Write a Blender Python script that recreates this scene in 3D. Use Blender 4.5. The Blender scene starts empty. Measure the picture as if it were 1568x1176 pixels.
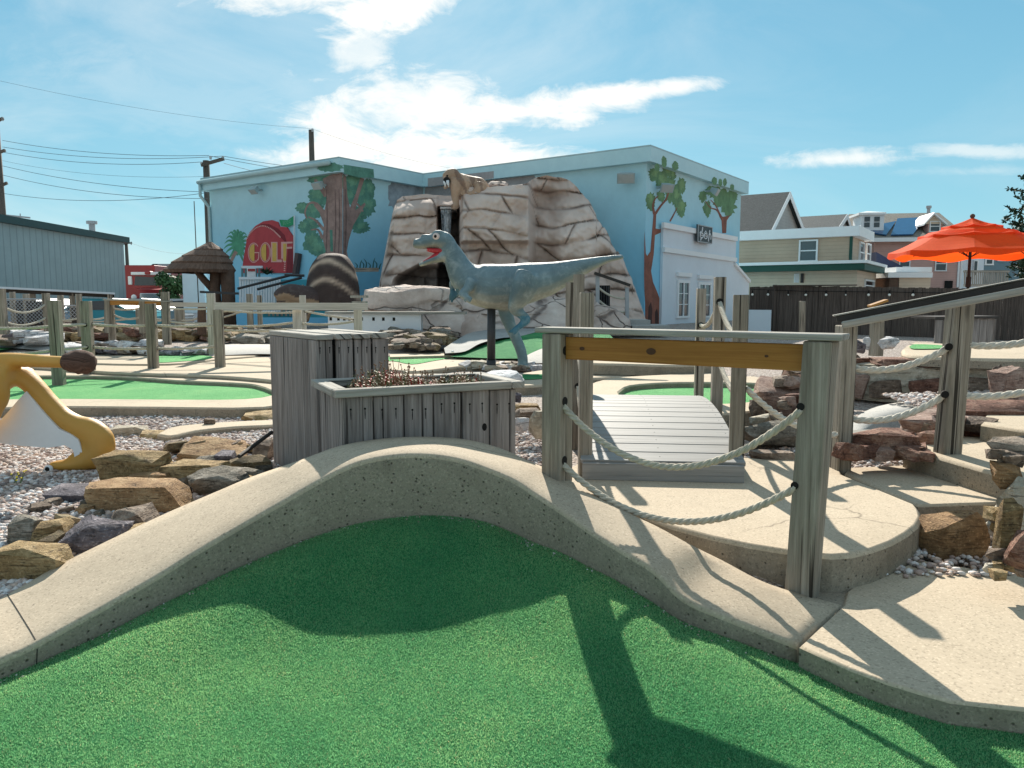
import bpy, bmesh, math, random
import numpy as np
from mathutils import Vector, Matrix, noise, Quaternion
V = Vector
RND = random.Random(11)
rad = math.radians
# ------------------------------------------------------------------ camera geometry (used to survey the place)
F, CX, CY, CZ, PITCH = 1180.0, 784.0, 588.0, 1.25, rad(6.2)
def ray(px, py):
    x = (px-CX)/F; y = -(py-CY)/F
    return V((x, math.cos(PITCH)+y*math.sin(PITCH), -math.sin(PITCH)+y*math.cos(PITCH)))
def P(px, py, Y):
    d = ray(px, py); t = Y/d.y
    return V((d.x*t, Y, CZ+d.z*t))
def Pz(px, py, z):
    d = ray(px, py); t = (z-CZ)/d.z
    return V((d.x*t, d.y*t, z))
def Pp(px, py, p0, n):
    d = ray(px, py); o = V((0, 0, CZ)); t = (p0-o).dot(n)/d.dot(n)
    return o+d*t
def lerp(a, b, t): return a+(b-a)*t
def interp(x, pts):
    if x <= pts[0][0]: return pts[0][1]
    for (x0, y0), (x1, y1) in zip(pts, pts[1:]):
        if x <= x1: return y0+(y1-y0)*(x-x0)/(x1-x0)
    return pts[-1][1]
def sstep(a, b, x):
    t = max(0.0, min(1.0, (x-a)/(b-a))); return t*t*(3-2*t)

# ------------------------------------------------------------------ scene helpers
scene = bpy.context.scene
COL = scene.collection
WLOC = {}
def tag(o, label=None, cat=None, group=None, kind=None):
    if label: o['label'] = label
    if cat: o['category'] = cat
    if group: o['group'] = group
    if kind: o['kind'] = kind
    return o
def thing(name, label, cat, loc=(0, 0, 0), group=None):
    o = bpy.data.objects.new(name, None); COL.objects.link(o)
    o.empty_display_size = 0.2; o.location = loc; WLOC[o] = V(loc)
    return tag(o, label, cat, group)
def nb():
    bm = bmesh.new(); bm.loops.layers.uv.new('UVMap'); return bm
def link_mesh(name, me, mats, parent=None, smooth=False):
    if not isinstance(mats, (list, tuple)): mats = [mats]
    for m in mats: me.materials.append(m)
    if len(me.vertices):
        co = np.empty(len(me.vertices)*3, dtype=np.float32); me.vertices.foreach_get('co', co); co = co.reshape(-1, 3)
        lo, hi = co.min(0), co.max(0)
        c = V((float(lo[0]+hi[0])/2, float(lo[1]+hi[1])/2, float(lo[2])))
    else: c = V((0, 0, 0))
    me.transform(Matrix.Translation(-c))
    if smooth: me.polygons.foreach_set('use_smooth', [True]*len(me.polygons))
    o = bpy.data.objects.new(name, me); COL.objects.link(o)
    WLOC[o] = c
    if parent: o.parent = parent; o.location = c-WLOC[parent]
    else: o.location = c
    return o
def obj(name, bm, mats, parent=None, smooth=False, recalc=True):
    if recalc: bmesh.ops.recalc_face_normals(bm, faces=bm.faces[:])
    me = bpy.data.meshes.new(name); bm.to_mesh(me); bm.free()
    return link_mesh(name, me, mats, parent, smooth)
def struct(name, bm, mats, smooth=False):
    return tag(obj(name, bm, mats, None, smooth), kind='structure')
def dup(root, delta, label=None):
    r = root.copy(); COL.objects.link(r); r.location = root.location+V(delta); WLOC[r] = V(r.location)
    if label: r['label'] = label
    for ch in list(root.children):
        c = ch.copy(); COL.objects.link(c); c.parent = r
        for g in list(ch.children):
            d = g.copy(); COL.objects.link(d); d.parent = c
    return r

# ------------------------------------------------------------------ mesh pieces
def face(bm, pts, uvs=None, mi=0):
    vs = [bm.verts.new(p) for p in pts]
    f = bm.faces.new(vs); f.material_index = mi
    if uvs:
        L = bm.loops.layers.uv.active
        for l, uv in zip(f.loops, uvs): l[L].uv = uv
    return f
def tris(bm, fs):
    for f in fs: f.normal_update()
    if fs: bmesh.ops.triangulate(bm, faces=fs)
def hexa(bm, c, mi=0, axis=0, bev=0.0):
    """box from 8 corners: bottom 4 (ccw) then top 4; uv u runs along the chosen edge direction"""
    L = bm.loops.layers.uv.active
    vs = [bm.verts.new(p) for p in c]
    q = [(0, 1, 5, 4), (1, 2, 6, 5), (2, 3, 7, 6), (3, 0, 4, 7), (4, 5, 6, 7), (3, 2, 1, 0)]
    dirs = [(vs[1].co-vs[0].co).normalized(), (vs[3].co-vs[0].co).normalized(), (vs[4].co-vs[0].co).normalized()]
    g = dirs[axis]; off = RND.random()*20; fs = []
    for k, a in enumerate(q):
        f = bm.faces.new([vs[i] for i in a]); f.material_index = mi; fs.append(f)
        o = [d for j, d in enumerate(dirs) if j != axis]
        for l in f.loops:
            p = l.vert.co
            l[L].uv = (p.dot(g)+off, p.dot(o[0])+p.dot(o[1])+off*.37)
    if bev > 0:
        es = list({e for f in fs for e in f.edges})
        bmesh.ops.bevel(bm, geom=es, offset=bev, segments=1, affect='EDGES', profile=.5, material=-1)
    return vs
def beam(bm, A, B, w, h, up=(0, 0, 1), mi=0, bev=0.0):
    """bar from A to B (its axis), w sideways, h along up; grain along it"""
    A, B = V(A), V(B); d = (B-A).normalized(); up = V(up)
    s = d.cross(up)
    if s.length < 1e-4: s = d.cross(V((0, 1, 0)))
    s.normalize(); u = s.cross(d).normalized()
    a, b = s*(w/2), u*(h/2)
    c = [A-a-b, B-a-b, B+a-b, A+a-b, A-a+b, B-a+b, B+a+b, A+a+b]
    return hexa(bm, c, mi, 0, bev)
def abox(bm, lo, hi, mi=0, axis=2, bev=0.0):
    x0, y0, z0 = lo; x1, y1, z1 = hi
    return hexa(bm, [V(p) for p in ((x0, y0, z0), (x1, y0, z0), (x1, y1, z0), (x0, y1, z0), (x0, y0, z1), (x1, y0, z1), (x1, y1, z1), (x0, y1, z1))], mi, axis, bev)
def obox(bm, o, ex, ey, ez, mi=0, axis=2, bev=0.0):
    """box with corner o and edge vectors ex, ey, ez"""
    o, ex, ey, ez = V(o), V(ex), V(ey), V(ez)
    return hexa(bm, [o, o+ex, o+ex+ey, o+ey, o+ez, o+ex+ez, o+ex+ey+ez, o+ey+ez], mi, axis, bev)
def tube(bm, pts, rs, n=8, mi=0, cap=True, flat=1.0, up=None):
    """loft of circles (flat: squash of the second axis) along pts"""
    pts = [V(p) for p in pts]
    if not isinstance(rs, (list, tuple)): rs = [rs]*len(pts)
    L = bm.loops.layers.uv.active
    rings = []; prev = None; dist = RND.random()*10
    for i, p in enumerate(pts):
        t = (pts[min(i+1, len(pts)-1)]-pts[max(i-1, 0)]).normalized()
        if prev is None:
            ref = V(up) if up else (V((0, 0, 1)) if abs(t.z) < .9 else V((0, 1, 0)))
            s = t.cross(ref).normalized()
        else:
            s = (prev-t*prev.dot(t)).normalized()
        prev = s; u = s.cross(t)
        r = rs[i]; r1, r2 = (r if isinstance(r, (tuple, list)) else (r, r*flat))
        rings.append([bm.verts.new(p+s*(r1*math.cos(2*math.pi*k/n))+u*(r2*math.sin(2*math.pi*k/n))) for k in range(n)])
        if i: pass
    for i in range(len(rings)-1):
        l0 = dist; dist += (pts[i+1]-pts[i]).length
        for k in range(n):
            f = bm.faces.new((rings[i][k], rings[i][(k+1) % n], rings[i+1][(k+1) % n], rings[i+1][k])); f.material_index = mi
            r = rs[i][0] if isinstance(rs[i], (tuple, list)) else rs[i]
            for l, uv in zip(f.loops, ((l0, k*r), (l0, (k+1)*r), (dist, (k+1)*r), (dist, k*r))): l[L].uv = uv
    if cap:
        for rg in (rings[0], rings[-1]):
            try: bm.faces.new(rg).material_index = mi
            except ValueError: pass
    return rings
def prism(bm, poly, vec, mi=0, side_mi=None, tri=True):
    """polygon (any planar list of points) swept by vec, closed"""
    vec = V(vec); n = len(poly)
    a = [bm.verts.new(p) for p in poly]; b = [bm.verts.new(V(p)+vec) for p in poly]
    L = bm.loops.layers.uv.active
    fs = []
    for ring in (a, b):
        f = bm.faces.new(ring); f.material_index = mi; fs.append(f)
    for k in range(n):
        f = bm.faces.new((a[k], a[(k+1) % n], b[(k+1) % n], b[k])); f.material_index = mi if side_mi is None else side_mi
    if tri: tris(bm, [f for f in fs if len(f.verts) > 4])
def sphere(bm, c, r, sub=2, mi=0, M=None):
    r = V(r) if not isinstance(r, (int, float)) else V((r, r, r))
    mat = Matrix.Translation(V(c)) @ (M.to_4x4() if M else Matrix.Identity(4)) @ Matrix.Diagonal((r.x, r.y, r.z, 1))
    res = bmesh.ops.create_icosphere(bm, subdivisions=sub, radius=1.0, matrix=mat)
    for v in res['verts']:
        for f in v.link_faces: f.material_index = mi
    return res['verts']
def smooth_line(pts, n):
    """Catmull-Rom through pts"""
    pts = [V(p) for p in pts]; out = []
    q = [pts[0]*2-pts[1]]+pts+[pts[-1]*2-pts[-2]]
    for i in range(1, len(q)-2):
        for k in range(n):
            t = k/n; a, b, c, d = q[i-1], q[i], q[i+1], q[i+2]
            out.append(.5*((2*b)+(c-a)*t+(2*a-5*b+4*c-d)*t*t+(3*b-a-3*c+d)*t**3))
    out.append(pts[-1]); return out
def sag(A, B, s, n=24):
    A, B = V(A), V(B)
    return [A.lerp(B, i/n)-V((0, 0, s*4*(i/n)*(1-i/n))) for i in range(n+1)]
def rope(bm, line, r, pitch=None, n=6):
    """three strands laid round each other"""
    pitch = pitch or r*7
    pts = [V(p) for p in line]; L = [0]
    for a, b in zip(pts, pts[1:]): L.append(L[-1]+(b-a).length)
    tot = L[-1]; steps = max(8, int(tot/(pitch/9))); samp = []
    j = 0
    for i in range(steps+1):
        d = tot*i/steps
        while j < len(L)-2 and L[j+1] < d: j += 1
        t = (d-L[j])/max(1e-6, L[j+1]-L[j]); samp.append((pts[j].lerp(pts[j+1], t), (pts[j+1]-pts[j]).normalized(), d))
    for s in range(3):
        cur = []
        for p, t, d in samp:
            ref = V((0, 0, 1)) if abs(t.z) < .95 else V((0, 1, 0))
            a = t.cross(ref).normalized(); b = a.cross(t)
            w = 2*math.pi*d/pitch+s*2*math.pi/3
            cur.append(p+a*(math.cos(w)*r*.5)+b*(math.sin(w)*r*.5))
        tube(bm, cur, r*.56, n)
def fuse(bm, voxel, it=4, fac=.5):
    """grow overlapping pieces into one continuous skin"""
    bmesh.ops.recalc_face_normals(bm, faces=bm.faces[:])
    me = bpy.data.meshes.new('t'); bm.to_mesh(me); bm.free()
    o = bpy.data.objects.new('t', me); COL.objects.link(o)
    m = o.modifiers.new('r', 'REMESH'); m.mode = 'VOXEL'; m.voxel_size = voxel
    s = o.modifiers.new('s', 'SMOOTH'); s.iterations = it; s.factor = fac
    dg = bpy.context.evaluated_depsgraph_get(); dg.update()
    out = bpy.data.meshes.new_from_object(o.evaluated_get(dg))
    bpy.data.objects.remove(o); bpy.data.meshes.remove(me)
    return out
def vcol(me, name, fn):
    at = me.color_attributes.new(name, 'FLOAT_COLOR', 'POINT')
    for i, v in enumerate(me.vertices):
        c = fn(v.co, v.normal); at.data[i].color = (c[0], c[1], c[2], 1)
def rock_bm(bm, c, size, seed, rz=0.0, tilt=(0, 0), cuts=2, rough=.06, mi=0, sharp=.55):
    """angular broken stone: hull of jittered points, split and roughened. c = base centre"""
    r = random.Random(seed); sub = bmesh.new()
    if sharp < .45:
        for i in range(22):
            p = V((r.uniform(-1, 1), r.uniform(-1, 1), r.uniform(-1, 1)))
            m = max(abs(p.x), abs(p.y), abs(p.z)); k = lerp(1/max(m, .2), 1/p.length, 1-sharp)
            sub.verts.new(p*k*r.uniform(.82, 1.0))
    else:
        lo = .22+.42*sharp
        for sx in (-1, 1):
            for sy in (-1, 1):
                for sz_ in (-1, 1): sub.verts.new(V((sx*r.uniform(lo, 1), sy*r.uniform(lo, 1), sz_*r.uniform(.50, 1))))
        for i in range(7):
            q = V((r.uniform(-.75, .75), r.uniform(-.75, .75), r.uniform(-.75, .75))); ax_ = r.randrange(3); q[ax_] = math.copysign(r.uniform(.95, 1.08), q[ax_]); sub.verts.new(q)
    h = bmesh.ops.convex_hull(sub, input=sub.verts[:])
    bmesh.ops.delete(sub, geom=[v for v in sub.verts if not v.link_faces], context='VERTS')
    bmesh.ops.subdivide_edges(sub, edges=sub.edges[:], cuts=cuts, use_grid_fill=True)
    bmesh.ops.triangulate(sub, faces=[f for f in sub.faces if len(f.verts) > 3])
    sub.verts.ensure_lookup_table()
    o = V((seed*1.7 % 31, seed*.9 % 17, seed*.3 % 11))
    M = Matrix.Rotation(rz, 3, 'Z') @ Matrix.Rotation(tilt[0], 3, 'X') @ Matrix.Rotation(tilt[1], 3, 'Y')
    sx, sy, sz = size; vm = {}
    for v in sub.verts:
        p = v.co.copy()
        n1 = noise.noise(p*1.6+o); n2 = noise.noise(p*4.2+o); st = noise.noise(V((p.x*.7, p.y*.7, p.z*6))+o)
        n3 = noise.noise(p*11+o); p *= 1+rough*(n1*.9+n2*.7+n3*.35); p += V((p.x, p.y, 0))*st*rough*.9
        q = M @ V((p.x*sx/2, p.y*sy/2, p.z*sz/2))
        vm[v] = bm.verts.new(V(c)+V((0, 0, sz*.46))+q)
    for f in sub.faces:
        try: bm.faces.new([vm[v] for v in f.verts]).material_index = mi
        except ValueError: pass
    sub.free()
# ------------------------------------------------------------------ materials
class N:
    def __init__(s, tree): s.t = tree
    def __call__(s, kind, ins=None, **props):
        n = s.t.nodes.new(kind)
        for k, v in props.items(): setattr(n, k, v)
        for k, v in (ins or {}).items(): s.set(n, k, v)
        return n
    def set(s, n, k, v):
        sock = n.inputs[k]
        if isinstance(v, bpy.types.NodeSocket): s.t.links.new(v, sock)
        elif isinstance(v, bpy.types.Node): s.t.links.new(v.outputs[0], sock)
        else: sock.default_value = v
    def math(s, op, a, b=0.0, c=0.0, clamp=False):
        n = s.t.nodes.new('ShaderNodeMath'); n.operation = op; n.use_clamp = clamp
        s.set(n, 0, a); s.set(n, 1, b); s.set(n, 2, c); return n.outputs[0]
    def ramp(s, fac, stops, interp='LINEAR'):
        n = s.t.nodes.new('ShaderNodeValToRGB'); n.color_ramp.interpolation = interp; e = n.color_ramp.elements
        while len(e) < len(stops): e.new(.5)
        for el, (p, c) in zip(e, stops):
            el.position = p; el.color = (c[0], c[1], c[2], 1) if not isinstance(c, (int, float)) else (c, c, c, 1)
        s.set(n, 0, fac); return n.outputs[0]
    def mix(s, fac, a, b, blend='MIX'):
        n = s.t.nodes.new('ShaderNodeMix'); n.data_type = 'RGBA'; n.blend_type = blend
        s.set(n, 0, fac)
        for i, v in ((6, a), (7, b)):
            if isinstance(v, (tuple, list)): n.inputs[i].default_value = (v[0], v[1], v[2], 1)
            else: s.set(n, i, v)
        return n.outputs[2]
    def noise(s, vec, scale, detail=6, rough=.6, dist=0.0):
        return s('ShaderNodeTexNoise', {'Vector': vec, 'Scale': scale, 'Detail': detail, 'Roughness': rough, 'Distortion': dist}).outputs[0]
    def mapv(s, vec, scale=(1, 1, 1), loc=(0, 0, 0), rot=(0, 0, 0)):
        return s('ShaderNodeMapping', {'Vector': vec, 'Scale': scale, 'Location': loc, 'Rotation': rot}).outputs[0]
    def vor(s, vec, scale, feature='F1', out=0, rnd=1.0):
        return s('ShaderNodeTexVoronoi', {'Vector': vec, 'Scale': scale, 'Randomness': rnd}, feature=feature).outputs[out]
def material(name, rough=.8, spec=.3, metal=0.0):
    m = bpy.data.materials.new(name); m.use_nodes = True; t = m.node_tree; n = N(t)
    p = t.nodes['Principled BSDF']; p.inputs['Roughness'].default_value = rough
    p.inputs['Specular IOR Level'].default_value = spec; p.inputs['Metallic'].default_value = metal
    tc = t.nodes.new('ShaderNodeTexCoord')
    return m, n, p, tc
def bumpit(n, p, h, strength, dist):
    b = n('ShaderNodeBump', {'Height': h, 'Strength': strength, 'Distance': dist}); n.set(p, 'Normal', b.outputs[0])
def paint(name, col, rough=.6, var=.12, scale=3.0, bump=.1, spec=.3, metal=0.0, grime=.0):
    """painted or plain surface with faint wear"""
    m, n, p, tc = material(name, rough, spec, metal); v = tc.outputs['Object']
    a = n.noise(v, scale, 7, .65); b = n.noise(v, scale*14, 4, .6)
    k = n.math('ADD', n.math('MULTIPLY', a, .7), n.math('MULTIPLY', b, .3))
    lo = tuple(c*(1-var) for c in col); hi = tuple(min(1, c*(1+var)) for c in col)
    c = n.ramp(k, [(.3, lo), (.7, hi)])
    if grime: c = n.mix(n.math('MULTIPLY', n.ramp(n.noise(v, scale*.6, 8, .75), [(.48, 0), (.7, 1)]), grime), c, (.12, .10, .08))
    n.set(p, 'Base Color', c); bumpit(n, p, b, bump, .01)
    return m
def wood(name, cols, crack=.7, bump=.5, rough=.85, fine=1.0):
    """weathered timber: grain along u"""
    m, n, p, tc = material(name, rough, .2); v = tc.outputs['UV']
    ob = n('ShaderNodeObjectInfo').outputs['Random']
    g1 = n.noise(n.mapv(v, (1.3, 42*fine, 1)), 1.0, 7, .7, .6)
    g2 = n.noise(n.mapv(v, (.9, 9*fine, 1)), 1.0, 5, .6, 1.2)
    g3 = n.noise(n.mapv(v, (3.0, 150*fine, 1)), 1.0, 3, .6)
    k = n.math('ADD', n.math('ADD', n.math('MULTIPLY', g1, .5), n.math('MULTIPLY', g2, .35)), n.math('MULTIPLY', g3, .15))
    k = n.math('ADD', k, n.math('MULTIPLY', n.math('SUBTRACT', ob, .5), .06))
    c = n.ramp(k, [(.32, cols[0]), (.48, cols[1]), (.66, cols[2])])
    ck = n.ramp(n.noise(n.mapv(v, (.55, 34*fine, 1), (7, 3, 0)), 1.0, 3, .55, .5), [(.60, 0), (.67, 1)])
    c = n.mix(n.math('MULTIPLY', ck, crack), c, tuple(x*.22 for x in cols[0]))
    kn = n('ShaderNodeTexVoronoi', {'Vector': n.mapv(v, (1.6, 7.0, 1), (2, 5, 0)), 'Scale': 1.0}); kr = n('ShaderNodeSeparateColor', {0: kn.outputs['Color']}).outputs[0]
    km = n.math('MULTIPLY', n.ramp(kn.outputs['Distance'], [(.05, 1), (.16, 0)]), n.ramp(kr, [(.80, 0), (.84, 1)])); c = n.mix(n.math('MULTIPLY', km, .75*min(1, crack*1.3)), c, tuple(x*.3 for x in cols[0]))
    gr = n.noise(n.mapv(v, (.35, 2.2, 1), (3, 9, 0)), 1.0, 6, .65); c = n.mix(n.math('MULTIPLY', n.ramp(gr, [(.5, 0), (.7, 1)]), .45*crack), c, tuple(x*.8 for x in cols[0]))
    n.set(p, 'Base Color', c)
    h = n.math('SUBTRACT', n.math('ADD', n.math('MULTIPLY', g1, .6), n.math('MULTIPLY', g3, .3)), n.math('MULTIPLY', ck, .8))
    bumpit(n, p, h, bump, .006)
    return m
def concrete(name, lo, hi, pits=.35, bump=.35, stain=.3, pitscale=55):
    m, n, p, tc = material(name, .88, .25); v = tc.outputs['Object']
    a = n.noise(v, 1.7, 7, .65); b = n.noise(v, 90, 4, .7); d = n.noise(v, 320, 2, .6)
    k = n.math('ADD', n.math('ADD', n.math('MULTIPLY', a, .35), n.math('MULTIPLY', b, .4)), n.math('MULTIPLY', d, .25))
    c = n.ramp(k, [(.3, lo), (.68, hi)])
    # aggregate: pale and dark grains
    vz = n('ShaderNodeTexVoronoi', {'Vector': v, 'Scale': 130.0}); g = n('ShaderNodeSeparateColor', {0: vz.outputs['Color']}).outputs[0]
    c = n.mix(n.ramp(g, [(.88, 0), (.92, .35)]), c, tuple(x*.45 for x in lo))
    c = n.mix(n.ramp(g, [(.06, .3), (.10, 0)]), c, tuple(min(1, x*1.35) for x in hi))
    vp = n('ShaderNodeTexVoronoi', {'Vector': v, 'Scale': float(pitscale)}); pr = n('ShaderNodeSeparateColor', {0: vp.outputs['Color']}).outputs[1]
    pit = n.math('MULTIPLY', n.ramp(vp.outputs['Distance'], [(.12, 1), (.33, 0)]), n.ramp(pr, [(1-pits*.55, 0), (1-pits*.5+.02, 1)]))
    c = n.mix(n.math('MULTIPLY', pit, .8), c, tuple(x*.2 for x in lo))
    st = n.math('MULTIPLY', n.ramp(n.noise(v, .9, 9, .72, .6), [(.5, 0), (.72, 1)]), stain)
    c = n.mix(st, c, tuple(x*.55 for x in lo))
    wv = n('ShaderNodeVectorMath', {0: v, 1: n('ShaderNodeVectorMath', {0: n('ShaderNodeTexNoise', {'Vector': v, 'Scale': 3.0, 'Detail': 5.0}).outputs[1], 3: .25}, operation='SCALE').outputs[0]}, operation='ADD').outputs[0]
    hc_ = n.math('MULTIPLY', n.ramp(n.vor(wv, .55, 'DISTANCE_TO_EDGE'), [(.0012, 1), (.004, 0)]), n.ramp(n.noise(v, .7, 3, .5), [(.5, 0), (.6, .7)])); c = n.mix(hc_, c, tuple(x*.3 for x in lo))
    rs_ = n.noise(n.mapv(v, (7, 7, .8)), 1.0, 6, .7); c = n.mix(n.math('MULTIPLY', n.ramp(rs_, [(.55, 0), (.75, 1)]), stain*.6), c, tuple(x*.5 for x in lo))
    sp_ = n.noise(v, 5, 8, .8); c = n.mix(n.math('MULTIPLY', n.ramp(sp_, [(.60, 0), (.72, 1)]), stain*.8), c, tuple(min(1, x*1.15) for x in hi))
    n.set(p, 'Base Color', c)
    h = n.math('SUBTRACT', n.math('ADD', n.math('MULTIPLY', b, .5), n.math('MULTIPLY', d, .3)), n.math('MULTIPLY', pit, 1.2))
    bumpit(n, p, h, bump, .006)
    return m
def turf(name, lo, mid, hi):
    m, n, p, tc = material(name, .9, .15); v = tc.outputs['Object']
    a = n.noise(v, 150, 3, .8); b = n.noise(v, 1.3, 6, .65); c2 = n.noise(v, 420, 2, .7); w = n.noise(v, 9, 5, .7)
    k = n.math('ADD', n.math('ADD', n.math('MULTIPLY', a, .42), n.math('MULTIPLY', c2, .33)), n.math('ADD', n.math('MULTIPLY', b, .15), n.math('MULTIPLY', w, .10)))
    c = n.ramp(k, [(.36, lo), (.5, mid), (.63, hi)])
    c = n.mix(n.ramp(b, [(.5, 0), (.78, .22)]), c, (hi[0]*1.3, hi[1]*.9, hi[2]*.7))
    vs = n('ShaderNodeTexVoronoi', {'Vector': v, 'Scale': 85.0}); g = n('ShaderNodeSeparateColor', {0: vs.outputs['Color']}).outputs[0]
    c = n.mix(n.math('MULTIPLY', n.ramp(g, [(.93, 0), (.95, .5)]), n.ramp(vs.outputs['Distance'], [(.1, 1), (.45, 0)])), c, (.45, .42, .28))
    n.set(p, 'Base Color', c); p.inputs['Sheen Weight'].default_value = .0
    bumpit(n, p, n.math('ADD', a, c2), .9, .012)
    return m
def gravel(name, stops, scale):
    m, n, p, tc = material(name, .9, .2); v = tc.outputs['Object']
    vz = n('ShaderNodeTexVoronoi', {'Vector': v, 'Scale': float(scale)})
    g = n('ShaderNodeSeparateColor', {0: vz.outputs['Color']}).outputs[0]
    c = n.ramp(g, stops)
    c = n.mix(n.ramp(vz.outputs['Distance'], [(.45, 0), (.75, .8)]), c, (.10, .08, .075))
    c = n.mix(n.math('MULTIPLY', n.noise(v, .35, 6, .65), .35), c, (.30, .24, .20))
    n.set(p, 'Base Color', c)
    bumpit(n, p, n.ramp(vz.outputs['Distance'], [(.0, 1), (.8, 0)]), .9, .02)
    return m
def stone(name, cols, scale=4.0, bump=.9, layers=True, crackcol=None, objrand=True):
    m, n, p, tc = material(name, .85, .25); v = tc.outputs['Object']
    ob = n('ShaderNodeObjectInfo').outputs['Random']
    vv = n('ShaderNodeVectorMath', {0: v, 1: n('ShaderNodeCombineXYZ', {0: n.math('MULTIPLY', ob, 30), 1: n.math('MULTIPLY', ob, 17), 2: ob})}, operation='ADD').outputs[0] if objrand else v
    a = n.noise(vv, scale, 8, .68, .5); b = n.noise(vv, scale*9, 6, .7); l = n.noise(n.mapv(vv, (1, 1, 9)), scale*.9, 5, .65, .4)
    k = n.math('ADD', n.math('ADD', n.math('MULTIPLY', a, .5), n.math('MULTIPLY', l, .3)), n.math('MULTIPLY', b, .2))
    if objrand: k = n.math('ADD', k, n.math('MULTIPLY', n.math('SUBTRACT', ob, .5), .12))
    st = [(.34, cols[0]), (.5, cols[1]), (.62, cols[2])]
    c = n.ramp(k, st)
    c = n.mix(n.ramp(b, [(.58, 0), (.70, .55)]), c, tuple(min(1, x*1.35) for x in cols[2]))
    c = n.mix(n.ramp(n.noise(vv, scale*2.2, 8, .75), [(.54, 0), (.66, .75)]), c, tuple(x*.5 for x in cols[0]))
    lay = n.noise(n.mapv(vv, (1, 1, 14)), scale*1.6, 4, .6, .8); c = n.mix(n.ramp(lay, [(.60, 0), (.66, .6)]), c, tuple(x*.4 for x in cols[0]))
    n.set(p, 'Base Color', c)
    bumpit(n, p, n.math('SUBTRACT', n.math('ADD', n.math('MULTIPLY', b, .8), n.math('MULTIPLY', l, .8)), n.math('MULTIPLY', n.ramp(lay, [(.60, 0), (.66, 1)]), .5)), bump, .03)
    return m
def siding(name, col, pitch=.11, vertical=False):
    """clapboard: shallow lap every pitch metres"""
    m, n, p, tc = material(name, .6, .3); v = tc.outputs['Object']
    s = n('ShaderNodeSeparateXYZ', {0: v}); z = s.outputs[2]
    if vertical: z = n.math('ADD', n.math('MULTIPLY', s.outputs[0], .8), n.math('MULTIPLY', s.outputs[1], .6))
    fr = n.math('FRACT', n.math('DIVIDE', z, pitch))
    gap = n.ramp(fr, [(0.0, 1), (.10, 0)]) if not vertical else n.ramp(fr, [(.0, 1), (.12, 0), (.88, 0), (1, 1)])
    a = n.noise(v, 1.2, 7, .65)
    c = n.ramp(a, [(.3, tuple(x*.9 for x in col)), (.7, tuple(x*1.06 for x in col))])
    c = n.mix(n.math('MULTIPLY', gap, .45), c, tuple(x*.35 for x in col))
    n.set(p, 'Base Color', c); bumpit(n, p, n.math('SUBTRACT', fr, gap), .5, .02)
    return m
def attr_mat(name, attr='Col', rough=.55, spec=.4, scale=7, bump=.25, var=.25):
    m, n, p, tc = material(name, rough, spec); v = tc.outputs['Object']
    at = n('ShaderNodeAttribute', attribute_name=attr).outputs['Color']
    a = n.noise(v, scale, 8, .68, .4); b = n.noise(v, scale*12, 4, .6)
    c = n.mix(n.ramp(a, [(.35, var), (.6, 0)]), at, (.02, .05, .07), 'MIX')
    c = n.mix(n.ramp(a, [(.52, 0), (.72, var)]), c, (.55, .58, .56))
    n.set(p, 'Base Color', c); bumpit(n, p, n.math('ADD', a, n.math('MULTIPLY', b, .4)), bump, .02)
    return m

M = {}
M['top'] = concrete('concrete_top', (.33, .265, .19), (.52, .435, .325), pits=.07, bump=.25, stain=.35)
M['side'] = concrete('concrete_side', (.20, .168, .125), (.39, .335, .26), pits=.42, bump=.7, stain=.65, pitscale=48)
M['path'] = concrete('concrete_path', (.37, .30, .215), (.57, .475, .355), pits=.04, bump=.2, stain=.28)
M['grey'] = concrete('grey_concrete', (.27, .27, .26), (.45, .44, .41), pits=.15, bump=.4, stain=.4)
M['turf'] = turf('turf_dark', (.005, .055, .02), (.035, .25, .085), (.18, .50, .20))
M['turf2'] = turf('turf_far', (.06, .28, .08), (.15, .47, .17), (.30, .62, .28))
M['gravel'] = gravel('gravel_ground', [(.0, (.40, .32, .27)), (.3, (.55, .465, .41)), (.6, (.68, .62, .57)), (1, (.36, .29, .24))], 42)
M['pebble'] = stone('pebble', [(.30, .24, .22), (.52, .44, .40), (.74, .69, .66)], 3.0, .2)
M['asphalt'] = paint('asphalt', (.075, .075, .08), .9, .25, 6, .3)
M['post'] = wood('weathered_post', [(.10, .085, .065), (.245, .215, .172), (.46, .415, .35)], .95, 1.7)
M['plank'] = wood('weathered_plank', [(.085, .07, .062), (.25, .222, .205), (.45, .41, .385)], .95, 1.7)
M['cap'] = wood('weathered_cap', [(.16, .15, .13), (.31, .295, .26), (.48, .455, .41)], .9, 1.2)
M['rail'] = wood('pale_rail', [(.22, .20, .17), (.44, .41, .36), (.62, .59, .54)], .5, .5)
M['beam'] = wood('varnished_beam', [(.22, .09, .016), (.345, .155, .034), (.44, .225, .058)], .18, .15, .45)
M['knot'] = paint('knot', (.07, .03, .012), .6, .3, 20)
M['dark'] = paint('dark_hole', (.012, .011, .010), .9, .2)
M['brownfence'] = wood('brown_fence', [(.03, .023, .02), (.085, .065, .055), (.16, .125, .105)], .6, .5)
M['deck'] = wood('painted_deck', [(.19, .185, .175), (.275, .268, .255), (.35, .342, .325)], .25, .25, .6)
M['rope'] = paint('rope_fibre', (.50, .455, .37), .95, .22, 30, .5)
M['rope2'] = paint('pale_rope_fibre', (.64, .60, .52), .95, .22, 30, .5)
M['rockwall'] = None
M['tan'] = stone('tan_stone', [(.13, .08, .035), (.36, .245, .115), (.58, .43, .24)], 7)
M['orange'] = stone('orange_stone', [(.15, .085, .04), (.38, .23, .115), (.56, .39, .22)], 7)
M['olive'] = stone('olive_stone', [(.08, .06, .035), (.23, .17, .095), (.42, .33, .20)], 7)
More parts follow.
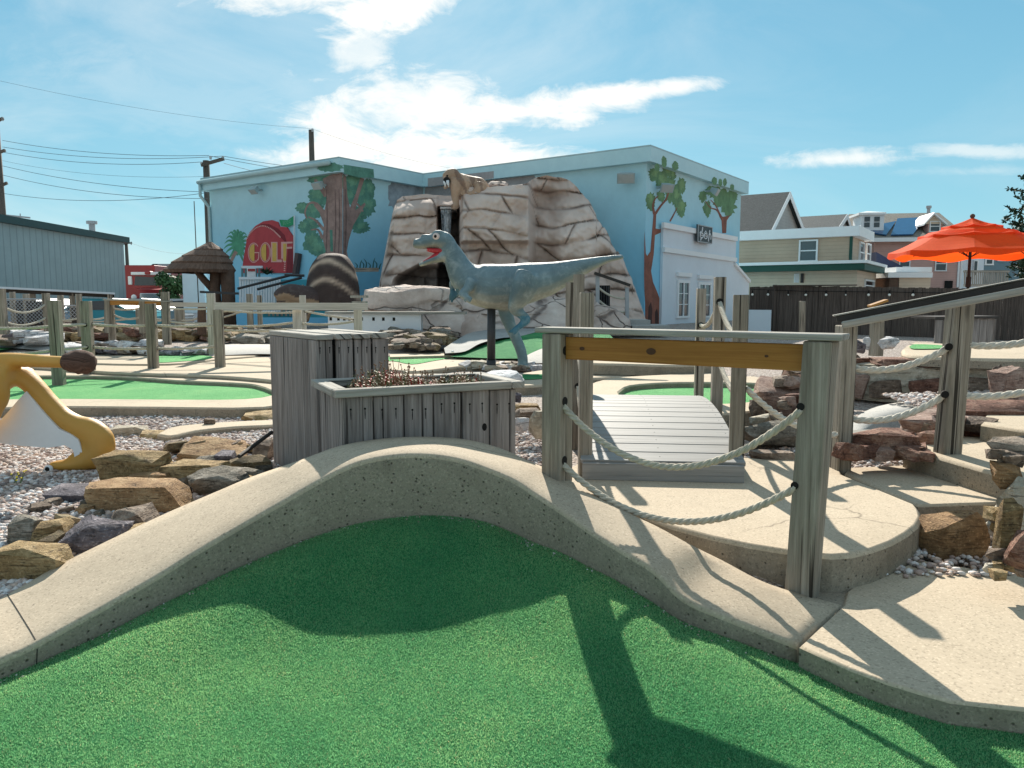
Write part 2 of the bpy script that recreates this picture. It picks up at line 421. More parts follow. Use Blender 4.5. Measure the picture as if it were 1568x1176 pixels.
M['greyrock'] = stone('grey_stone', [(.07, .065, .05), (.22, .195, .155), (.44, .40, .34)], 7)
M['slate'] = stone('slate_stone', [(.05, .045, .055), (.18, .16, .18), (.48, .44, .46)], 5)
M['red'] = stone('red_stone', [(.075, .030, .022), (.24, .12, .085), (.42, .27, .20)], 7)
M['pink'] = stone('pink_stone', [(.16, .085, .065), (.38, .255, .205), (.54, .41, .34)], 7)
M['cream'] = stone('cream_stone', [(.24, .20, .145), (.47, .42, .33), (.66, .61, .52)], 3)
M['white'] = stone('white_stone', [(.35, .33, .34), (.62, .60, .60), (.85, .84, .84)], 4)
M['brownrock'] = stone('brown_stone', [(.07, .05, .04), (.22, .165, .125), (.42, .34, .27)], 5)
M['wpaint'] = paint('white_paint', (.72, .74, .76), .5, .06, 2, .05)
M['bluewhite'] = paint('pale_wall_paint', (.66, .72, .77), .7, .06, 1.5, .1)
M['trim'] = paint('white_trim', (.78, .79, .79), .5, .05, 2, .05)
M['glass'] = paint('window_glass', (.035, .045, .055), .08, .3, .8, .0, .6)
M['black'] = paint('black_metal', (.022, .022, .025), .45, .2, 4, .1, .5)
M['blackwood'] = paint('dark_rail', (.04, .034, .03), .7, .3, 8, .2)
M['greymetal'] = paint('grey_metal', (.36, .37, .38), .5, .1, 3, .1, .5)
M['pole'] = wood('utility_pole', [(.05, .04, .035), (.10, .085, .07), (.17, .14, .12)], .4, .3)
M['wire'] = paint('wire', (.12, .135, .15), .6, .1)
M['redpaint'] = paint('red_truck_paint', (.30, .015, .017), .35, .12, 2, .02, .5)
M['teal'] = paint('teal_paint', (.05, .33, .42), .5, .12, 2, .05)
M['chrome'] = paint('chrome', (.55, .56, .58), .25, .1, 3, .0, .5, .9)
M['tyre'] = paint('tyre', (.02, .02, .022), .85, .2, 9, .2)
M['thatch'] = wood('thatch', [(.075, .045, .032), (.15, .095, .07), (.25, .17, .13)], .4, .8)
M['trunkpost'] = paint('brown_trunk', (.11, .065, .045), .8, .35, 8, .6)
M['leaf'] = paint('leaf', (.05, .105, .035), .6, .5, 6, .2)
M['leaf2'] = paint('conifer_leaf', (.022, .055, .028), .6, .5, 6, .2)
M['soil'] = paint('soil', (.045, .032, .024), .95, .4, 20, .8)
# ------------------------------------------------------------------ ground
FRONT = [(-330, 1150, 2.25), (-150, 1077, 2.5), (0, 1008, 2.72), (56, 983, 2.82), (168, 922, 3.05), (240, 881, 3.2), (306, 840, 3.35), (380, 797, 3.52), (422, 773, 3.6), (492, 733, 3.72), (548, 707, 3.82), (604, 696, 3.88), (655, 695, 3.9), (703, 702, 3.9), (745, 716, 3.87), (787, 734, 3.82), (818, 754, 3.75), (858, 780, 3.64), (903, 811, 3.5), (948, 839, 3.35), (999, 870, 3.2), (1046, 914, 3.08), (1117, 945, 2.97), (1221, 986, 2.86)]
BACK = [(-420, 1090), (-195, 1000), (-40, 933), (10, 909), (95, 861), (174, 822), (253, 785), (337, 749), (385, 729), (455, 705), (520, 682), (585, 671), (650, 668), (712, 672), (765, 685), (815, 707), (850, 722), (905, 752), (960, 782), (1010, 806), (1060, 833), (1110, 858), (1180, 893), (1290, 925)]
BOT = [(-330, 1180), (-150, 1105), (0, 1041), (66, 1013), (153, 975), (232, 934), (300, 901), (357, 873), (434, 840), (517, 810), (576, 796), (632, 790), (689, 790), (745, 800), (773, 810), (808, 828), (850, 842), (892, 864), (937, 885), (1004, 926), (1041, 951), (1131, 984), (1212, 1014), (1266, 1034), (1357, 1066), (1456, 1090), (1568, 1106), (1750, 1128)]
fr, bk, bt = [], [], []
for (fx, fy, Y), (bx, by) in zip(FRONT, BACK):
    f = P(fx, fy, Y); fr.append(f); bk.append(Pz(bx, by, f.z)); bt.append(P(fx, interp(fx, BOT), Y))
NS = 5
fr, bk, bt = smooth_line(fr, NS), smooth_line(bk, NS), smooth_line(bt, NS)

SUNK = [(-9.8, -2.3, 8.5, 11.4, .0), (1.15, 3.2, 7.8, 10.2, .06), (-1.0, .5, 12.2, 13.4, .12)]
BKX = sorted((p.x, p.y) for p in bk)
BASE = [(-60, -.3), (2.3, -.3), (3.0, -.10), (3.6, -.03), (6, 0), (8.5, .04), (12, .12), (14, .17), (16, .33), (24, .5), (900, .5)]
def G(x, y):
    z = interp(y, BASE)
    if 1 < y < 9:
        z += .20*math.exp(-((x+.30)/.55)**2-((y-4.75)/.75)**2)
    z += .16*sstep(2.0, 3.0, x)*sstep(4.9, 6.3, y)*(1-sstep(11, 15, y))
    if y < 5: z -= .12*sstep(1.15, 1.5, x)*(1-sstep(4.4, 5.0, y))
    if y < 4.6 and -2.6 < x < 1.15 and y < interp(x, BKX)-.12: z = min(z, -.4)
    if y < 3.1 and x > .9: z = min(z, -.3)
    for x0, x1, y0, y1, zm in SUNK:
        if x0 < x < x1 and y0 < y < y1: z = min(z, zm)
    z -= .62*sstep(7, 11, -x)*sstep(20, 26, y)
    if y < 14: z += .018*noise.noise(V((x*1.3, y*1.3, 3)))
    return z
def axis(lo, hi, step, far):
    a = list(np.arange(lo, hi+1e-6, step)); o = []
    d, x = step, a[-1]
    while x < far: d *= 1.45; x += d; o.append(x)
    l = []; d, x = step, a[0]
    while x > -far: d *= 1.45; x -= d; l.append(x)
    return l[::-1]+a+o
xs, ys = axis(-9, 9, .18, 700), axis(1.6, 20, .16, 900)
bm = nb(); vs = [[bm.verts.new((x, y, G(x, y))) for x in xs] for y in ys]
for j in range(len(ys)-1):
    for i in range(len(xs)-1): bm.faces.new((vs[j][i], vs[j][i+1], vs[j+1][i+1], vs[j+1][i]))
struct('ground', bm, M['gravel'], True)

# ------------------------------------------------------------------ the near hole: humped concrete curb round a green carpet
def curb_strip(fr, bk, bt, skirt, mats):
    """front edge, back edge, foot of the front face: a kerb with an eased arris"""
    bm = nb(); rows = []
    for i, (f, b, g) in enumerate(zip(fr, bk, bt)):
        inn = (b-f); inn.z = 0; inn.normalize(); W = (b-f).length
        wob = .006*noise.noise(f*5)
        prof = [V((g.x, g.y, g.z-.12)), V((g.x, g.y, g.z+.0)), f+inn*(.000)-V((0, 0, .024)), f+inn*.006-V((0, 0, .007)), f+inn*.019, f.lerp(b, .2)+V((0, 0, .004)), f.lerp(b, .4)+V((0, 0, .006+wob)), f.lerp(b, .6)+V((0, 0, .006+wob)), f.lerp(b, .8)+V((0, 0, .003)), b-inn*.015, b-V((0, 0, .02)), b-V((0, 0, skirt))]
        rows.append([bm.verts.new(p) for p in prof])
    for a, b in zip(rows, rows[1:]):
        for k in range(len(a)-1):
            bm.faces.new((a[k], b[k], b[k+1], a[k+1])).material_index = 1 if k < 2 else 0
    for r in (rows[0], rows[-1]): bm.faces.new(r)
    return struct('curb', bm, mats, True)
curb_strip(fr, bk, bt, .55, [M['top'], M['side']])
bm = nb()
for i in (NS*3,):      # open joints across the kerb
    f, b, g = fr[i], bk[i], bt[i]; t = (fr[i+1]-fr[i-1]).normalized()*.0018; k = (f-b); k.z = 0; k = k.normalized()*.002; w_ = .006*noise.noise(f*5); u = V((0, 0, .002))
    pr = [b+k*7.5, f.lerp(b, .8)+V((0, 0, .003)), f.lerp(b, .6)+V((0, 0, .006+w_)), f.lerp(b, .4)+V((0, 0, .006+w_)), f.lerp(b, .2)+V((0, 0, .004)), f-k*13, f-k*4-V((0, 0, .010)), f+k-V((0, 0, .035)), g+k]
    for p0, p1 in zip(pr, pr[1:]): face(bm, [p0-t+u, p0+t+u, p1+t+u, p1-t+u])
struct('curb_joint', bm, M['dark'])

# carpet: level by the camera, swelling up to the foot of the hump
ZG = -.152
edge = bt[:]
RF = [(1224, 988), (1300, 1023), (1357, 1044), (1410, 1060), (1456, 1073), (1510, 1079), (1568, 1085), (1750, 1100)]
pathz = -.065
rfr = [Pz(x, y, pathz) for x, y in RF]
for p in rfr:
    if p.x > edge[-1].x+.03: edge.append(V((p.x, p.y, ZG)))
bm = nb(); rows = []; NV = 60
for i, e in enumerate(edge):
    e = V((e.x, e.y, max(e.z, ZG))); row = []; x1 = max(-3.2, min(3.2, e.x*1.05)); y1 = .35
    for k in range(NV+1):
        t = (k/NV)**1.25; x, y = lerp(e.x, x1, t), lerp(e.y, y1, t); d = math.hypot(e.x-x, e.y-y)
        fall = math.exp(-(d/.62)**2)
        z = ZG+(e.z-ZG)*fall+.004*noise.noise(V((x*3, y*3, 0)))
        if k == 0: x, y = x+(x-x1)*.01, y+.03
        row.append(bm.verts.new((x, y, z)))
    rows.append(row)
for a, b in zip(rows, rows[1:]):
    for k in range(NV): bm.faces.new((a[k], b[k], b[k+1], a[k+1]))
gridv = np.array([[v.co[:] for v in r_] for r_ in rows])
struct('putting_green', bm, M['turf'], True)
# the carpet's own pile: short nylon blades
def pile(gv, n_, keep):
    rg = np.random.RandomState(2); a, b_, c_, d_ = gv[:-1, :-1], gv[1:, :-1], gv[1:, 1:], gv[:-1, 1:]
    ar = np.linalg.norm(np.cross(c_-a, d_-b_), axis=-1)*.5; w = ar*keep(gv[:-1, :-1]); w = (w/w.sum()).ravel()
    k = rg.choice(len(w), n_, p=w); i, j = np.unravel_index(k, ar.shape); s, t = rg.rand(n_, 1), rg.rand(n_, 1)
    p = a[i, j]*(1-s)*(1-t)+b_[i, j]*s*(1-t)+c_[i, j]*s*t+d_[i, j]*(1-s)*t
    an = rg.rand(n_)*6.283; h = rg.uniform(.004, .008, n_); wd = rg.uniform(.0010, .0018, n_); lx, ly = rg.normal(0, .45, n_), rg.normal(0, .45, n_)-.15
    side = np.stack([np.cos(an)*wd, np.sin(an)*wd, np.zeros(n_)], 1); tip = p+np.stack([lx*h, ly*h, h], 1)
    vv = np.stack([p-side, p+side, tip], 1).reshape(-1, 3); me = bpy.data.meshes.new('pile'); me.vertices.add(len(vv)); me.vertices.foreach_set('co', vv.astype(np.float32).ravel())
    me.loops.add(len(vv)); me.loops.foreach_set('vertex_index', np.arange(len(vv), dtype=np.int32)); me.polygons.add(n_); me.polygons.foreach_set('loop_start', np.arange(0, len(vv), 3, dtype=np.int32)); me.update(calc_edges=True)
    q = rg.rand(n_); base = np.array([.235, .525, .25]); col = base*(rg.uniform(.65, 1.25, (n_, 1))); col[q > .92] = np.array([.34, .62, .34]); col[q > .975] = np.array([.50, .52, .30]); col[q < .16] *= .5
    big = np.array([noise.noise(V((x*1.1, y*1.1, 8)))+.5*noise.noise(V((x*4, y*4, 2))) for x, y in p[:, :2]]); col *= (1+.28*big)[:, None]; col[:, 0] *= 1+.35*np.clip(big, -1, 1)
    at = me.color_attributes.new('Col', 'FLOAT_COLOR', 'POINT'); at.data.foreach_set('color', np.repeat(np.concatenate([np.clip(col, 0, 1), np.ones((n_, 1))], 1), 3, 0).astype(np.float32).ravel())
    m, n, p_, tc = material('nylon_pile', .5, .35); ac = n('ShaderNodeAttribute', attribute_name='Col').outputs['Color']; n.set(p_, 'Base Color', ac); tr = n('ShaderNodeBsdfTranslucent', {'Color': n.mix(1.0, ac, (1.35, 1.2, 1.1), 'MULTIPLY')}); mx = n('ShaderNodeMixShader', {0: .45})
    m.node_tree.links.new(p_.outputs[0], mx.inputs[1]); m.node_tree.links.new(tr.outputs[0], mx.inputs[2]); m.node_tree.links.new(mx.outputs[0], m.node_tree.nodes['Material Output'].inputs[0])
    return tag(link_mesh('turf_pile', me, m), 'short green nylon pile of the near putting carpet', 'turf', kind='stuff')
pile(gridv, 520000, lambda q: (np.abs(q[..., 0]) < .70*q[..., 1]+.25)*(q[..., 1] > 1.5)*1.0)

# ------------------------------------------------------------------ paths, slabs and steps on the right
def slab(name, poly, z, depth, mats, ease=.018):
    """flat concrete slab with eased top edge; poly xy ccw or cw"""
    bm = nb(); pts = [V((p[0], p[1], z)) for p in poly]
    n = len(pts); area = sum(pts[i].x*pts[(i+1) % n].y-pts[(i+1) % n].x*pts[i].y for i in range(n))
    if area < 0: pts.reverse()
    ins = []
    for i in range(n):
        a, b, c = pts[i-1], pts[i], pts[(i+1) % n]
        n1 = V((-(b-a).y, (b-a).x, 0)).normalized(); n2 = V((-(c-b).y, (c-b).x, 0)).normalized()
        m = (n1+n2)
        m = m.normalized() if m.length > 1e-4 else n1
        ins.append(b+m*ease)
    t = [bm.verts.new(p) for p in ins]; s1 = [bm.verts.new(p.lerp(q, .35)-V((0, 0, ease*.35))) for p, q in zip(ins, pts)]
    s = [bm.verts.new(p-V((0, 0, ease))) for p in pts]; f = [bm.verts.new(p-V((0, 0, depth))) for p in pts]
    top = bm.faces.new(t); tris(bm, [top])
    for A, B, mi in ((t, s1, 0), (s1, s, 0), (s, f, 1)):
        for i in range(n):
            fc = bm.faces.new((A[i], A[(i+1) % n], B[(i+1) % n], B[i])); fc.material_index = mi
            fc.smooth = mi == 0
    return struct(name, bm, mats)
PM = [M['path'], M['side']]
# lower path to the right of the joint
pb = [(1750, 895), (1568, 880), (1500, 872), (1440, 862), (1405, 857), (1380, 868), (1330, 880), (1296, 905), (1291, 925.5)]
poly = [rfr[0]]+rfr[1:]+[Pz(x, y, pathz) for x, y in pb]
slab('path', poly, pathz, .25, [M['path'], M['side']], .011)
slab('path', [Pz(x, y, -.078) for x, y in ((1090, 845), (1200, 868), (1300, 884), (1320, 905), (1300, 935), (1230, 915), (1150, 884))], -.078, .3, [M['side'], M['side']], .01)
# platform: rounded slab
zs = .10
pl = [(985, 788), (1004, 796), (1032, 806), (1089, 821), (1145, 833), (1195, 841), (1235, 847), (1275, 850), (1305, 848), (1338, 840), (1367, 829), (1390, 816), (1406, 803), (1412, 791), (1409, 780), (1403, 772), (1290, 726), (1290, 706), (1170, 703), (1143, 700), (900, 700), (872, 715), (868, 738), (900, 752), (950, 775)]
plat = [Pz(x, y, zs) for x, y in pl]
slab('platform', plat, zs, .2, PM, .022)
s2 = [(1406, 773), (1470, 771), (1530, 769), (1530, 752), (1389, 712), (1296, 716), (1293, 724.5)]
slab('platform', [Pz(x, y, zs-.003) for x, y in s2], zs-.003, .17, PM, .015)
st1 = [Pz(1384, 684, .24), Pz(1449, 703, .24), Pz(1530, 726, .24), Pz(1640, 758, .24), Pz(1640, 680, .24), Pz(1560, 676, .24), Pz(1500, 668, .24), Pz(1400, 668, .24)]
slab('step', st1, .24, .22, PM, .02)
st2 = [Pz(1502, 648, .37), Pz(1568, 659, .37), Pz(1660, 676, .37), Pz(1660, 630, .37), Pz(1510, 630, .37)]
slab('step', st2, .37, .2, PM, .02)

# ------------------------------------------------------------------ the other holes: concrete pads, curbs and carpets further off
def pad(name, pts, z, depth=.3, mats=PM, ease=.03, sm=3):
    w = [Pz(x, y, z) for x, y in pts]
    w = smooth_line(w+[w[0]], sm)[:-1] if sm else w
    return slab(name, w, z, depth, mats, ease)
def carpet(pts, z, rim=.07, mat=None, sm=3, flat=False):
    """green laid in a shallow concrete surround: its outline, its level"""
    w = [Pz(x, y, z) for x, y in pts]
    w = smooth_line(w+[w[0]], sm)[:-1] if sm else w
    bm = nb(); f = bm.faces.new([bm.verts.new(p) for p in w]); tris(bm, [f])
    return struct('putting_green', bm, mat or M['turf2'])
def ring(outer, inner, z, depth, zi, sm=3, name='curb', mats=None):
    """kerb ring between two closed outlines with the same number of points, level z, inner face down to zi"""
    o = [Pz(x, y, z) for x, y in outer]; i_ = [Pz(x, y, z) for x, y in inner]
    o = smooth_line(o+[o[0]], sm)[:-1]; i_ = smooth_line(i_+[i_[0]], sm)[:-1]
    bm = nb(); n = len(o); e = V((0, 0, .018)); rows = []
    for a, b in zip(o, i_):
        d = (b-a); d.z = 0; d = d.normalized()*.018
        rows.append([bm.verts.new(p) for p in (V((a.x, a.y, z-depth)), a-e, a+d, b-d, b-e, V((b.x, b.y, zi-.05)))])
    for k in range(n):
        A, B = rows[k], rows[(k+1) % n]
        for j in range(5): bm.faces.new((A[j], B[j], B[j+1], A[j+1])).material_index = 1 if j in (0, 4) else 0
    return struct(name, bm, mats or PM)
# left hole
ring([(-260, 632), (-60, 626), (76, 622), (240, 623), (405, 623), (470, 606), (430, 588), (396, 581), (280, 574), (178, 567), (48, 566), (-100, 570), (-260, 585)],
     [(-240, 618), (-60, 613), (76, 610.5), (240, 611.5), (375, 611), (420, 602), (395, 590), (360, 586), (270, 582), (178, 576), (48, 575), (-100, 579), (-240, 592)], .14, .25, .06)
carpet([(-245, 619), (-60, 614), (76, 612), (240, 613), (378, 612), (424, 602), (398, 589), (362, 585), (270, 581), (178, 574.5), (48, 573.5), (-100, 577), (-245, 590)], .085)
# walkway behind it
pad('path', [(-250, 566), (-80, 562), (30, 560), (163, 569), (332, 575), (420, 582), (480, 588), (560, 596), (640, 588), (735, 582), (735, 573), (640, 572), (560, 572), (430, 556), (400, 543), (296, 553), (145, 555), (0, 556), (-250, 556)], .195, .3)
# pale green beyond the walkway, left
pad('path', [(-30, 529), (60, 527), (140, 535), (250, 538), (330, 542), (400, 536), (405, 543), (330, 550), (260, 557), (140, 556), (60, 550), (-30, 546)], .225, .3)
carpet([(232, 547), (262, 542), (310, 544), (326, 547), (310, 551), (280, 553), (250, 555), (232, 554)], .232)
carpet([(-60, 531), (-20, 525), (10, 524), (28, 527), (20, 533), (-10, 537), (-60, 540)], .30)
# green leading under the dinosaur, with its rising bank
pad('path', [(560, 541), (597, 540), (690, 538), (735, 541), (800, 548), (760, 557), (700, 561), (640, 568), (597, 566), (560, 568)], .21, .2)
carpet([(560, 551), (597, 546), (650, 543.5), (690, 541), (712, 542), (700, 546), (660, 553), (630, 557.5), (600, 552.5), (560, 556)], .218)
bm = nb()
for q, z in (([(597, 540.5), (692, 538), (694, 544), (597, 546.5)], .26),):
    prism(bm, [Pz(x, y, .26) for x, y in q], V((0, 0, -.1)))
struct('curb', bm, M['path'])
def ramp_patch(name, rows, mat):
    """surface through rows of (px,py,Y)"""
    bm = nb(); R_ = [[bm.verts.new(P(*q)) for q in r] for r in rows]
    for a, b in zip(R_, R_[1:]):
        for k in range(len(a)-1): bm.faces.new((a[k], a[k+1], b[k+1], b[k]))
    return struct(name, bm, mat, True)
ramp_patch('putting_green', [[(690, 546, 13.6), (760, 549, 13.3), (850, 549, 13.3), (960, 548, 13.4)], [(725, 534, 14.6), (770, 532, 14.4), (850, 530, 14.4), (950, 530, 14.4)], [(768, 518, 15.8), (800, 514, 15.8), (850, 508, 15.9), (930, 508, 15.9)], [(790, 512, 16.6), (815, 506, 16.6), (850, 503, 16.7), (920, 504, 16.7)]], M['turf'])
def bank(top, bot, name='curb', mat=None):
    bm = nb(); a = smooth_line([P(*q) for q in top], 4); b = smooth_line([P(*q) for q in bot], 4)
    A = [bm.verts.new(p) for p in a]; B = [bm.verts.new(p) for p in b]; C_ = [bm.verts.new(p+V((0, .1, -.6))) for p in a]
    for k in range(len(A)-1):
        bm.faces.new((A[k], A[k+1], B[k+1], B[k])); bm.faces.new((A[k], C_[k], C_[k+1], A[k+1]))
    return struct(name, bm, mat or M['grey'], True)
bank([(680, 533, 14.0), (700, 520, 14.9), (722, 509, 15.8), (760, 504, 16.6), (800, 503, 16.9), (830, 503, 17)], [(682, 541, 13.7), (712, 538, 13.8), (735, 526, 14.6), (765, 518, 15.3), (795, 515, 15.7), (830, 506, 16.4)])
bank([(798, 549, 13.0), (815, 540, 13.3), (835, 532, 13.7), (860, 526, 14.1), (900, 524, 14.3)], [(798, 556, 12.7), (815, 556, 12.6), (835, 556, 12.6), (860, 556, 12.6), (900, 556, 12.6)])
# concrete pads and greens in the middle, seen past the bridge posts
pad('path', [(800, 571), (840, 566), (905, 570), (980, 569), (985, 575), (880, 580), (840, 588), (790, 590), (775, 582)], .19, .22)
carpet([(782, 577), (798, 573.5), (835, 573), (842, 576), (828, 580), (798, 581)], .197, mat=M['turf'])
pad('path', [(890, 547), (930, 543), (1000, 543), (1075, 548), (1100, 556), (1040, 559), (960, 557), (900, 555)], .36, .16)
carpet([(916, 548.5), (950, 546), (1000, 546), (1040, 550), (1060, 553), (1010, 554.5), (950, 553), (925, 551)], .368, mat=M['turf'])
ring([(880, 598), (930, 580), (1010, 574), (1100, 571), (1180, 566), (1235, 570), (1230, 588), (1180, 622), (1090, 634), (960, 634), (890, 618)],
     [(947, 600), (965, 590), (1020, 585.5), (1090, 585), (1150, 586), (1180, 590), (1186, 600), (1165, 613), (1085, 619), (1000, 619), (955, 610)], .24, .3, .16)
carpet([(944, 600), (962, 589), (1020, 584.5), (1090, 584), (1150, 585), (1183, 589), (1189, 600), (1168, 614), (1085, 621), (1000, 620), (952, 611)], .172)
# narrow kerb between gravel beds on the left, upper right pool basin and green
pad('curb', [(240, 664), (262, 654), (300, 649), (360, 645), (420, 643), (420, 650), (360, 653), (300, 659), (262, 667)], .07, .16, [M['path'], M['side']], .02)
pad('path', [(1380, 534), (1400, 524), (1480, 528), (1640, 532), (1640, 548), (1480, 548), (1390, 543)], .70, .1)
carpet([(1392, 531), (1402, 527), (1440, 528.5), (1452, 531), (1440, 533.5), (1400, 534)], .712)
slab('parking_lot', [(-60, 24), (-7, 24), (-13, 34), (-14, 80), (-60, 80)], -.09, .2, [M['asphalt'], M['asphalt']])
# ------------------------------------------------------------------ foreground timber
def post_bm(base, top, w, d, ang, bev=.006, chamfer=False):
    """squared timber from base to top; w across, d deep, turned by ang"""
    bm = nb(); base, top = V(base), V(top)
    ex, ey = V((math.cos(ang), math.sin(ang), 0)), V((-math.sin(ang), math.cos(ang), 0))
    a, b = ex*(w/2), ey*(d/2)
    vs = hexa(bm, [base-a-b, base+a-b, base+a+b, base-a+b, top-a-b, top+a-b, top+a+b, top-a+b], 0, 2, bev)
    return bm
def hole(parent, c, nrm, r=.022):
    bm = nb(); nrm = V(nrm).normalized()
    tube(bm, [V(c)-nrm*.02, V(c)+nrm*.003], r, 14)
    return obj('hole', bm, M['dark'], parent)
# --- railing in front: two posts, varnished beam, cap board, two sagging ropes
Lb, Rb = V((.245, 4.12, .26)), V((1.305, 3.35, -.10))
Lt, Rt = V((.245, 4.12, 1.075)), V((1.345, 3.35, 1.075))
dr = (Rt-Lt); dr.z = 0; dr.normalize(); ang = math.atan2(dr.y, dr.x); pp = V((-dr.y, dr.x, 0))
rl = thing('railing', 'weathered two post railing with varnished orange beam and grey cap board on the front curb', 'railing', (.8, 3.75, 0))
obj('post', post_bm(Lb, Lt, .115, .14, ang), M['post'], rl)
rp = obj('post', post_bm(Rb, Rt, .12, .14, ang), M['post'], rl)
bm = nb(); beam(bm, Lt+dr*.06-V((0, 0, .076)), Rt-dr*.062-V((0, 0, .076)), .04, .118, bev=.003)
for t, r in ((.41, .017), (.12, .010), (.83, .006)):
    c = Lt.lerp(Rt, t)-V((0, 0, .075))-pp*.0215
    tube(bm, [c+pp*.004, c-pp*.0005], [(r*1.5, r), (r*1.5, r)], 14, 1, up=(0, 0, 1))
obj('beam', bm, [M['beam'], M['knot']], rl)
bm = nb(); beam(bm, Lt-dr*.10+V((0, 0, .018)), Rt+dr*.10+V((0, 0, .018)), .155, .028, bev=.004)
obj('cap_board', bm, M['cap'], rl)
hf = dr*.0585
def inpost(base, top, z):
    t = (z-base.z)/(top.z-base.z); return base.lerp(top, t)
for z in (.985, .715, .395):
    c = inpost(Lb, Lt, z); hole(rl, c+hf-pp*.02, dr, .024)
for z in (.79, .44):
    c = inpost(Rb, Rt, z); hole(rl, c-dr*.061-pp*.02, -dr, .026); hole(rl, c-pp*.0705-dr*.049, -pp, .017)
bm = nb(); c1 = inpost(Lb, Lt, .705)-pp*.02+dr*.03; c2 = inpost(Rb, Rt, .775)-pp*.062-dr*.045
rope(bm, sag(c1, c2, .30, 40), .0175); obj('rope', bm, M['rope'], rl, True)
bm = nb(); c1 = inpost(Lb, Lt, .385)-pp*.02+dr*.03; c2 = inpost(Rb, Rt, .43)-pp*.062-dr*.045
rope(bm, sag(c1, c2, .235, 40), .0175); obj('rope', bm, M['rope'], rl, True)

# --- tall slatted box
C0 = V((-1.30, 5.09, -.12)); ex = V((.44, .32, 0)); ey = V((-.53, .74, 0)); zt = .985
bx = thing('slatted_box', 'tall weathered plank box with slatted lid behind the planter', 'wooden box', (C0.x, C0.y, 0))
h = V((0, 0, zt-C0.z))
exn, eyn = ex.normalized(), ey.normalized()
bm = nb(); nW = 4
ws = [.0, .128, .258, .39, .54]
EXL = .54
for k in range(4):
    a = C0+exn*(EXL*k/4+(.0 if k == 0 else .012)); gap = .012
    obox(bm, a, exn*(EXL/4-gap-.004), eyn*.022, h+V((0, 0, -.0)), bev=.003)
fpb = bm
bm = nb(); LY = ey.length; n = 8
for k in range(n):
    a = C0+eyn*(.026+(LY-.03)*k/n); obox(bm, a, exn*.02, eyn*((LY-.03)/n-.006), h, bev=.003)
obj('side_panel', bm, M['plank'], bx)
bm = nb()
for k in range(n):
    a = C0+exn*(EXL-.02)+eyn*(.026+(LY-.03)*k/n); obox(bm, a, exn*.02, eyn*((LY-.03)/n-.006), h, bev=.003)
obj('side_panel', bm, M['plank'], bx)
bm = nb()
for k in range(4): obox(bm, C0+eyn*LY+exn*(EXL*k/4+.004), exn*(EXL/4-.012), eyn*.022, h, bev=.003)
obj('back_panel', bm, M['plank'], bx)
bm = nb(); obox(bm, C0+exn*.03+eyn*.04+V((0, 0, .1)), exn*(EXL-.06), eyn*(LY-.06), V((0, 0, zt-C0.z-.14))); obj('inner_box', bm, M['dark'], bx)  # near-black box just inside the slats
for k in range(4):
    bm = nb(); a = C0+h+V((0, 0, .003))+exn*(EXL*k/4+.002)-eyn*.02
    obox(bm, a, exn*(EXL/4-.018), eyn*(LY+.05), V((0, 0, .034+.004*(k % 2))), axis=1, bev=.005)
    obj('lid_slat', bm, M['cap'], bx)
bm = fpb
for k in range(4):
    for u in (.25, .75):
        c = C0+h+exn*(EXL*(k+u)/4-.002)-V((0, 0, .05+.004*k))
        tube(bm, [c+eyn*.004, c-eyn*.0025], .0055, 8, 1); tube(bm, [c-V((0, 0, .02))+eyn*.004, c-V((0, 0, .02))-eyn*.001], [(.003, .022)]*2, 6, 1, up=(0, 0, 1))
obj('front_panel', bm, [M['plank'], M['dark']], bx)

# --- planter with succulents
ca, sa = math.cos(rad(25.5)), math.sin(rad(25.5)); ux, uy = V((ca, sa, 0)), V((-sa, ca, 0))
O = V((-.965, 4.335, .05)); LX, LYp, zr = 1.10, .60, .70
pt = thing('planter', 'weathered plank planter box behind the hump of the curb', 'planter', (O.x+.5, O.y+.4, .2))
bm = nb(); n = 6; hz = V((0, 0, zr-O.z))
for k in range(n):
    obox(bm, O+ux*(LX*k/n+.003)-ux*0, ux*(LX/n-.008), uy*.025, hz+V((0, 0, -.004*(k % 2))), bev=.004)
fpb = bm
for x0 in (0, LX-.025):
    bm = nb()
    for k in range(4): obox(bm, O+ux*x0+uy*(.028+(LYp-.03)*k/4), ux*.025, uy*((LYp-.03)/4-.007), hz, bev=.003)
    obj('side_panel', bm, M['plank'], pt)
bm = nb()
for k in range(n): obox(bm, O+uy*LYp+ux*(LX*k/n+.003), ux*(LX/n-.008), uy*.025, hz, bev=.003)
obj('back_panel', bm, M['plank'], pt)
zt2 = V((0, 0, zr+.002-O.z)); hh = V((0, 0, .045)); rw = .09
def rimb(a, ex_, ey_, ax):
    bm = nb(); obox(bm, O+zt2+a, ex_, ey_, hh, axis=ax, bev=.005); obj('rim', bm, M['cap'], pt)
rimb(-ux*.045-uy*.03, ux*(LX+.0), uy*rw, 0); rimb(-ux*.045+uy*(LYp-.03), ux*(LX+.09), uy*rw, 0)
rimb(-ux*.047+uy*(rw-.029), ux*rw, uy*(LYp-rw-.002), 1); rimb(ux*(LX-.045)+uy*(rw-.029), ux*rw, uy*(LYp-rw-.002), 1)
bm = nb(); obox(bm, O+ux*(LX-.043)-uy*.03+zt2, ux*.088, uy*(rw-.001), hh*.98, axis=1, bev=.006); obj('rim', bm, M['cap'], pt)
bm = nb(); obox(bm, O+ux*.028+uy*.028, ux*(LX-.056), uy*(LYp-.056), V((0, 0, zr-O.z-.03))); obj('soil', bm, M['soil'], pt)
bm = fpb
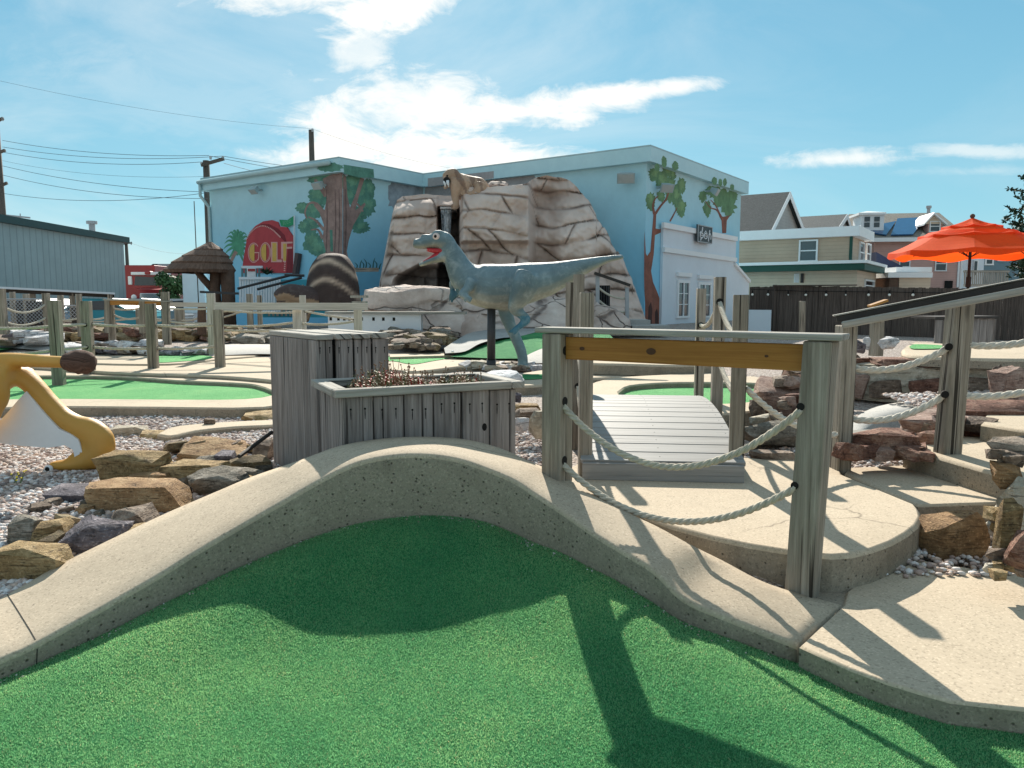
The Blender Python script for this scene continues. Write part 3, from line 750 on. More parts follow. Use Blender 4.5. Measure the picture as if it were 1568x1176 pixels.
for k in range(n):
    for u in (.27, .72):
        c = O+ux*(LX*(k+u)/n)+V((0, 0, zr-O.z-.07-.012*((k*7) % 3)))
        tube(bm, [c+uy*.004, c-uy*.002], .0065, 8, 1); tube(bm, [c-V((0, 0, .03))+uy*.004, c-V((0, 0, .03))-uy*.001], [(.0028, .034)]*2, 6, 1, up=(0, 0, 1))
c = O+ux*(LX*.80)+V((0, 0, .42)); tube(bm, [c+uy*.004, c-uy*.0015], [(.016, .024)]*2, 14, 1, up=(0, 0, 1)); obj('front_panel', bm, [M['plank'], M['dark']], pt)
def sprigs(u0, u1, n, hgt, reds, label, seed):
    r = random.Random(seed); bm = nb()
    t = thing('succulent', label, 'plant', O+ux*((u0+u1)/2*LX)+uy*.3+V((0, 0, zr-O.z-.03)))
    for i in range(n):
        u, w = r.uniform(u0, u1), r.uniform(.14, .86)
        b = O+ux*(u*LX)+uy*(w*LYp)+V((0, 0, zr-O.z-.03)); q = math.sin(math.pi*(u-u0)/(u1-u0))
        hg = hgt*(.35+.75*q)*r.uniform(.6, 1.1); lean = V((r.uniform(-.4, .4), r.uniform(-.4, .4), 1))
        tp = b+lean*hg
        mi = 0 if r.random() < .48 else (1 if r.random() < .65 else 2)
        if r.random() < reds: mi = 3
        tube(bm, [b, b.lerp(tp, .6), tp], [.003, .0025, .0015], 4, mi)
        for k in range(7):
            s = b.lerp(tp, .25+.75*k/6); a = r.uniform(0, 6.28); l = r.uniform(.012, .024)
            d = V((math.cos(a), math.sin(a), r.uniform(.2, .9))).normalized()*l; sd = d.cross(V((0, 0, 1))).normalized()*l*.33
            face(bm, [s, s+d*.6+sd, s+d, s+d*.6-sd], mi=mi)
        if r.random() < .2:
            st = tp+V((r.uniform(-.02, .02), r.uniform(-.02, .02), r.uniform(.03, .08))); tube(bm, [tp, st], .0016, 4, 1); sphere(bm, st, .006, 1, 1)
    obj('foliage', bm, [paint('sprig_green', (.13, .15, .06), .6), paint('sprig_brown', (.24, .14, .08), .7), paint('sprig_pink', (.34, .18, .12), .6), paint('sprig_red', (.42, .03, .03), .6)], t, recalc=False)
sprigs(.10, .60, 300, .125, .09, 'reddish bushy succulent clump at the left end of the planter', 3)
sprigs(.60, .92, 130, .085, .03, 'sparse dry brown succulent clump towards the right end of the planter', 5)

# --- white painted footbridge and its rope rails
ax0, ax1 = V((.455, 4.90, 0)), V((.66, 6.95, 0)); dB = (ax1-ax0).normalized(); sB = V((dB.y, -dB.x, 0))
BW, BL = 1.02, 3.1
fb = thing('footbridge', 'small arched plank footbridge painted off white', 'footbridge', ax0+sB*.5+dB*1.5+V((0, 0, .1)))
def archz(s): return .225+.20*math.sin(math.pi*max(0, min(1, s/BL)))
bm = nb(); n = 21
for k in range(n):
    s0, s1 = BL*k/n+.004, BL*(k+1)/n-.004
    A = ax0+dB*((s0+s1)/2)-sB*.012; sl = (archz(s1)-archz(s0))/(s1-s0)
    zc = (archz(s0)+archz(s1))/2-.012
    beam(bm, A+V((0, 0, zc)), A+sB*(BW+.024)+V((0, 0, zc)), s1-s0, .026, up=V((-dB.x*sl, -dB.y*sl, 1)), bev=.0025)
dkb = bm
bm = nb(); A = ax0+V((0, 0, .155)); beam(bm, A-dB*.012, A-dB*.012+sB*BW, .03, .11, bev=.003); obj('front_board', bm, M['deck'], fb)
for off in (0, BW-.04):
    bm = nb(); pr = []
    for k in range(25):
        s = BL*k/24; pr.append((s, archz(s)-.028))
    poly = [ax0+sB*off+dB*(s+.006)+V((0, 0, z)) for s, z in pr]+[ax0+sB*off+dB*(s+.006)+V((0, 0, max(.09, z-.16))) for s, z in reversed(pr)]
    prism(bm, poly, sB*.04); obj('side_board', bm, M['deck'], fb)
bm = dkb
for k in range(n):
    for o in (.03, .5, BW-.03):
        c = ax0+dB*(BL*(k+.5)/n)+sB*o+V((0, 0, (archz(BL*k/n)+archz(BL*(k+1)/n))/2+.0015)); tube(bm, [c-V((0, 0, .004)), c+V((0, 0, .0005))], .004, 6, 1)
obj('deck', bm, [M['deck'], M['dark']], fb)
def ropefence(name, label, cat, posts, ropes, group=None, mat='post', rmat='rope', caps=False, detail=True):
    """posts: (px, Y, zbase, ztop, w, d, ang); ropes: (i, j, zi, zj, sag, r)"""
    pos = []
    for (px, Y, z0, z1, w, d, a) in posts:
        mid = P(px, 480, Y); pos.append((V((mid.x, Y, z0)), V((mid.x, Y, z1)), w, d, a))
    t = thing(name, label, cat, (pos[0][0].x, pos[0][0].y, pos[0][0].z), group)
    for (b, tp, w, d, a) in pos: obj('post', post_bm(b-V((0, 0, .15)), tp, w, d, a, .004), M[mat], t)
    for (i, j, zi, zj, s, r) in ropes:
        A = V((pos[i][0].x, pos[i][0].y, zi)); B = V((pos[j][0].x, pos[j][0].y, zj)); bm = nb()
        if detail: rope(bm, sag(A, B, s, 20), r, n=5)
        else: tube(bm, sag(A, B, s, 12), r, 6)
        obj('rope', bm, M[rmat], t, True)
        if detail:
            d = (B-A); d.z = 0; d.normalize()
            for q, k, sg in ((A, i, 1), (B, j, -1)):
                w, dd, a = pos[k][2:]; e1 = V((math.cos(a), math.sin(a), 0)); e2 = V((-math.sin(a), math.cos(a), 0)); dd_ = d*sg
                # face the rope leaves by
                if abs(dd_.dot(e1))*dd > abs(dd_.dot(e2))*w: nn = e1*(1 if dd_.dot(e1) > 0 else -1); hw = w/2
                else: nn = e2*(1 if dd_.dot(e2) > 0 else -1); hw = dd/2
                t_ = hw/max(.2, dd_.dot(nn)); hole(t, q+dd_*t_-V((0, 0, .004)), nn, r*1.5)
    return t
BA = math.atan2(dB.y, dB.x)-math.pi/2
ropefence('bridge_rail', 'rope railing with three posts along the left side of the footbridge', 'railing',
          [(898, 5.02, .10, 1.30, .085, .10, BA+.12), (886, 6.35, .16, 1.46, .09, .09, BA), (873, 7.9, .2, 1.43, .09, .09, BA)],
          [(0, 1, .78, .86, .10, .019), (0, 1, .45, .55, .08, .019), (1, 2, .9, .9, .10, .019)])
ropefence('bridge_rail', 'rope railing with three posts along the right side of the footbridge', 'railing',
          [(1134, 4.98, .08, 1.285, .095, .10, BA-.15), (1101, 6.4, .16, 1.44, .09, .09, BA), (1073, 8.0, .2, 1.37, .09, .09, BA)],
          [(0, 1, 1.0, 1.24, .06, .02), (0, 1, .62, .78, .04, .019), (1, 2, 1.24, 1.0, .09, .02), (1, 2, .8, .68, .08, .019)])

# --- stair handrail on the right with its ropes
sr = thing('handrail', 'sloping dark topped handrail on rough posts beside the concrete steps', 'handrail', (2.4, 5.3, .1))
A0 = P(1297, 480, 5.2); p1 = V((A0.x, 5.2, 0)); A1 = P(1463, 480, 5.05); p2 = V((A1.x, 5.05, 0)); p3 = p2+(p2-p1)*1.05+V((0, -.25, 0))
def rz(px, py, Y): return P(px, py, Y).z
z1, z2 = rz(1297, 497, 5.2), rz(1465, 463, 5.05)
obj('post', post_bm(V((p1.x, p1.y, -.05)), V((p1.x, p1.y, z1-.005)), .10, .13, .05), M['post'], sr)
obj('post', post_bm(V((p2.x-.0, p2.y, .12)), V((p2.x+.03, p2.y, z2+.0)), .135, .11, .1), M['post'], sr)
p3z = .6; obj('post', post_bm(V((p3.x, p3.y, .3)), V((p3.x, p3.y, z2+.2)), .12, .11, .1), M['post'], sr)
d12 = (p2-p1).normalized(); n12 = V((-d12.y, d12.x, 0))
a = P(1281, 488.5, 5.12); b = P(1570, 433.5, 4.78); dd = (b-a).normalized(); b2 = b+dd*1.2
bm = nb(); beam(bm, a, b2, .05, .040, bev=.003); obj('top_board', bm, M['blackwood'], sr)
bm = nb(); beam(bm, a+V((0, 0, .0255))-dd*.02+V((0, .01, 0)), b2+V((0, 0, .0255))+V((0, .01, 0)), .085, .009, bev=.002); obj('cap_board', bm, M['cap'], sr)
a = P(1289, 498, 5.04); b = P(1570, 445, 4.70); dd = (b-a).normalized()
bm = nb(); beam(bm, a, b+dd*1.2, .05, .046, bev=.008); obj('lower_board', bm, M['cap'], sr)
for (q1, q2, s) in (((1300, 562, 5.2), (1453, 532, 5.03), .07), ((1297, 640, 5.2), (1447, 605, 5.03), .075), ((1478, 528, 5.03), (1700, 480, 4.7), .07), ((1472, 606, 5.03), (1700, 555, 4.7), .07)):
    bm = nb(); A, B = P(*q1), P(*q2); rope(bm, sag(A, B, s, 24), .024); obj('rope', bm, M['rope2'], sr, True)
for q in ((1453, 531, 4.985), (1447, 604, 4.985)): hole(sr, P(*q), (-.25, -.9, 0), .024)
bm = nb(); A, B = P(1142, 594, 4.99), V((p1.x, p1.y-.03, P(0, 664, 5.2).z)); rope(bm, sag(A, B, .09, 24), .021)
tag(obj('rope', bm, M['rope2'], None, True), 'single slack rope slung from the bridge rail to the stair handrail', 'rope')
# ------------------------------------------------------------------ the painted L-shaped building
dA = V((-.816, .578, 0)); dBv = V((.578, .816, 0))     # its two wall directions
C2 = V((3.92, 23, .3)); I0 = C2-dBv*0+dA*8.69; C1 = I0-dBv*3.9
LE = C1+dA*6.95; RE = C2+dBv*8.15
C1 = V((C1.x, C1.y, .3)); nA = V((-.578, -.816, 0)); nR = V((.816, -.578, 0)); nI = V((.816, -.578, 0))
ZR = 6.05; ZF = 5.52
ZR = Pp(985, 225, C2+nA*.25+nR*.25, nA).z; ZF = Pp(985, 250, C2, nA).z
def wallcol(name):
    m, n, p, tc = material(name, .75, .25); g = n('ShaderNodeNewGeometry').outputs['Position']; z = n('ShaderNodeSeparateXYZ', {0: g}).outputs[2]
    k = n.math('DIVIDE', n.math('SUBTRACT', z, .5), 5.5)
    k = n.math('ADD', k, n.math('MULTIPLY', n.math('SUBTRACT', n.noise(g, .5, 5, .6), .5), .22))
    c = n.ramp(k, [(.0, (.19, .52, .76)), (.35, (.26, .59, .77)), (.8, (.46, .70, .76)), (1, (.52, .73, .77))])
    v = tc.outputs['Object']; a = n.noise(v, 2.5, 8, .7); c = n.mix(n.ramp(a, [(.35, .12), (.6, 0)]), c, (.16, .32, .40))
    n.set(p, 'Base Color', c); bumpit(n, p, n.noise(v, 60, 4, .6), .15, .01); return m
M['wall'] = wallcol('mural_sky_paint')
bl = thing('painted_building', 'flat roofed building painted as blue sky with trees behind the rockwork', 'building', (0, 27, .4))
def wallbox(a, b, nrm, z0, z1, th=.25, name='wall', mat='wall'):
    bm = nb(); a, b = V((a.x, a.y, z0)), V((b.x, b.y, z0)); obox(bm, a, b-a, -nrm*th, V((0, 0, z1-z0))); return obj(name, bm, M[mat], bl)
wallbox(C1, LE, nA, .2, ZF+.02)
wallbox(C1-nI*.0-nA*.25, I0, nI, .2, ZF+.02)
wallbox(C2-nR*.25, I0, nA, .2, ZF+.02)
wallbox(C2, RE, nR, .2, ZF+.02)
# far walls and roof close the volume
bk1, bk2 = LE+dBv*9, RE+dA*15
wallbox(LE+nA*-.26, LE+dBv*9, dA, .2, ZF+.02); wallbox(RE-nR*.26, RE+dA*15.0, dBv, .2, ZF+.02)
def lift(p, z): return V((p.x, p.y, z))
corners = [LE+nA*.22+dA*.2, C1+nA*.22+nI*.22, I0+nI*.22+nA*.22, C2+nA*.22+nR*.22, RE+nR*.22+dBv*.2, RE+dBv*.2+dA*15.3, LE+dBv*11.9+dA*.2]
bm = nb(); poly = [lift(p, ZF) for p in corners]; prism(bm, poly, V((0, 0, ZR-ZF)))
obj('fascia', bm, M['wall'], bl)
bm = nb(); poly = [lift(p, ZR+.002) for p in corners]; prism(bm, poly, V((0, 0, .045))); rf = obj('roof', bm, paint('roof_edge', (.36, .50, .52), .6, .1), bl)
# gutter and downpipe at the left end
bm = nb(); g0 = LE+nA*.32+dA*.2; tube(bm, [lift(g0, ZR-.12), lift(C1+nA*.32+dA*.1, ZR-.12)], .075, 8); g1 = LE+nA*.30+dA*.12
tube(bm, [lift(g1, ZR-.15), lift(g1, ZR-.6), lift(LE+nA*.06-dA*.02, ZR-1.0), lift(LE+nA*.06-dA*.02, .4)], .06, 8); obj('gutter', bm, paint('gutter_paint', (.42, .57, .58), .5), bl, True)
# --- paint on the walls
PLN = {'A': (C1, nA), 'I': (I0, nI), 'B': (C2, nA), 'R': (C2, nR), 'FA': (C1+nA*.22, nA), 'FI': (I0+nI*.22, nI), 'FB': (C2+nA*.22, nA), 'FR': (C2+nR*.22, nR)}
def soft(px, n=4): return [(p.x, p.y) for p in smooth_line([V((a, b, 0)) for a, b in px+[px[0]]], n)[:-1]]
def patch(bm, pl, px, lay, mi=0, sm=0):
    """a flat painted shape, outline given by its sight lines on that wall"""
    p0, nn = PLN[pl]; o = p0+nn*(.004*lay)
    if sm: px = soft(px, sm)
    f = bm.faces.new([bm.verts.new(Pp(x, y, o, nn)) for x, y in px]); f.material_index = mi
    tris(bm, [f])
def blob(bm, pl, cx, cy, rx, ry, lay, mi=0, seed=0, k=18, jag=.22):
    r = random.Random(seed); pts = []
    for i in range(k*2):
        a = math.pi*i/k; q = 1+jag*(r.random()-.5)*2*(1 if i % 2 else .5)
        pts.append((cx+rx*q*math.cos(a), cy+ry*q*math.sin(a)))
    patch(bm, pl, pts, lay, mi)
def limb(bm, pl, line, lay, mi=0):
    """tapering painted branch: (px,py,width)"""
    L_, R_ = [], []
    q = smooth_line([V(p) for p in line], 4)
    for i, p in enumerate(q):
        t = (q[min(i+1, len(q)-1)]-q[max(i-1, 0)]); t = V((t.x, t.y, 0)).normalized(); s = V((-t.y, t.x, 0))*(p.z/2)
        L_.append((p.x+s.x, p.y+s.y)); R_.append((p.x-s.x, p.y-s.y))
    patch(bm, pl, L_+R_[::-1], lay, mi)
def mpaint(name, c, v=.45, s=3.5): return paint(name, c, .75, v, s, .1)
mLeaf = mpaint('mural_leaf', (.10, .25, .19)); mLeaf2 = mpaint('mural_leaf_light', (.14, .31, .21)); mBark = mpaint('mural_bark', (.30, .205, .18)); mBarkD = mpaint('mural_bark_dark', (.17, .11, .10))
mOlive = mpaint('mural_olive_leaf', (.13, .25, .125)); mRed = mpaint('mural_red_bark', (.24, .09, .06)); mRedD = mpaint('mural_red_bark_dark', (.06, .025, .02))
# big tree on the corner: A side and I side
bm = nb()
for i, (x, y, a, b) in enumerate([(480, 322, 17, 13), (463, 318, 10, 9), (474, 345, 13, 13), (466, 347, 9, 10), (480, 372, 15, 18), (488, 382, 12, 12), (490, 300, 18, 14), (488, 275, 16, 10), (505, 268, 20, 8), (508, 362, 5, 16)]): (blob(bm, 'A', x, y, a, b, 1+.1*i, 0, i), blob(bm, 'A', x-a*.15, y-b*.25, a*.62, b*.5, 1.05+.1*i, 2, i+500, jag=.4))
for i, (x, y, a, b) in enumerate([(540, 280, 18, 13), (556, 296, 16, 22), (562, 315, 13, 17), (548, 330, 12, 14), (552, 348, 14, 9), (535, 300, 8, 14), (566, 290, 8, 16)]): (blob(bm, 'I', x, y, a, b, 1+.1*i, 0, 20+i), blob(bm, 'I', x+a*.1, y-b*.2, a*.6, b*.5, 1.05+.1*i, 2, i+520, jag=.4))
for i, (x, y, a, b) in enumerate([(505, 256, 34, 7), ]): blob(bm, 'FA', x, y, a-14, b, 1, 0, 40)
patch(bm, 'FI', [(526, 252), (572, 259), (573, 272), (550, 272), (527, 266)], 1)
blob(bm, 'I', 612, 300, 17, 26, 1, 1, 50); blob(bm, 'I', 636, 290, 16, 24, 1.2, 1, 51)
fol = obj('painted_foliage', bm, [mLeaf, mpaint('mural_dusk', (.30, .34, .37)), mLeaf2], bl)
bm = nb()
patch(bm, 'A', [(490, 400), (499, 385), (494, 366), (496, 345), (489, 325), (480, 314), (486, 310), (497, 322), (501, 300), (494, 274), (505, 268), (524.5, 262), (524.5, 402), (488, 402)], 2)
limb(bm, 'A', [(498, 330, 5), (484, 312, 4), (473, 312, 3), (467, 325, 2.4), (470, 335, 2)], 2.1); limb(bm, 'A', [(496, 352, 5), (484, 338, 3.5), (472, 332, 2)], 2.2)
limb(bm, 'A', [(500, 300, 8), (490, 285, 7), (482, 275, 4)], 2.3); limb(bm, 'A', [(494, 365, 5), (487, 352, 3), (476, 352, 2)], 2.4)
patch(bm, 'I', [(525.5, 266), (530, 270), (532, 300), (536, 318), (545, 296), (552, 272), (558, 274), (549, 302), (544, 322), (552, 316), (558, 310), (560, 313), (552, 326), (541, 345), (534, 368), (531, 385), (535, 402), (545, 411), (525.5, 411)], 2)
limb(bm, 'I', [(538, 318, 5), (546, 312, 3.5), (556, 324, 2.4)], 2.1)
patch(bm, 'A', [(505, 352), (509, 352), (510, 385), (506, 385)], 2.6, 2)
for x in (500, 513, 519): limb(bm, 'A', [(x, 290, 1), (x+1, 340, 2), (x-1, 395, 1)], 2.8, 1)
limb(bm, 'I', [(529, 290, 1), (530, 340, 2), (528, 400, 1)], 2.8, 1)
obj('painted_trunk', bm, [mBark, mBarkD, mLeaf], bl)
# palm and grass
bm = nb()
r = random.Random(4)
for k in range(17):
    a = -math.pi*.5+(k-8)*.33; L_ = 29-4*abs(math.sin(a*1.0))+r.uniform(-2, 2)
    ex_, ey_ = math.cos(a)*L_*.72, math.sin(a)*L_
    if abs(k-8) > 6: ey_ += 4
    limb(bm, 'A', [(364, 374, 4.5), (364+ex_*.45, 374+ey_*.55-1, 4.2), (364+ex_*.8, 374+ey_*.85, 2.6), (364+ex_+math.copysign(2, ex_), 374+ey_*.92+5, .6)], 1+.05*k, 0)
blob(bm, 'A', 365, 377, 9, 14, 2, 0, 3, jag=.15)
limb(bm, 'A', [(362, 385, 6), (357, 393, 5), (352.5, 404, 5), (350, 416, 6)], 2.2, 1)
obj('painted_palm', bm, [mpaint('mural_palm', (.08, .29, .18)), mBark], bl)
bm = nb()
for x, h_ in ((546, 10), (551, 14), (556, 12), (560, 16), (566, 10), (571, 17), (576, 13), (581, 9)):
    limb(bm, 'I', [(x, 412, 2), (x+1, 412-h_*.6, 1.6), (x+(3 if x % 2 else -3), 412-h_, .5)], 1+.02*(x-540), 0)
obj('painted_grass', bm, mpaint('mural_grass', (.05, .15, .15)), bl)
# dusk band and brown tone painted on the inner walls
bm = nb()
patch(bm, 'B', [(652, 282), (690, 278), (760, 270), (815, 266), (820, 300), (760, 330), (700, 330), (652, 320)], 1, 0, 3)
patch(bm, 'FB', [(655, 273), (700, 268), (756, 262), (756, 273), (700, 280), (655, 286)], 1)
obj('painted_dusk', bm, [mpaint('mural_brown_tone', (.34, .33, .33), .3, .8)], bl)
# two gum trees on the right-hand wall
bm = nb()
patch(bm, 'R', [(988, 496), (988, 465), (986.5, 440), (986.2, 420), (986.5, 390), (987, 352), (989, 388), (991, 392), (996, 385), (999, 350), (1001, 325), (1005, 325), (1004, 350), (1010, 351), (1020, 346), (1020, 350), (1010, 357), (1003, 360), (1001, 390), (997, 415), (1000, 432), (1006, 446), (1011, 460), (1014, 480), (1013, 498)], 2)
limb(bm, 'R', [(1002, 328, 4), (1000, 315, 3), (1003, 305, 2), (1008, 300, 1.5)], 2.1); limb(bm, 'R', [(1003, 328, 4), (1012, 315, 3), (1020, 305, 2.6), (1026, 288, 1.6)], 2.2); limb(bm, 'R', [(1026, 339, 2.4), (1032, 328, 2), (1037, 318, 1)], 2.3)
for q in ([(992, 495), (993, 470), (997, 462), (999, 475), (998, 496)], [(1003, 497), (1003, 478), (1006, 472), (1008, 482), (1008, 497)]): patch(bm, 'R', q, 2.8, 1)
obj('painted_gum_trunk', bm, [mRed, mRedD], bl)
bm = nb()
patch(bm, 'R', [(1106, 357), (1105, 338), (1101, 330), (1108, 332), (1116, 330), (1120, 326), (1113, 338), (1112, 357)], 2)
limb(bm, 'R', [(1106, 335, 3.4), (1098, 322, 2.4), (1088, 318, 1.6), (1080, 308, 1)], 2.1); limb(bm, 'R', [(1104, 331, 2), (1096, 315, 1.6), (1088, 306, 1)], 2.2)
obj('painted_gum_trunk', bm, [mRed, mRedD], bl)
bm = nb()
for i, (x, y, a, b) in enumerate([(996, 308, 7, 14), (1004, 268, 11, 10), (1014, 276, 10, 14), (1027, 290, 9, 20), (1036, 300, 8, 16), (1043, 285, 7, 12), (1042, 318, 8, 14), (1012, 300, 6, 10), (1030, 268, 5, 8), (1022, 262, 8, 8)]): (blob(bm, 'R', x, y, a, b, 1+.1*i, 0, 60+i, jag=.3), blob(bm, 'R', x+a*.1, y-b*.2, a*.55, b*.55, 1.05+.1*i, 1, 560+i, jag=.4))
for i, (x, y, a, b) in enumerate([(1076, 300, 6, 9), (1083, 320, 6, 12), (1095, 295, 11, 9), (1106, 304, 14, 15), (1116, 315, 11, 16), (1122, 300, 7, 10), (1088, 292, 8, 7)]): blob(bm, 'R', x, y, a, b, 1+.1*i, 0, 80+i, jag=.3)
for i, (x, y, a, b) in enumerate([(1017, 248, 4, 9), (1034, 254, 5, 7), (1094, 277, 4, 6), (1103, 280, 3, 6), (1110, 279, 3, 6), (1121, 287, 3, 5), (1006, 256, 4, 6)]): blob(bm, 'FR', x, y, a, b, 1+.1*i, 0, 100+i, jag=.2)
obj('painted_gum_leaves', bm, [mOlive, mpaint('mural_olive_light', (.19, .32, .15))], bl)
# red sign painted beside the palm
sg = thing('golf_sign', 'red barn shaped sign with yellow GOLF lettering and green pennant on the blue wall', 'sign', Pp(410, 400, C1, nA))
sR, sRd, sPk, sY = mpaint('sign_red', (.42, .06, .07), .15), mpaint('sign_dark_red', (.20, .025, .035), .2), mpaint('sign_pink', (.66, .36, .33), .1), mpaint('sign_yellow', (.62, .40, .10), .15)
p0 = C1+nA*.05
def sp(x, y, k): return Pp(x, y, p0+nA*(.004*k), nA)
bm = nb(); out = [(370, 418), (373, 395), (378, 366), (382, 356), (391, 346), (403, 339), (416, 337), (425, 340), (428, 347), (439, 348), (449, 363), (449, 418)]
prism(bm, [Pp(x, y, p0, nA) for x, y in out], -nA*.045); obj('board', bm, sR, sg)
def sflat(bm, px, k, mi=0):
    f = bm.faces.new([bm.verts.new(sp(x, y, k)) for x, y in px]); f.material_index = mi; tris(bm, [f])
bm = nb(); sflat(bm, [(378, 368), (385, 355), (396, 348), (405, 347), (418, 352), (428, 362), (436, 370), (440, 374), (436, 360), (426, 350), (412, 343), (400, 343), (388, 350), (380, 360)], 1); sflat(bm, [(441, 382), (448, 378), (448, 418), (438, 418)], 1); obj('dark_red_stripe', bm, sRd, sg)  # darker red bands of the sign's own paint
bm = nb(); ar = smooth_line([V((377, 367, 0)), V((384, 356, 0)), V((393, 348.5, 0)), V((404, 346, 0)), V((416, 351, 0)), V((424, 358, 0)), V((429, 363, 0))], 5)
for q in ar[::1]: sflat(bm, [(q.x-.75, q.y-1), (q.x+.75, q.y-1), (q.x+.75, q.y+1), (q.x-.75, q.y+1)], 2)
for i in range(12): y = 378+i*3.2; sflat(bm, [(437-.2*i, y), (439.2-.2*i, y+.3), (438.6-.2*i, y+2), (436.4-.2*i, y+1.8)], 2)
obj('rope_pattern', bm, sPk, sg)
def sring(bm, cx, cy, rx, ry, wd, k, a0=0, a1=360, mi=0):
    n = 28
    for i in range(n):
        A, B = rad(lerp(a0, a1, i/n)), rad(lerp(a0, a1, (i+1)/n))
        sflat(bm, [(cx+rx*math.cos(A), cy+ry*math.sin(A)), (cx+rx*math.cos(B), cy+ry*math.sin(B)), (cx+(rx-wd)*math.cos(B), cy+(ry-wd)*math.sin(B)), (cx+(rx-wd)*math.cos(A), cy+(ry-wd)*math.sin(A))], k, mi)
def halfdisc(bm, cx, cy, rx, ry, k, mi, x1):
    pts = []
    for i in range(25):
        a = rad(90+180*i/24); pts.append((cx+rx*math.cos(a), cy+ry*math.sin(a)))
    pts += [(x1, cy-ry*.96), (x1, cy+ry*.96)]; sflat(bm, pts, k, mi)
for L_ in 'GOLF':
    bm = nb()
    if L_ == 'G':
        sring(bm, 388.5, 387, 9, 15.5, 1.2, 3, 40, 320); sring(bm, 388.5, 387, 7, 13.6, .8, 3.2, 60, 300); halfdisc(bm, 388.2, 387, 6.4, 13, 3.4, 1, 389.6)
        sflat(bm, [(389.5, 386), (397, 386), (397, 394), (395.5, 399), (394.6, 398), (395.6, 393), (395.6, 387.6), (389.5, 387.6)], 3.6)
    if L_ == 'O': sring(bm, 406.5, 386.5, 8.6, 15.5, 1.2, 3); sring(bm, 406.5, 386.5, 6.8, 13.6, .8, 3.2); halfdisc(bm, 406, 386.5, 6.2, 13, 3.4, 1, 407.5)
    if L_ == 'L':
        sflat(bm, [(415, 370.5), (425, 370.5), (425, 397.5), (431.5, 397.5), (431.5, 401.5), (415, 401.5)], 3); sflat(bm, [(417, 372), (423.4, 372), (423.4, 400), (417, 400)], 3.4, 1)
    if L_ == 'F':
        sflat(bm, [(430.5, 370.5), (448, 370), (448, 372.6), (439.5, 373), (439.5, 378), (447.5, 377.8), (447.5, 380.6), (439, 381), (438, 401), (433, 401), (433, 396), (430.5, 396)], 3); sflat(bm, [(433.4, 373), (438.6, 373), (438, 399.5), (433.8, 399.5)], 3.4, 1)
    obj('letter', bm, [sPk, sY], sg)
bm = nb(); sflat(bm, [(427.5, 336.5), (440, 337), (449.5, 330.5), (449.8, 343.5), (441, 347.5), (430.5, 346)], 1.5); sflat(bm, [(433, 338.5), (434, 338.5), (434.4, 345), (433.4, 345)], 2, 1)
for x, y in ((436.5, 340.5), (440.3, 339.6), (444, 338)): sring(bm, x, y+.8, 1.6, 2.6, .7, 2, 20, 330, 1)
obj('pennant', bm, [mpaint('pennant_green', (.03, .28, .13), .15), mpaint('pennant_text', (.16, .42, .26), .1)], sg)
bm = nb(); tube(bm, [sp(450.8, 330, 8), sp(450.2, 420, 8)], .025, 6); obj('flagpole', bm, M['bluewhite'], sg)
bm = nb(); beam(bm, sp(457, 388, 14), sp(452.5, 421, 14), .16, .16); tag(obj('timber_post', bm, paint('dark_timber', (.10, .075, .075), .8, .2)), 'short dark leaning timber between the red sign and the striped statue', 'post')
# floodlights
def flood(pl, px, py, s, dirv, zrot=0):
    p0, nn = PLN[pl]; c = Pp(px, py, p0, nn); side = V((-nn.y, nn.x, 0))
    bm = nb(); d = V(dirv).normalized()
    tube(bm, [c, c+nn*.22], .04, 8); q = c+nn*.28
    s1 = d.cross(V((0, 0, 1))).normalized(); u1 = s1.cross(d)
    ptsb = [q-d*.10+s1*a*s*.55+u1*b*s*.35 for a, b in ((-1, -1), (1, -1), (1, 1), (-1, 1))]; ptsf = [q+d*.14+s1*a*s+u1*b*s*.62 for a, b in ((-1, -1), (1, -1), (1, 1), (-1, 1))]
    hexa(bm, ptsb+ptsf); o = obj('floodlight', bm, paint('flood_housing', (.36, .46, .48), .5), bl)
    bm = nb(); obox(bm, q+d*.141-s1*s*.85-u1*s*.5, s1*s*1.7, u1*s*1.0, d*.012); obj('lamp_glass', bm, paint('flood_glass', (.42, .46, .45), .3, .15), o)
flood('A', 401, 291, .17, (-.35, -.55, -.75)); flood('A', 499, 284, .19, (-.45, -.7, -.5)); flood('B', 965, 272, .26, (-.1, -.8, -.55)); flood('R', 1006, 287, .21, (.2, -.8, -.5)); flood('R', 1081, 293, .2, (.8, -.4, -.5))
# --- white false-front annex on the right wall
an = thing('white_annex', 'white false fronted annex with two tall windows and a black emblem sign', 'building', (6, 25.5, .4))
fo = nR*.09
def fp(px, py, k=0): return Pp(px, py, C2+fo+nR*k, nR)
bm = nb(); q = [fp(1016, 344), fp(1127.5, 365), fp(1127.5, 404), fp(1147, 430), fp(1147, 492), fp(1016, 500)]
q[5] = V((q[0].x, q[0].y, .3)); q[4] = V((q[3].x, q[3].y, .3)); q[2] = V((q[1].x, q[1].y, q[2].z))
prism(bm, q, -nR*.083); obj('wall', bm, M['bluewhite'], an)
def trimbar(a, b, w_, k, mat='trim', nm='trim'):
    bm = nb(); beam(bm, a, b, .09, w_, up=(0, 0, 1)); return obj(nm, bm, M[mat], an)
trimbar(fp(1015, 344.5, .05), fp(1128, 366, .05), .16, 0, nm='cornice'); trimbar(fp(1016, 382, .03), fp(1127, 398, .03), .15, 0)
trimbar(fp(1125, 404, .04), fp(1148, 431, .04), .10, 0, nm='gable_board')
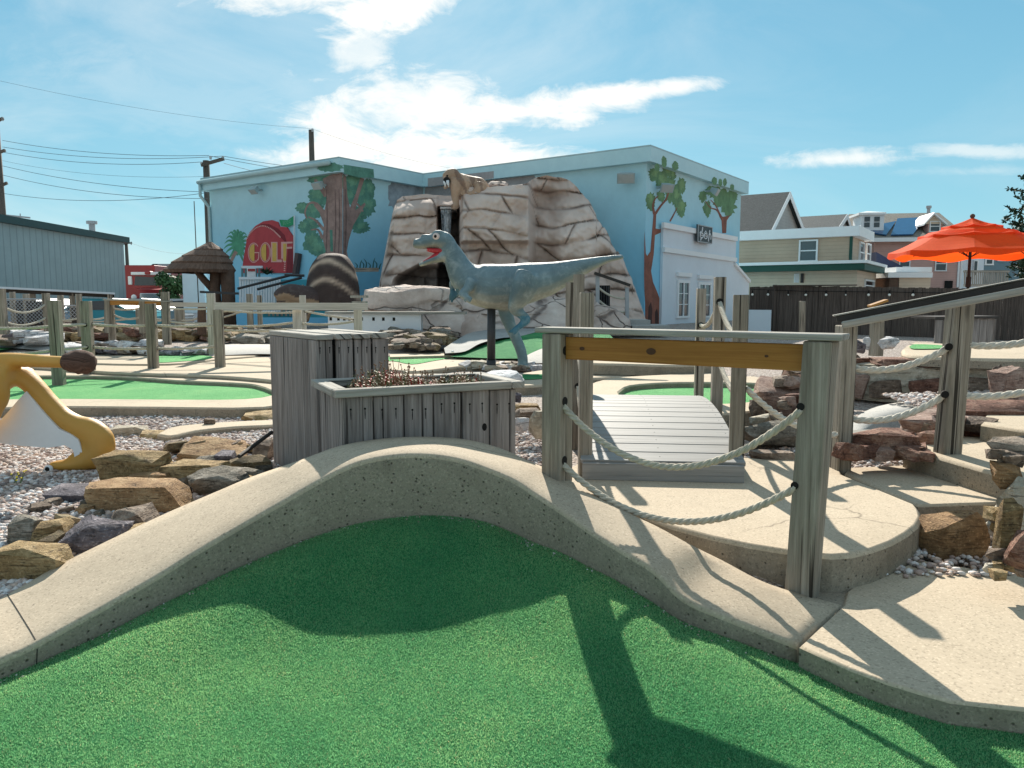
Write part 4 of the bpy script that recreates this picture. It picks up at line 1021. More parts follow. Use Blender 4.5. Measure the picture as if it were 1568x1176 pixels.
for (xa, xb, y0a, y0b, y1a, y1b) in ((1038, 1053, 433, 434.5, 484, 484), (1070, 1086, 436, 437.5, 484, 484)):
    a, b = fp(xa, y0a), fp(xb, y0b); zb = fp(xa, y1a).z
    hh_ = V((0, 0, a.z-zb)); b = V((b.x, b.y, a.z))
    bm = nb(); obox(bm, V((a.x, a.y, zb))+nR*.003, V((b.x-a.x, b.y-a.y, 0)), nR*.02, hh_); w_ = obj('window', bm, M['glass'], an)
    ex_ = V((b.x-a.x, b.y-a.y, 0)); e1 = ex_.normalized(); z0 = V((a.x, a.y, zb))
    bm = nb()
    for o_, e_, h2 in ((-e1*.09, e1*.09, hh_), (ex_, e1*.09, hh_), (-e1*.09+hh_, ex_+e1*.18, V((0, 0, .09))), (-e1*.12-V((0, 0, .07)), ex_+e1*.24, V((0, 0, .07))), (ex_*.5-e1*.03, e1*.06, hh_)): obox(bm, z0+o_+nR*.002, e_, nR*.055, h2)
    for t_ in (.34, .67):
        for sx in (0, 1): obox(bm, z0+ex_*(.5*sx)+e1*.001+hh_*t_, ex_*.5-e1*.035, nR*.04, V((0, 0, .025)))
    obj('frame', bm, M['trim'], w_)
    bm = nb(); k0 = z0+hh_+V((0, 0, .20)); obox(bm, k0-e1*.16+nR*.002, ex_+e1*.32, nR*.09, V((0, 0, .13))); obj('hood', bm, M['trim'], w_)
se = thing('emblem_sign', 'small square black sign with three white curled symbols on the annex', 'sign', fp(1077, 372))
a, b = fp(1066.5, 343.5, .10), fp(1088.5, 348.5, .10); zb = fp(1066.5, 370.5, .10).z; ex_ = V((b.x-a.x, b.y-a.y, 0)); hs = a.z-zb; e1 = ex_.normalized(); z0 = V((a.x, a.y, zb))
bm = nb(); obox(bm, z0, ex_, nR*.05, V((0, 0, hs))); obj('board', bm, paint('sign_black', (.045, .055, .06), .5), se)
bm = nb(); LW = ex_.length
for o_, e_, h2 in ((V((0, 0, 0)), e1*.03, hs), (e1*(LW-.03), e1*.03, hs), (e1*.031, e1*(LW-.062), .03), (e1*.031+V((0, 0, hs-.03)), e1*(LW-.062), .03)): obox(bm, z0+o_+nR*.04, e_, nR*.025, V((0, 0, h2)))
obj('frame', bm, M['greymetal'], se)
def sgn(x, y): return z0+e1*(LW*x)+V((0, 0, hs*y))+nR*.056
for gl in range(3):
    bm = nb(); cx = (.25, .53, .80)[gl]
    if gl == 0: lines = [[(.30, .88), (.27, .62)], [(.12, .52), (.20, .62)], [(.18, .10), (.22, .30)]]
    elif gl == 1: lines = [[(.44, .56), (.53, .70), (.62, .56)]]
    else: lines = [[(.80, .78), (.76, .45), (.72, .12)], [(.74, .50), (.84, .58), (.90, .45), (.89, .25)]]
    for ln in lines: tube(bm, [sgn(*q) for q in ln], .024 if gl != 1 else .018, 6)
    if gl < 2: tube(bm, [sgn(cx+.11*math.cos(i*.449), .40+.15*math.sin(i*.449)) for i in range(15)], .02, 6); tube(bm, [sgn(cx-.10, .42), sgn(cx+.10, .40)], .014, 5)
    obj('symbol', bm, M['wpaint'], se)
# ------------------------------------------------------------------ artificial rock mountain with waterfall
def rockmat():
    m, n, p, tc = material('moulded_rock', .85, .2); g = tc.outputs['Object']
    wv = n('ShaderNodeVectorMath', {0: g, 1: n('ShaderNodeVectorMath', {0: n('ShaderNodeTexNoise', {'Vector': g, 'Scale': .9, 'Detail': 4.0}).outputs[1], 3: .55}, operation='SCALE').outputs[0]}, operation='ADD').outputs[0]
    e1 = n.vor(n.mapv(wv, (.30, .30, .75)), 1.0, 'DISTANCE_TO_EDGE'); e2 = n.vor(n.mapv(wv, (1.3, 1.3, 1.5), (3, 1, 2)), 1.0, 'DISTANCE_TO_EDGE')
    s = n('ShaderNodeSeparateXYZ', {0: wv}); fr = n.math('FRACT', n.math('MULTIPLY', s.outputs[2], 1.9)); la = n.math('ABSOLUTE', n.math('SUBTRACT', fr, .5))
    a = n.noise(g, 1.2, 8, .68, .4); b = n.noise(g, 9, 6, .7)
    gate = n.ramp(n.noise(g, .8, 3, .5), [(.45, 0), (.55, 1)])
    ck = n.math('MAXIMUM', n.math('MULTIPLY', n.ramp(e1, [(.004, 1), (.018, 0)]), gate), n.math('MULTIPLY', n.ramp(e2, [(.005, 1), (.022, 0)]), gate))
    ck = n.math('MAXIMUM', ck, n.math('MULTIPLY', n.ramp(la, [(.0, 1), (.03, 0)]), n.math('SUBTRACT', 1.0, gate)))
    wide = n.math('MAXIMUM', n.math('MULTIPLY', n.ramp(e1, [(.0, 1), (.12, 0)]), gate), n.math('MULTIPLY', n.ramp(la, [(.0, .7), (.16, 0)]), n.math('SUBTRACT', 1.0, gate)))
    c = n.ramp(a, [(.32, (.38, .29, .245)), (.5, (.56, .455, .395)), (.68, (.68, .585, .52))])
    c = n.mix(n.math('MULTIPLY', wide, n.math('MULTIPLY', b, .6)), c, (.22, .15, .125)); c = n.mix(n.math('MULTIPLY', ck, .75), c, (.045, .03, .027))
    c = n.mix(n.ramp(n.noise(g, .5, 6, .7), [(.55, 0), (.75, .35)]), c, (.34, .30, .27))
    n.set(p, 'Base Color', c); h = n.math('SUBTRACT', n.math('ADD', a, n.math('MULTIPLY', b, .35)), n.math('ADD', ck, n.math('MULTIPLY', wide, .5))); bumpit(n, p, h, .8, .07); return m
M['fake'] = rockmat()
mt = thing('rock_mountain', 'tall beige moulded rock mountain with a waterfall in front of the blue building', 'rockwork', (0, 21, .4))
def mass(levels, seed, name, amp=.16, n=64, m=52, sq=.55, matn='fake', cap=True, parent=None):
    """levels: (py, pxL, pxR, Y front, depth): loft of rounded-square plan outlines, broken into ledges"""
    parent = parent or mt; lv = []
    for py, xl, xr, Y, dp in levels:
        a, b = P(xl, py, Y), P(xr, py, Y); lv.append((a.z, a.x, b.x, Y, dp))
    lv.sort(); z0, z1 = lv[0][0], lv[-1][0]; bm = nb(); rows = []; so = V((seed*3.1, seed*1.7, seed))
    def at(z):
        for A, B in zip(lv, lv[1:]):
            if z <= B[0]+1e-6: t = (z-A[0])/max(1e-6, B[0]-A[0]); return [lerp(A[k], B[k], t) for k in range(1, 5)]
        return lv[-1][1:]
    for j in range(m+1):
        t = j/m; z = lerp(z0, z1, t); row = []
        tt = t
        xl, xr, Y, dp = at(z); sh = 1-.07*max(0, (t-.90)/.10)**2
        for i in range(n):
            a = 2*math.pi*i/n; ca_, sa_ = math.cos(a), math.sin(a)
            cx_ = math.copysign(abs(ca_)**sq, ca_); sy_ = math.copysign(abs(sa_)**sq, sa_)
            x = (xl+xr)/2+cx_*(xr-xl)/2*sh; y = Y+dp/2+sy_*dp/2*sh
            p = V((x, y, z)); q = V((p.x*1.1, p.y*1.1, p.z*.9))+so
            led = math.floor(z*1.9+.8*noise.noise(q*.5)); cell = noise.cell(V((x*.9+led*1.7, y*.9, led*3.3))+so)
            d = amp*(1.1*noise.noise(q)+.5*noise.noise(q*2.6)+.9*(cell-.5)); o = V((cx_, sy_, 0)); o.normalize()
            row.append(bm.verts.new(p+o*d+V((0, 0, (.10*noise.noise(q*1.4+so) if 0 < j else 0)*t))))
        rows.append(row)
    for A, B in zip(rows, rows[1:]):
        for i in range(n): bm.faces.new((A[i], A[(i+1) % n], B[(i+1) % n], B[i]))
    if cap:
        c = sum((v.co for v in rows[-1]), V())/n; cv = bm.verts.new(c+V((0, 0, .05))); mid = [bm.verts.new(v.co.lerp(c, .5)+V((0, 0, .06*noise.noise(v.co*2)+.03))) for v in rows[-1]]
        for i in range(n):
            bm.faces.new((rows[-1][i], rows[-1][(i+1) % n], mid[(i+1) % n], mid[i])); bm.faces.new((mid[i], mid[(i+1) % n], cv))
    o = obj(name, bm, M[matn], parent, True)
    try: o.data.set_sharp_from_angle(angle=rad(38))
    except Exception: pass
    return o
TOPP = [(566, 508), (574, 475), (580, 440), (587, 400), (596, 352), (602, 322), (608, 306), (616, 301), (650, 297), (672, 299), (694, 300), (702, 298), (708, 289), (716, 286), (745, 286), (780, 284), (808, 281), (814, 275), (822, 271), (838, 269), (856, 271), (872, 276), (884, 287), (900, 310), (925, 350), (952, 400), (972, 440), (986, 480), (994, 508)]
def box_(v, a, b, s): return sstep(a-s, a+s, v)*(1-sstep(b-s, b+s, v))
r = random.Random(21); ROWZ = [-.3]
while ROWZ[-1] < 6: ROWZ.append(ROWZ[-1]+r.uniform(.30, .62))
JOINT = []
for k in ROWZ:
    q = [-8.0+r.uniform(0, 1)]
    while q[-1] < 8: q.append(q[-1]+r.choice([r.uniform(.45, .9), r.uniform(.9, 1.9)]))
    JOINT.append(q)
def blocks(x, z):
    """ledge and joint pattern of the moulded rock: (block relief, groove)"""
    zw = z+.34*noise.noise(V((x*.42, z*.35, 4)))+.05*noise.noise(V((x*2.1, z*2, 9)))
    k = max(i for i, q in enumerate(ROWZ) if q <= max(zw, -.29)); d1 = min(zw-ROWZ[k], (ROWZ[k+1] if k+1 < len(ROWZ) else 9)-zw)
    xw = x+.14*noise.noise(V((x*.9, z*1.3, 14)))+(.22+1.1*math.sin(k*2.4))*(zw-ROWZ[k]); J = JOINT[k]; m = max([i for i, q in enumerate(J) if q <= xw] or [0]); d2 = min(xw-J[m], J[min(m+1, len(J)-1)]-xw)
    rr = random.Random(k*991+m*17); rel = rr.uniform(-.12, .12); present = rr.random()
    fade = sstep(-.25, .25, noise.noise(V((x*.6, z*.8, 40)))+.26); fade = max(fade, .85*sstep(.4, .9, x)); g = max(math.exp(-(d1/.032)**2)*(.12+.88*sstep(-.35, .1, noise.noise(V((x*.9, k*3.7, 3))))), math.exp(-(d2/.028)**2)*(1 if present > .45 else .05))*fade; edge = math.exp(-(min(d1, d2)/.10)**2)
    return rel, g, edge
NU, NVv = 300, 170; bm = nb(); grid = []; cols_ = {}
for i in range(NU+1):
    px = lerp(567, 993.5, i/NU); ty = interp(px, TOPP)+(5*noise.cell(V((px/11, 3, 3)))-2.5+3*noise.noise(V((px*.12, 5, 5))))*sstep(886, 900, px)*(1-sstep(965, 985, px))+1.2*noise.noise(V((px*.07, 2, 2)))*sstep(600, 615, px)*(1-sstep(885, 900, px)); col_ = []
    for j in range(NVv+1):
        v = j/NVv; py = lerp(512, ty, v)
        D_ = 20.6+1.3*sstep(512, 270, py)*1.0
        D_ += .9*(1-sstep(567, 610, px))**2+.5*sstep(930, 993, px)            # rounding away at the flanks
        D_ += .55*sstep(812, 822, px)*(1-sstep(838, 860, px)*.75)*box_(py, 290, 470, 14)      # cleft right of the middle block
        cen = box_(px, 706, 812, 4)
        D_ -= cen*(1.25*box_(py, 200, 371, 3)+.75*box_(py, 371, 413, 2.5)*box_(px, 712, 815, 6)+.25*box_(py, 413, 520, 6))
        D_ += 1.15*box_(px, 671, 703, 3)*box_(py, 317, 520, 2)               # gully behind the fall
        D_ += 1.1*box_(px, 606, 690, 7)*box_(py, 408+.55*max(0, 640-px), 520, 5)              # grotto
        D_ -= .18*box_(px, 566, 671, 3)
        D_ += .35*math.exp(-((v-1)/.05)**2)                                          # eased crest
        p = P(px, py, D_); rel, g, ed = blocks(p.x, p.z)
        n1 = noise.noise(V((p.x*.8, p.z*.8, 7))); n2 = noise.noise(V((p.x*2.6, p.z*3.2, 1))); n3 = noise.noise(V((p.x*8, p.z*8, 5)))
        D2 = D_-rel*(1.1+.7*sstep(820, 850, px))*(1-.5*ed)+.10*g+.045*ed-.40*n1-.15*n2-.05*n3
        dv = bm.verts.new(P(px, py, D2)); grotto = box_(px, 606, 690, 7)*box_(py, 408+.55*max(0, 640-px), 520, 5); wet_shade = box_(px, 671, 703, 3)*box_(py, 317, 440, 2)
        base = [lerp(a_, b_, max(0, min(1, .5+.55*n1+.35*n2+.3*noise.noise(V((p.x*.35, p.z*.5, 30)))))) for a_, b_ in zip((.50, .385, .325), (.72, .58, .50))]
        base = [lerp(c_, d_, min(1, .9*g)) for c_, d_ in zip(base, (.20, .14, .115))]; base = [lerp(c_, d_, max(.8*grotto, .88*wet_shade)) for c_, d_ in zip(base, (.07, .06, .055))]  # recess shade painted into the colour of the grotto and wet gully
        cols_[dv] = base; col_.append(dv)
    grid.append(col_)
for A_, B_ in zip(grid, grid[1:]):
    for j in range(NVv): bm.faces.new((A_[j], B_[j], B_[j+1], A_[j+1]))
rim_ = [grid[0][j] for j in range(NVv)]+[grid[i][NVv] for i in range(NU+1)]+[grid[NU][j] for j in range(NVv-1, -1, -1)]
prev = rim_
for s_, dz in ((.35, .02), (.9, -.02), (2.4, -.15)):
    nx = []
    for q in rim_: w_ = bm.verts.new(V((q.co.x*(1-.02*s_), q.co.y+s_, q.co.z+dz+.05*noise.noise(q.co*2)))); cols_[w_] = cols_[q]; nx.append(w_)
    for k in range(len(nx)-1): bm.faces.new((prev[k], prev[k+1], nx[k+1], nx[k]))
    prev = nx
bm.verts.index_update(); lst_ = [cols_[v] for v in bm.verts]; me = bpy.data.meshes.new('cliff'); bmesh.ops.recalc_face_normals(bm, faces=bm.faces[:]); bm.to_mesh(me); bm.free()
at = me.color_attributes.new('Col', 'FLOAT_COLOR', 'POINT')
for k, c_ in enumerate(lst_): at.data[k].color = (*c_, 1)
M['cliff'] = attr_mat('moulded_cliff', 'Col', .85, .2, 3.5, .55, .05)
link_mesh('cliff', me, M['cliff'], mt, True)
mass([(284, 742, 782, 22.6, 2.5), (281.5, 744, 780, 22.6, 2.3), (279, 750, 776, 22.8, 2)], 13, 'top_ledge', amp=.05, m=8)
mass([(512, 548, 740, 17.2, 1.2), (488, 550, 720, 17.3, 1.1), (470, 552, 706, 17.4, 1.0), (444, 556, 700, 17.5, .9), (440, 560, 697, 17.6, .7)], 17, 'pool_wall', amp=.08, m=24)
mass([(515, 690, 905, 17.0, 2.0), (490, 694, 900, 17.3, 1.8), (468, 700, 896, 17.6, 1.5), (458, 706, 888, 17.9, 1.1)], 19, 'lower_boulder', amp=.12, m=24)
mass([(508, 895, 976, 17.6, 1.3), (492, 900, 974, 17.7, 1.2), (480, 905, 956, 17.8, 1.1), (470, 908, 934, 18, .9), (466, 911, 922, 18.1, .7)], 23, 'side_boulder', amp=.06, m=22)
def watermat():
    m, n, p, tc = material('falling_water', .15, .5); v = tc.outputs['Object']; a = n.noise(n.mapv(v, (9, 9, .7)), 1.0, 6, .7)
    n.set(p, 'Base Color', n.ramp(a, [(.40, (.10, .13, .16)), (.66, (.75, .80, .84))])); p.inputs['Alpha'].default_value = 1
    n.set(p, 'Alpha', n.ramp(a, [(.38, .25), (.6, .95)])); bumpit(n, p, a, .5, .05); return m
bm = nb(); prev = None
for k in range(9):
    y = lerp(321, 405, k/8); Y = 21.75-.35*(k/8); w_ = 4+5*(1-k/8)
    q = [bm.verts.new(P(683-w_*.9, y, Y)), bm.verts.new(P(683+w_, y, Y)), bm.verts.new(P(683+w_, y, Y+.1)), bm.verts.new(P(683-w_*.9, y, Y+.1))]
    if prev:
        for i in range(4): bm.faces.new((prev[i], prev[(i+1) % 4], q[(i+1) % 4], q[i]))
    prev = q
obj('waterfall', bm, watermat(), mt, True)
bm = nb(); prism(bm, [P(x, y, 21.7) for x, y in ((674, 316.5), (697, 316.5), (697, 319.5), (674, 319.5))], V((0, .9, 0))); obj('spill_lip', bm, M['white'], mt)
# doorway grille and steps at the right foot
bm = nb(); prism(bm, [P(x, y, 20.3) for x, y in ((918, 437), (934, 437), (934, 476), (918, 476))], V((0, .5, 0))); dr_ = obj('doorway', bm, M['dark'], mt)
bm = nb()
for x in (921, 925, 929, 932): tube(bm, [P(x, 438, 20.25), P(x, 476, 20.25)], .015, 5)
obj('grille', bm, M['black'], dr_)
gr = thing('stair_rail', 'thin grey stair rail on the right foot of the rock mountain', 'railing', P(940, 495, 19.3))
for x, t0, b0 in ((915, 422, 480), (960, 440, 492)): bm = nb(); beam(bm, P(x, b0, 19.4), P(x, t0, 19.4), .09, .09, up=(0, 1, 0)); obj('post', bm, M['greymetal'], gr)
for a, b in (((910, 418), (965, 437)), ): bm = nb(); beam(bm, P(*a, 19.3), P(*b, 19.3), .06, .07); obj('top_rail', bm, M['blackwood'], gr)
for a, b in (((916, 440), (957, 457)), ((916, 459), (957, 478))): bm = nb(); tube(bm, sag(P(*a, 19.4), P(*b, 19.4), .08, 10), .03, 6); obj('rope', bm, M['rope'], gr, True)
bm = nb(); prism(bm, [P(x, y, 18.6) for x, y in ((966, 490), (996, 490), (996, 498), (966, 498))], V((0, .8, 0))); prism(bm, [P(x, y, 18.0) for x, y in ((968, 498.5), (1026, 498.5), (1026, 506), (968, 506))], V((0, 1.2, 0))); tag(obj('stone_steps', bm, M['grey']), 'two low dark stone steps at the right foot of the rockwork', 'steps')
# ------------------------------------------------------------------ statues
# --- blue dinosaur on its steel post
YD = 12.3
dn = thing('dinosaur_statue', 'blue grey two legged dinosaur statue with open red mouth on a dark post', 'statue', (P(790, 560, YD).x, YD, .2))
def D(px, py, off=0.0): 
    q = P(px, py, YD); return V((q.x, YD+off, q.z))
bm = nb()
def limbs(lst, n=12, flat=None):
    pts = [D(a, b, o) for a, b, o, *_ in lst]; rs = [r[3] if len(r) == 4 else (r[3], r[4]) for r in lst]
    q = smooth_line(pts, 4); rr = []
    for i in range(len(q)):
        t = i/4; k = min(int(t), len(rs)-1); k2 = min(k+1, len(rs)-1); f = t-k
        A = rs[k] if isinstance(rs[k], tuple) else (rs[k], rs[k]); B = rs[k2] if isinstance(rs[k2], tuple) else (rs[k2], rs[k2]); rr.append((lerp(A[0], B[0], f), lerp(A[1], B[1], f)))
    tube(bm, q, rr, n)
px1 = YD/F*1.0
# body axis tail tip -> head (radii: sideways, vertical)
limbs([(955, 393, 0, .034, .034), (930, 397, 0, .055, .055), (900, 406, 0, .10, .115), (868, 417, 0, .16, .19), (838, 427, 0, .24, .27), (810, 433, 0, .30, .32), (782, 438, 0, .32, .35), (752, 439, 0, .31, .36), (728, 434, 0, .28, .33), (712, 423, 0, .21, .255), (702, 408, 0, .165, .20), (694, 391, 0, .13, .165), (684, 376, 0, .115, .14)], 16)
# skull, upper jaw, lower jaw
limbs([(691, 380, 0, .10, .12), (680, 369, 0, .135, .15), (668, 368, 0, .135, .13), (654, 371, 0, .105, .105), (642, 373, 0, .085, .085), (633, 372.5, 0, .062, .07)], 14)
limbs([(688, 386, 0, .10, .11), (676, 393, 0, .105, .085), (662, 398, 0, .09, .055), (650, 403, 0, .075, .04), (642, 406, 0, .05, .03)], 12)
sphere(bm, D(672, 357, -.07), (.10, .06, .045), 2); sphere(bm, D(672, 357, .07), (.10, .06, .045), 2); sphere(bm, D(637, 369, -.03), (.05, .04, .03), 1); sphere(bm, D(652, 361.5, -.03), (.09, .05, .035), 1)
# hind legs: near one lifted, far one planted
limbs([(808, 424, -.20, .17, .25), (803, 440, -.27, .16, .27), (796, 456, -.29, .13, .21), (789, 470, -.27, .10, .13), (797, 480, -.25, .075, .075), (806, 489, -.24, .07, .07), (799, 496, -.25, .055, .055), (790, 503, -.27, .045, .045)])
limbs([(783, 440, .16, .19, .24), (776, 462, .18, .16, .19), (775, 480, .18, .12, .13), (780, 496, .17, .10, .10), (787, 512, .16, .09, .09), (795, 530, .15, .088, .088), (800, 546, .14, .085, .085), (801, 560, .13, .085, .085)])
limbs([(801, 560, .13, .08, .07), (796, 564, .05, .06, .04), (789, 567, .0, .03, .025)]); limbs([(801, 560, .13, .08, .07), (806, 565, .05, .05, .035), (810, 567, -.02, .03, .02)])
limbs([(792, 500, -.27, .04, .04), (783, 506, -.29, .028, .028), (778, 507, -.30, .015, .015)]); limbs([(792, 500, -.27, .04, .04), (790, 507, -.29, .028, .028), (786, 512, -.30, .014, .014)])
# arms
limbs([(724, 432, -.24, .09, .12), (717, 444, -.34, .075, .075), (709, 451, -.38, .055, .055), (718, 456, -.40, .048, .048), (725, 459, -.40, .03, .03)]); limbs([(717, 455, -.40, .035, .035), (714, 463, -.42, .022, .022)]); limbs([(719, 456, -.40, .035, .035), (722, 464, -.42, .022, .022)])
limbs([(706, 428, .12, .08, .10), (694, 429, .20, .06, .06), (690, 436, .22, .045, .045), (692, 446, .22, .05, .05), (688, 455, .22, .03, .03), (687, 463, .22, .012, .012)])
for q in ((696, 456), (692, 462), (700, 452)): limbs([(693, 446, .20, .045, .045), (q[0], (446+q[1])/2, .10, .034, .034), (q[0]-1, q[1]+2, .06, .024, .024)])
me = fuse(bm, .021, 4)
zb, zt_ = P(0, 470, YD).z, P(0, 405, YD).z
def dcol(co, no):
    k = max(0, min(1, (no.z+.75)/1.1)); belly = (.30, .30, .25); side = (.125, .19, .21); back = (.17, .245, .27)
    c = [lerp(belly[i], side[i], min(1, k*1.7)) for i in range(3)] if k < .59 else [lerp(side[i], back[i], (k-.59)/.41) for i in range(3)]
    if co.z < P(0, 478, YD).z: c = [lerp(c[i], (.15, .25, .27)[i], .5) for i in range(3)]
    f = noise.noise(co*3.5)
    c = [max(.01, x*(1+.3*f)) for x in c]
    t1, t2 = D(797, 500), D(693, 455)
    if (co.x < D(704, 450).x and co.z < D(690, 442).z and co.x > D(680, 450).x): c = (.05, .13, .16)
    if D(772, 0).x < co.x < D(812, 0).x and D(0, 513).z < co.z < D(0, 484).z and co.y < YD-.1: c = (.045, .17, .24)
    return c
vcol(me, 'Col', dcol)
body = link_mesh('body', me, attr_mat('dinosaur_skin', 'Col', .55, .35, 5.5, .7, .30), dn, True)
def extra(name, bm, mt_, par=dn, smooth=True): return obj(name, bm, mt_, par, smooth)
bm = nb(); pts = [D(676, 386, -.085), D(664, 385, -.075), D(652, 381, -.06), D(643, 380, -.04), D(643, 380, .04), D(676, 386, .085)]
limbs([(681, 386, 0, .055, .035), (670, 391, 0, .085, .055), (659, 397, 0, .072, .040), (648, 402, 0, .05, .025)], 12); limbs([(680, 384, 0, .08, .05), (668, 384, 0, .10, .045), (654, 382, 0, .075, .03)], 12)
extra('mouth', bm, paint('mouth_red', (.42, .03, .04), .35, .2, 8, .2))
bm = nb()
for k in range(9):
    t = k/8; q = D(lerp(645, 672, t), lerp(403.5, 394, t), -.055-.02*t)
    tube(bm, [q, q+V((0, -.004, .025))], [.008, .002], 5); q = D(lerp(640, 670, t), lerp(380, 384, t), -.055-.03*t); tube(bm, [q, q+V((0, -.004, -.022))], [.008, .002], 5)
extra('tooth', bm, M['cream'])
for s in (-1, 1):
    bm = nb(); c = D(669, 363, s*.112); sphere(bm, c, (.058, .04, .058), 3); e_ = extra('eye', bm, paint('eye_white', (.62, .50, .46), .25, .05))
    bm = nb(); sphere(bm, c+V((-.008, s*.031, 0)), (.026, .014, .028), 2); extra('pupil', bm, M['dark'], e_)
bm = nb(); b0 = Pz(752, 566, .18); b0.y = YD-.02; tube(bm, [V((D(752, 500).x, YD, .15)), D(752.5, 460)], .066, 18); tube(bm, [V((D(752, 500).x, YD, .15)), V((D(752, 500).x, YD, .30))], .075, 18)
extra('support_post', bm, M['black'])
# --- lion (only its hind part stands in the photo)
YL = 5.55
ln = thing('lion_statue', 'golden lion statue with dark tail tuft and white belly on the gravel', 'statue', (P(-60, 700, YL).x, YL, 0))
def Ld(px, py, off=0.0): q = P(px, py, YL); return V((q.x, YL+off, q.z))
bm = nb()
def ll(lst, n=14):
    pts = smooth_line([Ld(a, b, o) for a, b, o, *_ in lst], 5); rr = []
    for i in range(len(pts)):
        t = i/5; k = min(int(t), len(lst)-1); k2 = min(k+1, len(lst)-1); f = t-k; rr.append((lerp(lst[k][3], lst[k2][3], f), lerp(lst[k][4], lst[k2][4], f)))
    tube(bm, pts, rr, n)
# trunk and head off the frame to the left; tail, haunch and stepping hind leg inside it (radii: across, up)
ll([(22, 572, 0, .10, .07), (-10, 580, 0, .16, .13), (-60, 592, 0, .21, .21), (-130, 590, 0, .22, .22), (-210, 580, 0, .23, .24), (-270, 565, 0, .22, .24), (-310, 530, 0, .19, .20), (-330, 500, 0, .16, .17)], 18)
sphere(bm, Ld(-350, 470), (.20, .19, .20), 3); ll([(-350, 475, 0, .15, .14), (-385, 485, 0, .10, .10), (-405, 490, 0, .07, .07)])
ll([(-10, 553, 0, .075, .06), (20, 551, 0, .065, .055), (60, 553, 0, .055, .048), (105, 555, 0, .05, .045)])
ll([(-14, 578, -.14, .15, .16), (-10, 604, -.16, .14, .16), (-24, 638, -.17, .12, .15), (-50, 670, -.17, .09, .10), (-66, 700, -.17, .07, .08), (-70, 718, -.17, .08, .05), (-100, 722, -.17, .07, .04)])
ll([(14, 572, .12, .12, .07), (36, 594, .12, .09, .07), (57, 617, .12, .085, .066), (80, 641, .12, .085, .07), (102, 656, .12, .085, .085), (124, 666, .12, .095, .11), (138, 680, .11, .095, .125), (140, 697, .10, .095, .11), (126, 710, .09, .09, .075), (104, 717, .08, .08, .04), (86, 716, .07, .075, .045), (70, 717, .06, .06, .035)])
ll([(120, 690, .10, .075, .05), (112, 700, .10, .07, .05), (100, 711, .09, .07, .045)])
sphere(bm, Ld(-14, 598, -.12), (.20, .15, .20), 3); sphere(bm, Ld(-20, 622, -.13), (.18, .14, .18), 3)
for sx in (-240, -280):
    ll([(sx, 590, -.12 if sx < -250 else .12, .12, .14), (sx-8, 640, -.13 if sx < -250 else .13, .09, .10), (sx-6, 690, -.13 if sx < -250 else .13, .07, .07), (sx-12, 716, -.13 if sx < -250 else .13, .08, .05)])
me = fuse(bm, .02, 5)
vcol(me, 'Col', lambda c, n_: tuple(x*(1+.18*noise.noise(c*3)) for x in (.56, .295, .055)))
lion = link_mesh('body', me, attr_mat('lion_paint', 'Col', .5, .4, 6, .15, .05), ln, True)
bm = nb(); out = [(36, 600), (24, 613), (8, 632), (-14, 655), (-60, 672), (-60, 690), (-10, 679), (30, 684), (70, 687), (96, 683), (108, 690), (112, 708), (119, 706), (122, 692), (116, 674), (104, 666), (86, 658), (64, 634)]
prism(bm, [Ld(x, y, .03) for x, y in out], V((0, .16, 0)), tri=True)
extra('belly', bm, paint('white_paint_belly', (.78, .79, .80), .5, .05, 2, .05), ln, False)
bm = nb(); ll([(99, 554.5, 0, .055, .05), (108, 554, 0, .085, .075), (122, 554, 0, .095, .088), (135, 556, 0, .088, .082), (143, 557, 0, .05, .05)], 18)
for v in bm.verts: v.co += V((0, 0, 1))*.012*noise.noise(v.co*22)+V((1, 0, 0))*.008*noise.noise(v.co*17+V((5, 0, 0)))
extra('tail_tuft', bm, wood('tuft_hair', [(.035, .018, .012), (.10, .055, .04), (.20, .12, .09)], .6, .9), ln)
bm = nb(); q = Ld(75, 718, -.005); sphere(bm, q, (.034, .02, .034), 2); cl = extra('claw_patch', bm, M['wpaint'], ln); bm = nb(); sphere(bm, q+V((0, -.016, .002)), (.018, .010, .018), 2); extra('claw', bm, M['dark'], cl)
bm = nb(); sphere(bm, Ld(-345, 478), (.14, .29, .30), 3)
for v in bm.verts: v.co += (v.co-Ld(-345, 478)).normalized()*.05*noise.noise(v.co*9)
extra('mane', bm, M['trunkpost'], ln)
# --- sabre-toothed cat on the summit
YS = 21.2
ct = thing('sabre_cat_statue', 'tan sabre toothed cat statue with long white fangs on top of the rock mountain', 'statue', P(712, 300, YS))
def Sd(px, py, off=0.0): q = P(px, py, YS); return V((q.x, YS+off, q.z))
bm = nb()
def sl_(lst):
    pts = smooth_line([Sd(a, b, o) for a, b, o, *_ in lst], 4); rr = []
    for i in range(len(pts)):
        t = i/4; k = min(int(t), len(lst)-1); k2 = min(k+1, len(lst)-1); rr.append(lerp(lst[k][3], lst[k2][3], t-k))
    tube(bm, pts, rr, 12)
sl_([(747, 293, .3, .08), (741, 288, .28, .19), (733, 284, .22, .25), (722, 282, .18, .24), (712, 281, .1, .25), (704, 279, 0, .25), (698, 275, -.05, .21), (694, 272, -.1, .17)])
sl_([(700, 270, -.05, .15), (694, 269, -.1, .185), (689, 270, -.15, .17), (684, 272, -.2, .12), (681, 273.5, -.24, .085)]); sl_([(692, 279, -.12, .10), (687, 284, -.18, .075), (683, 289, -.22, .055), (681.5, 291, -.24, .035)])
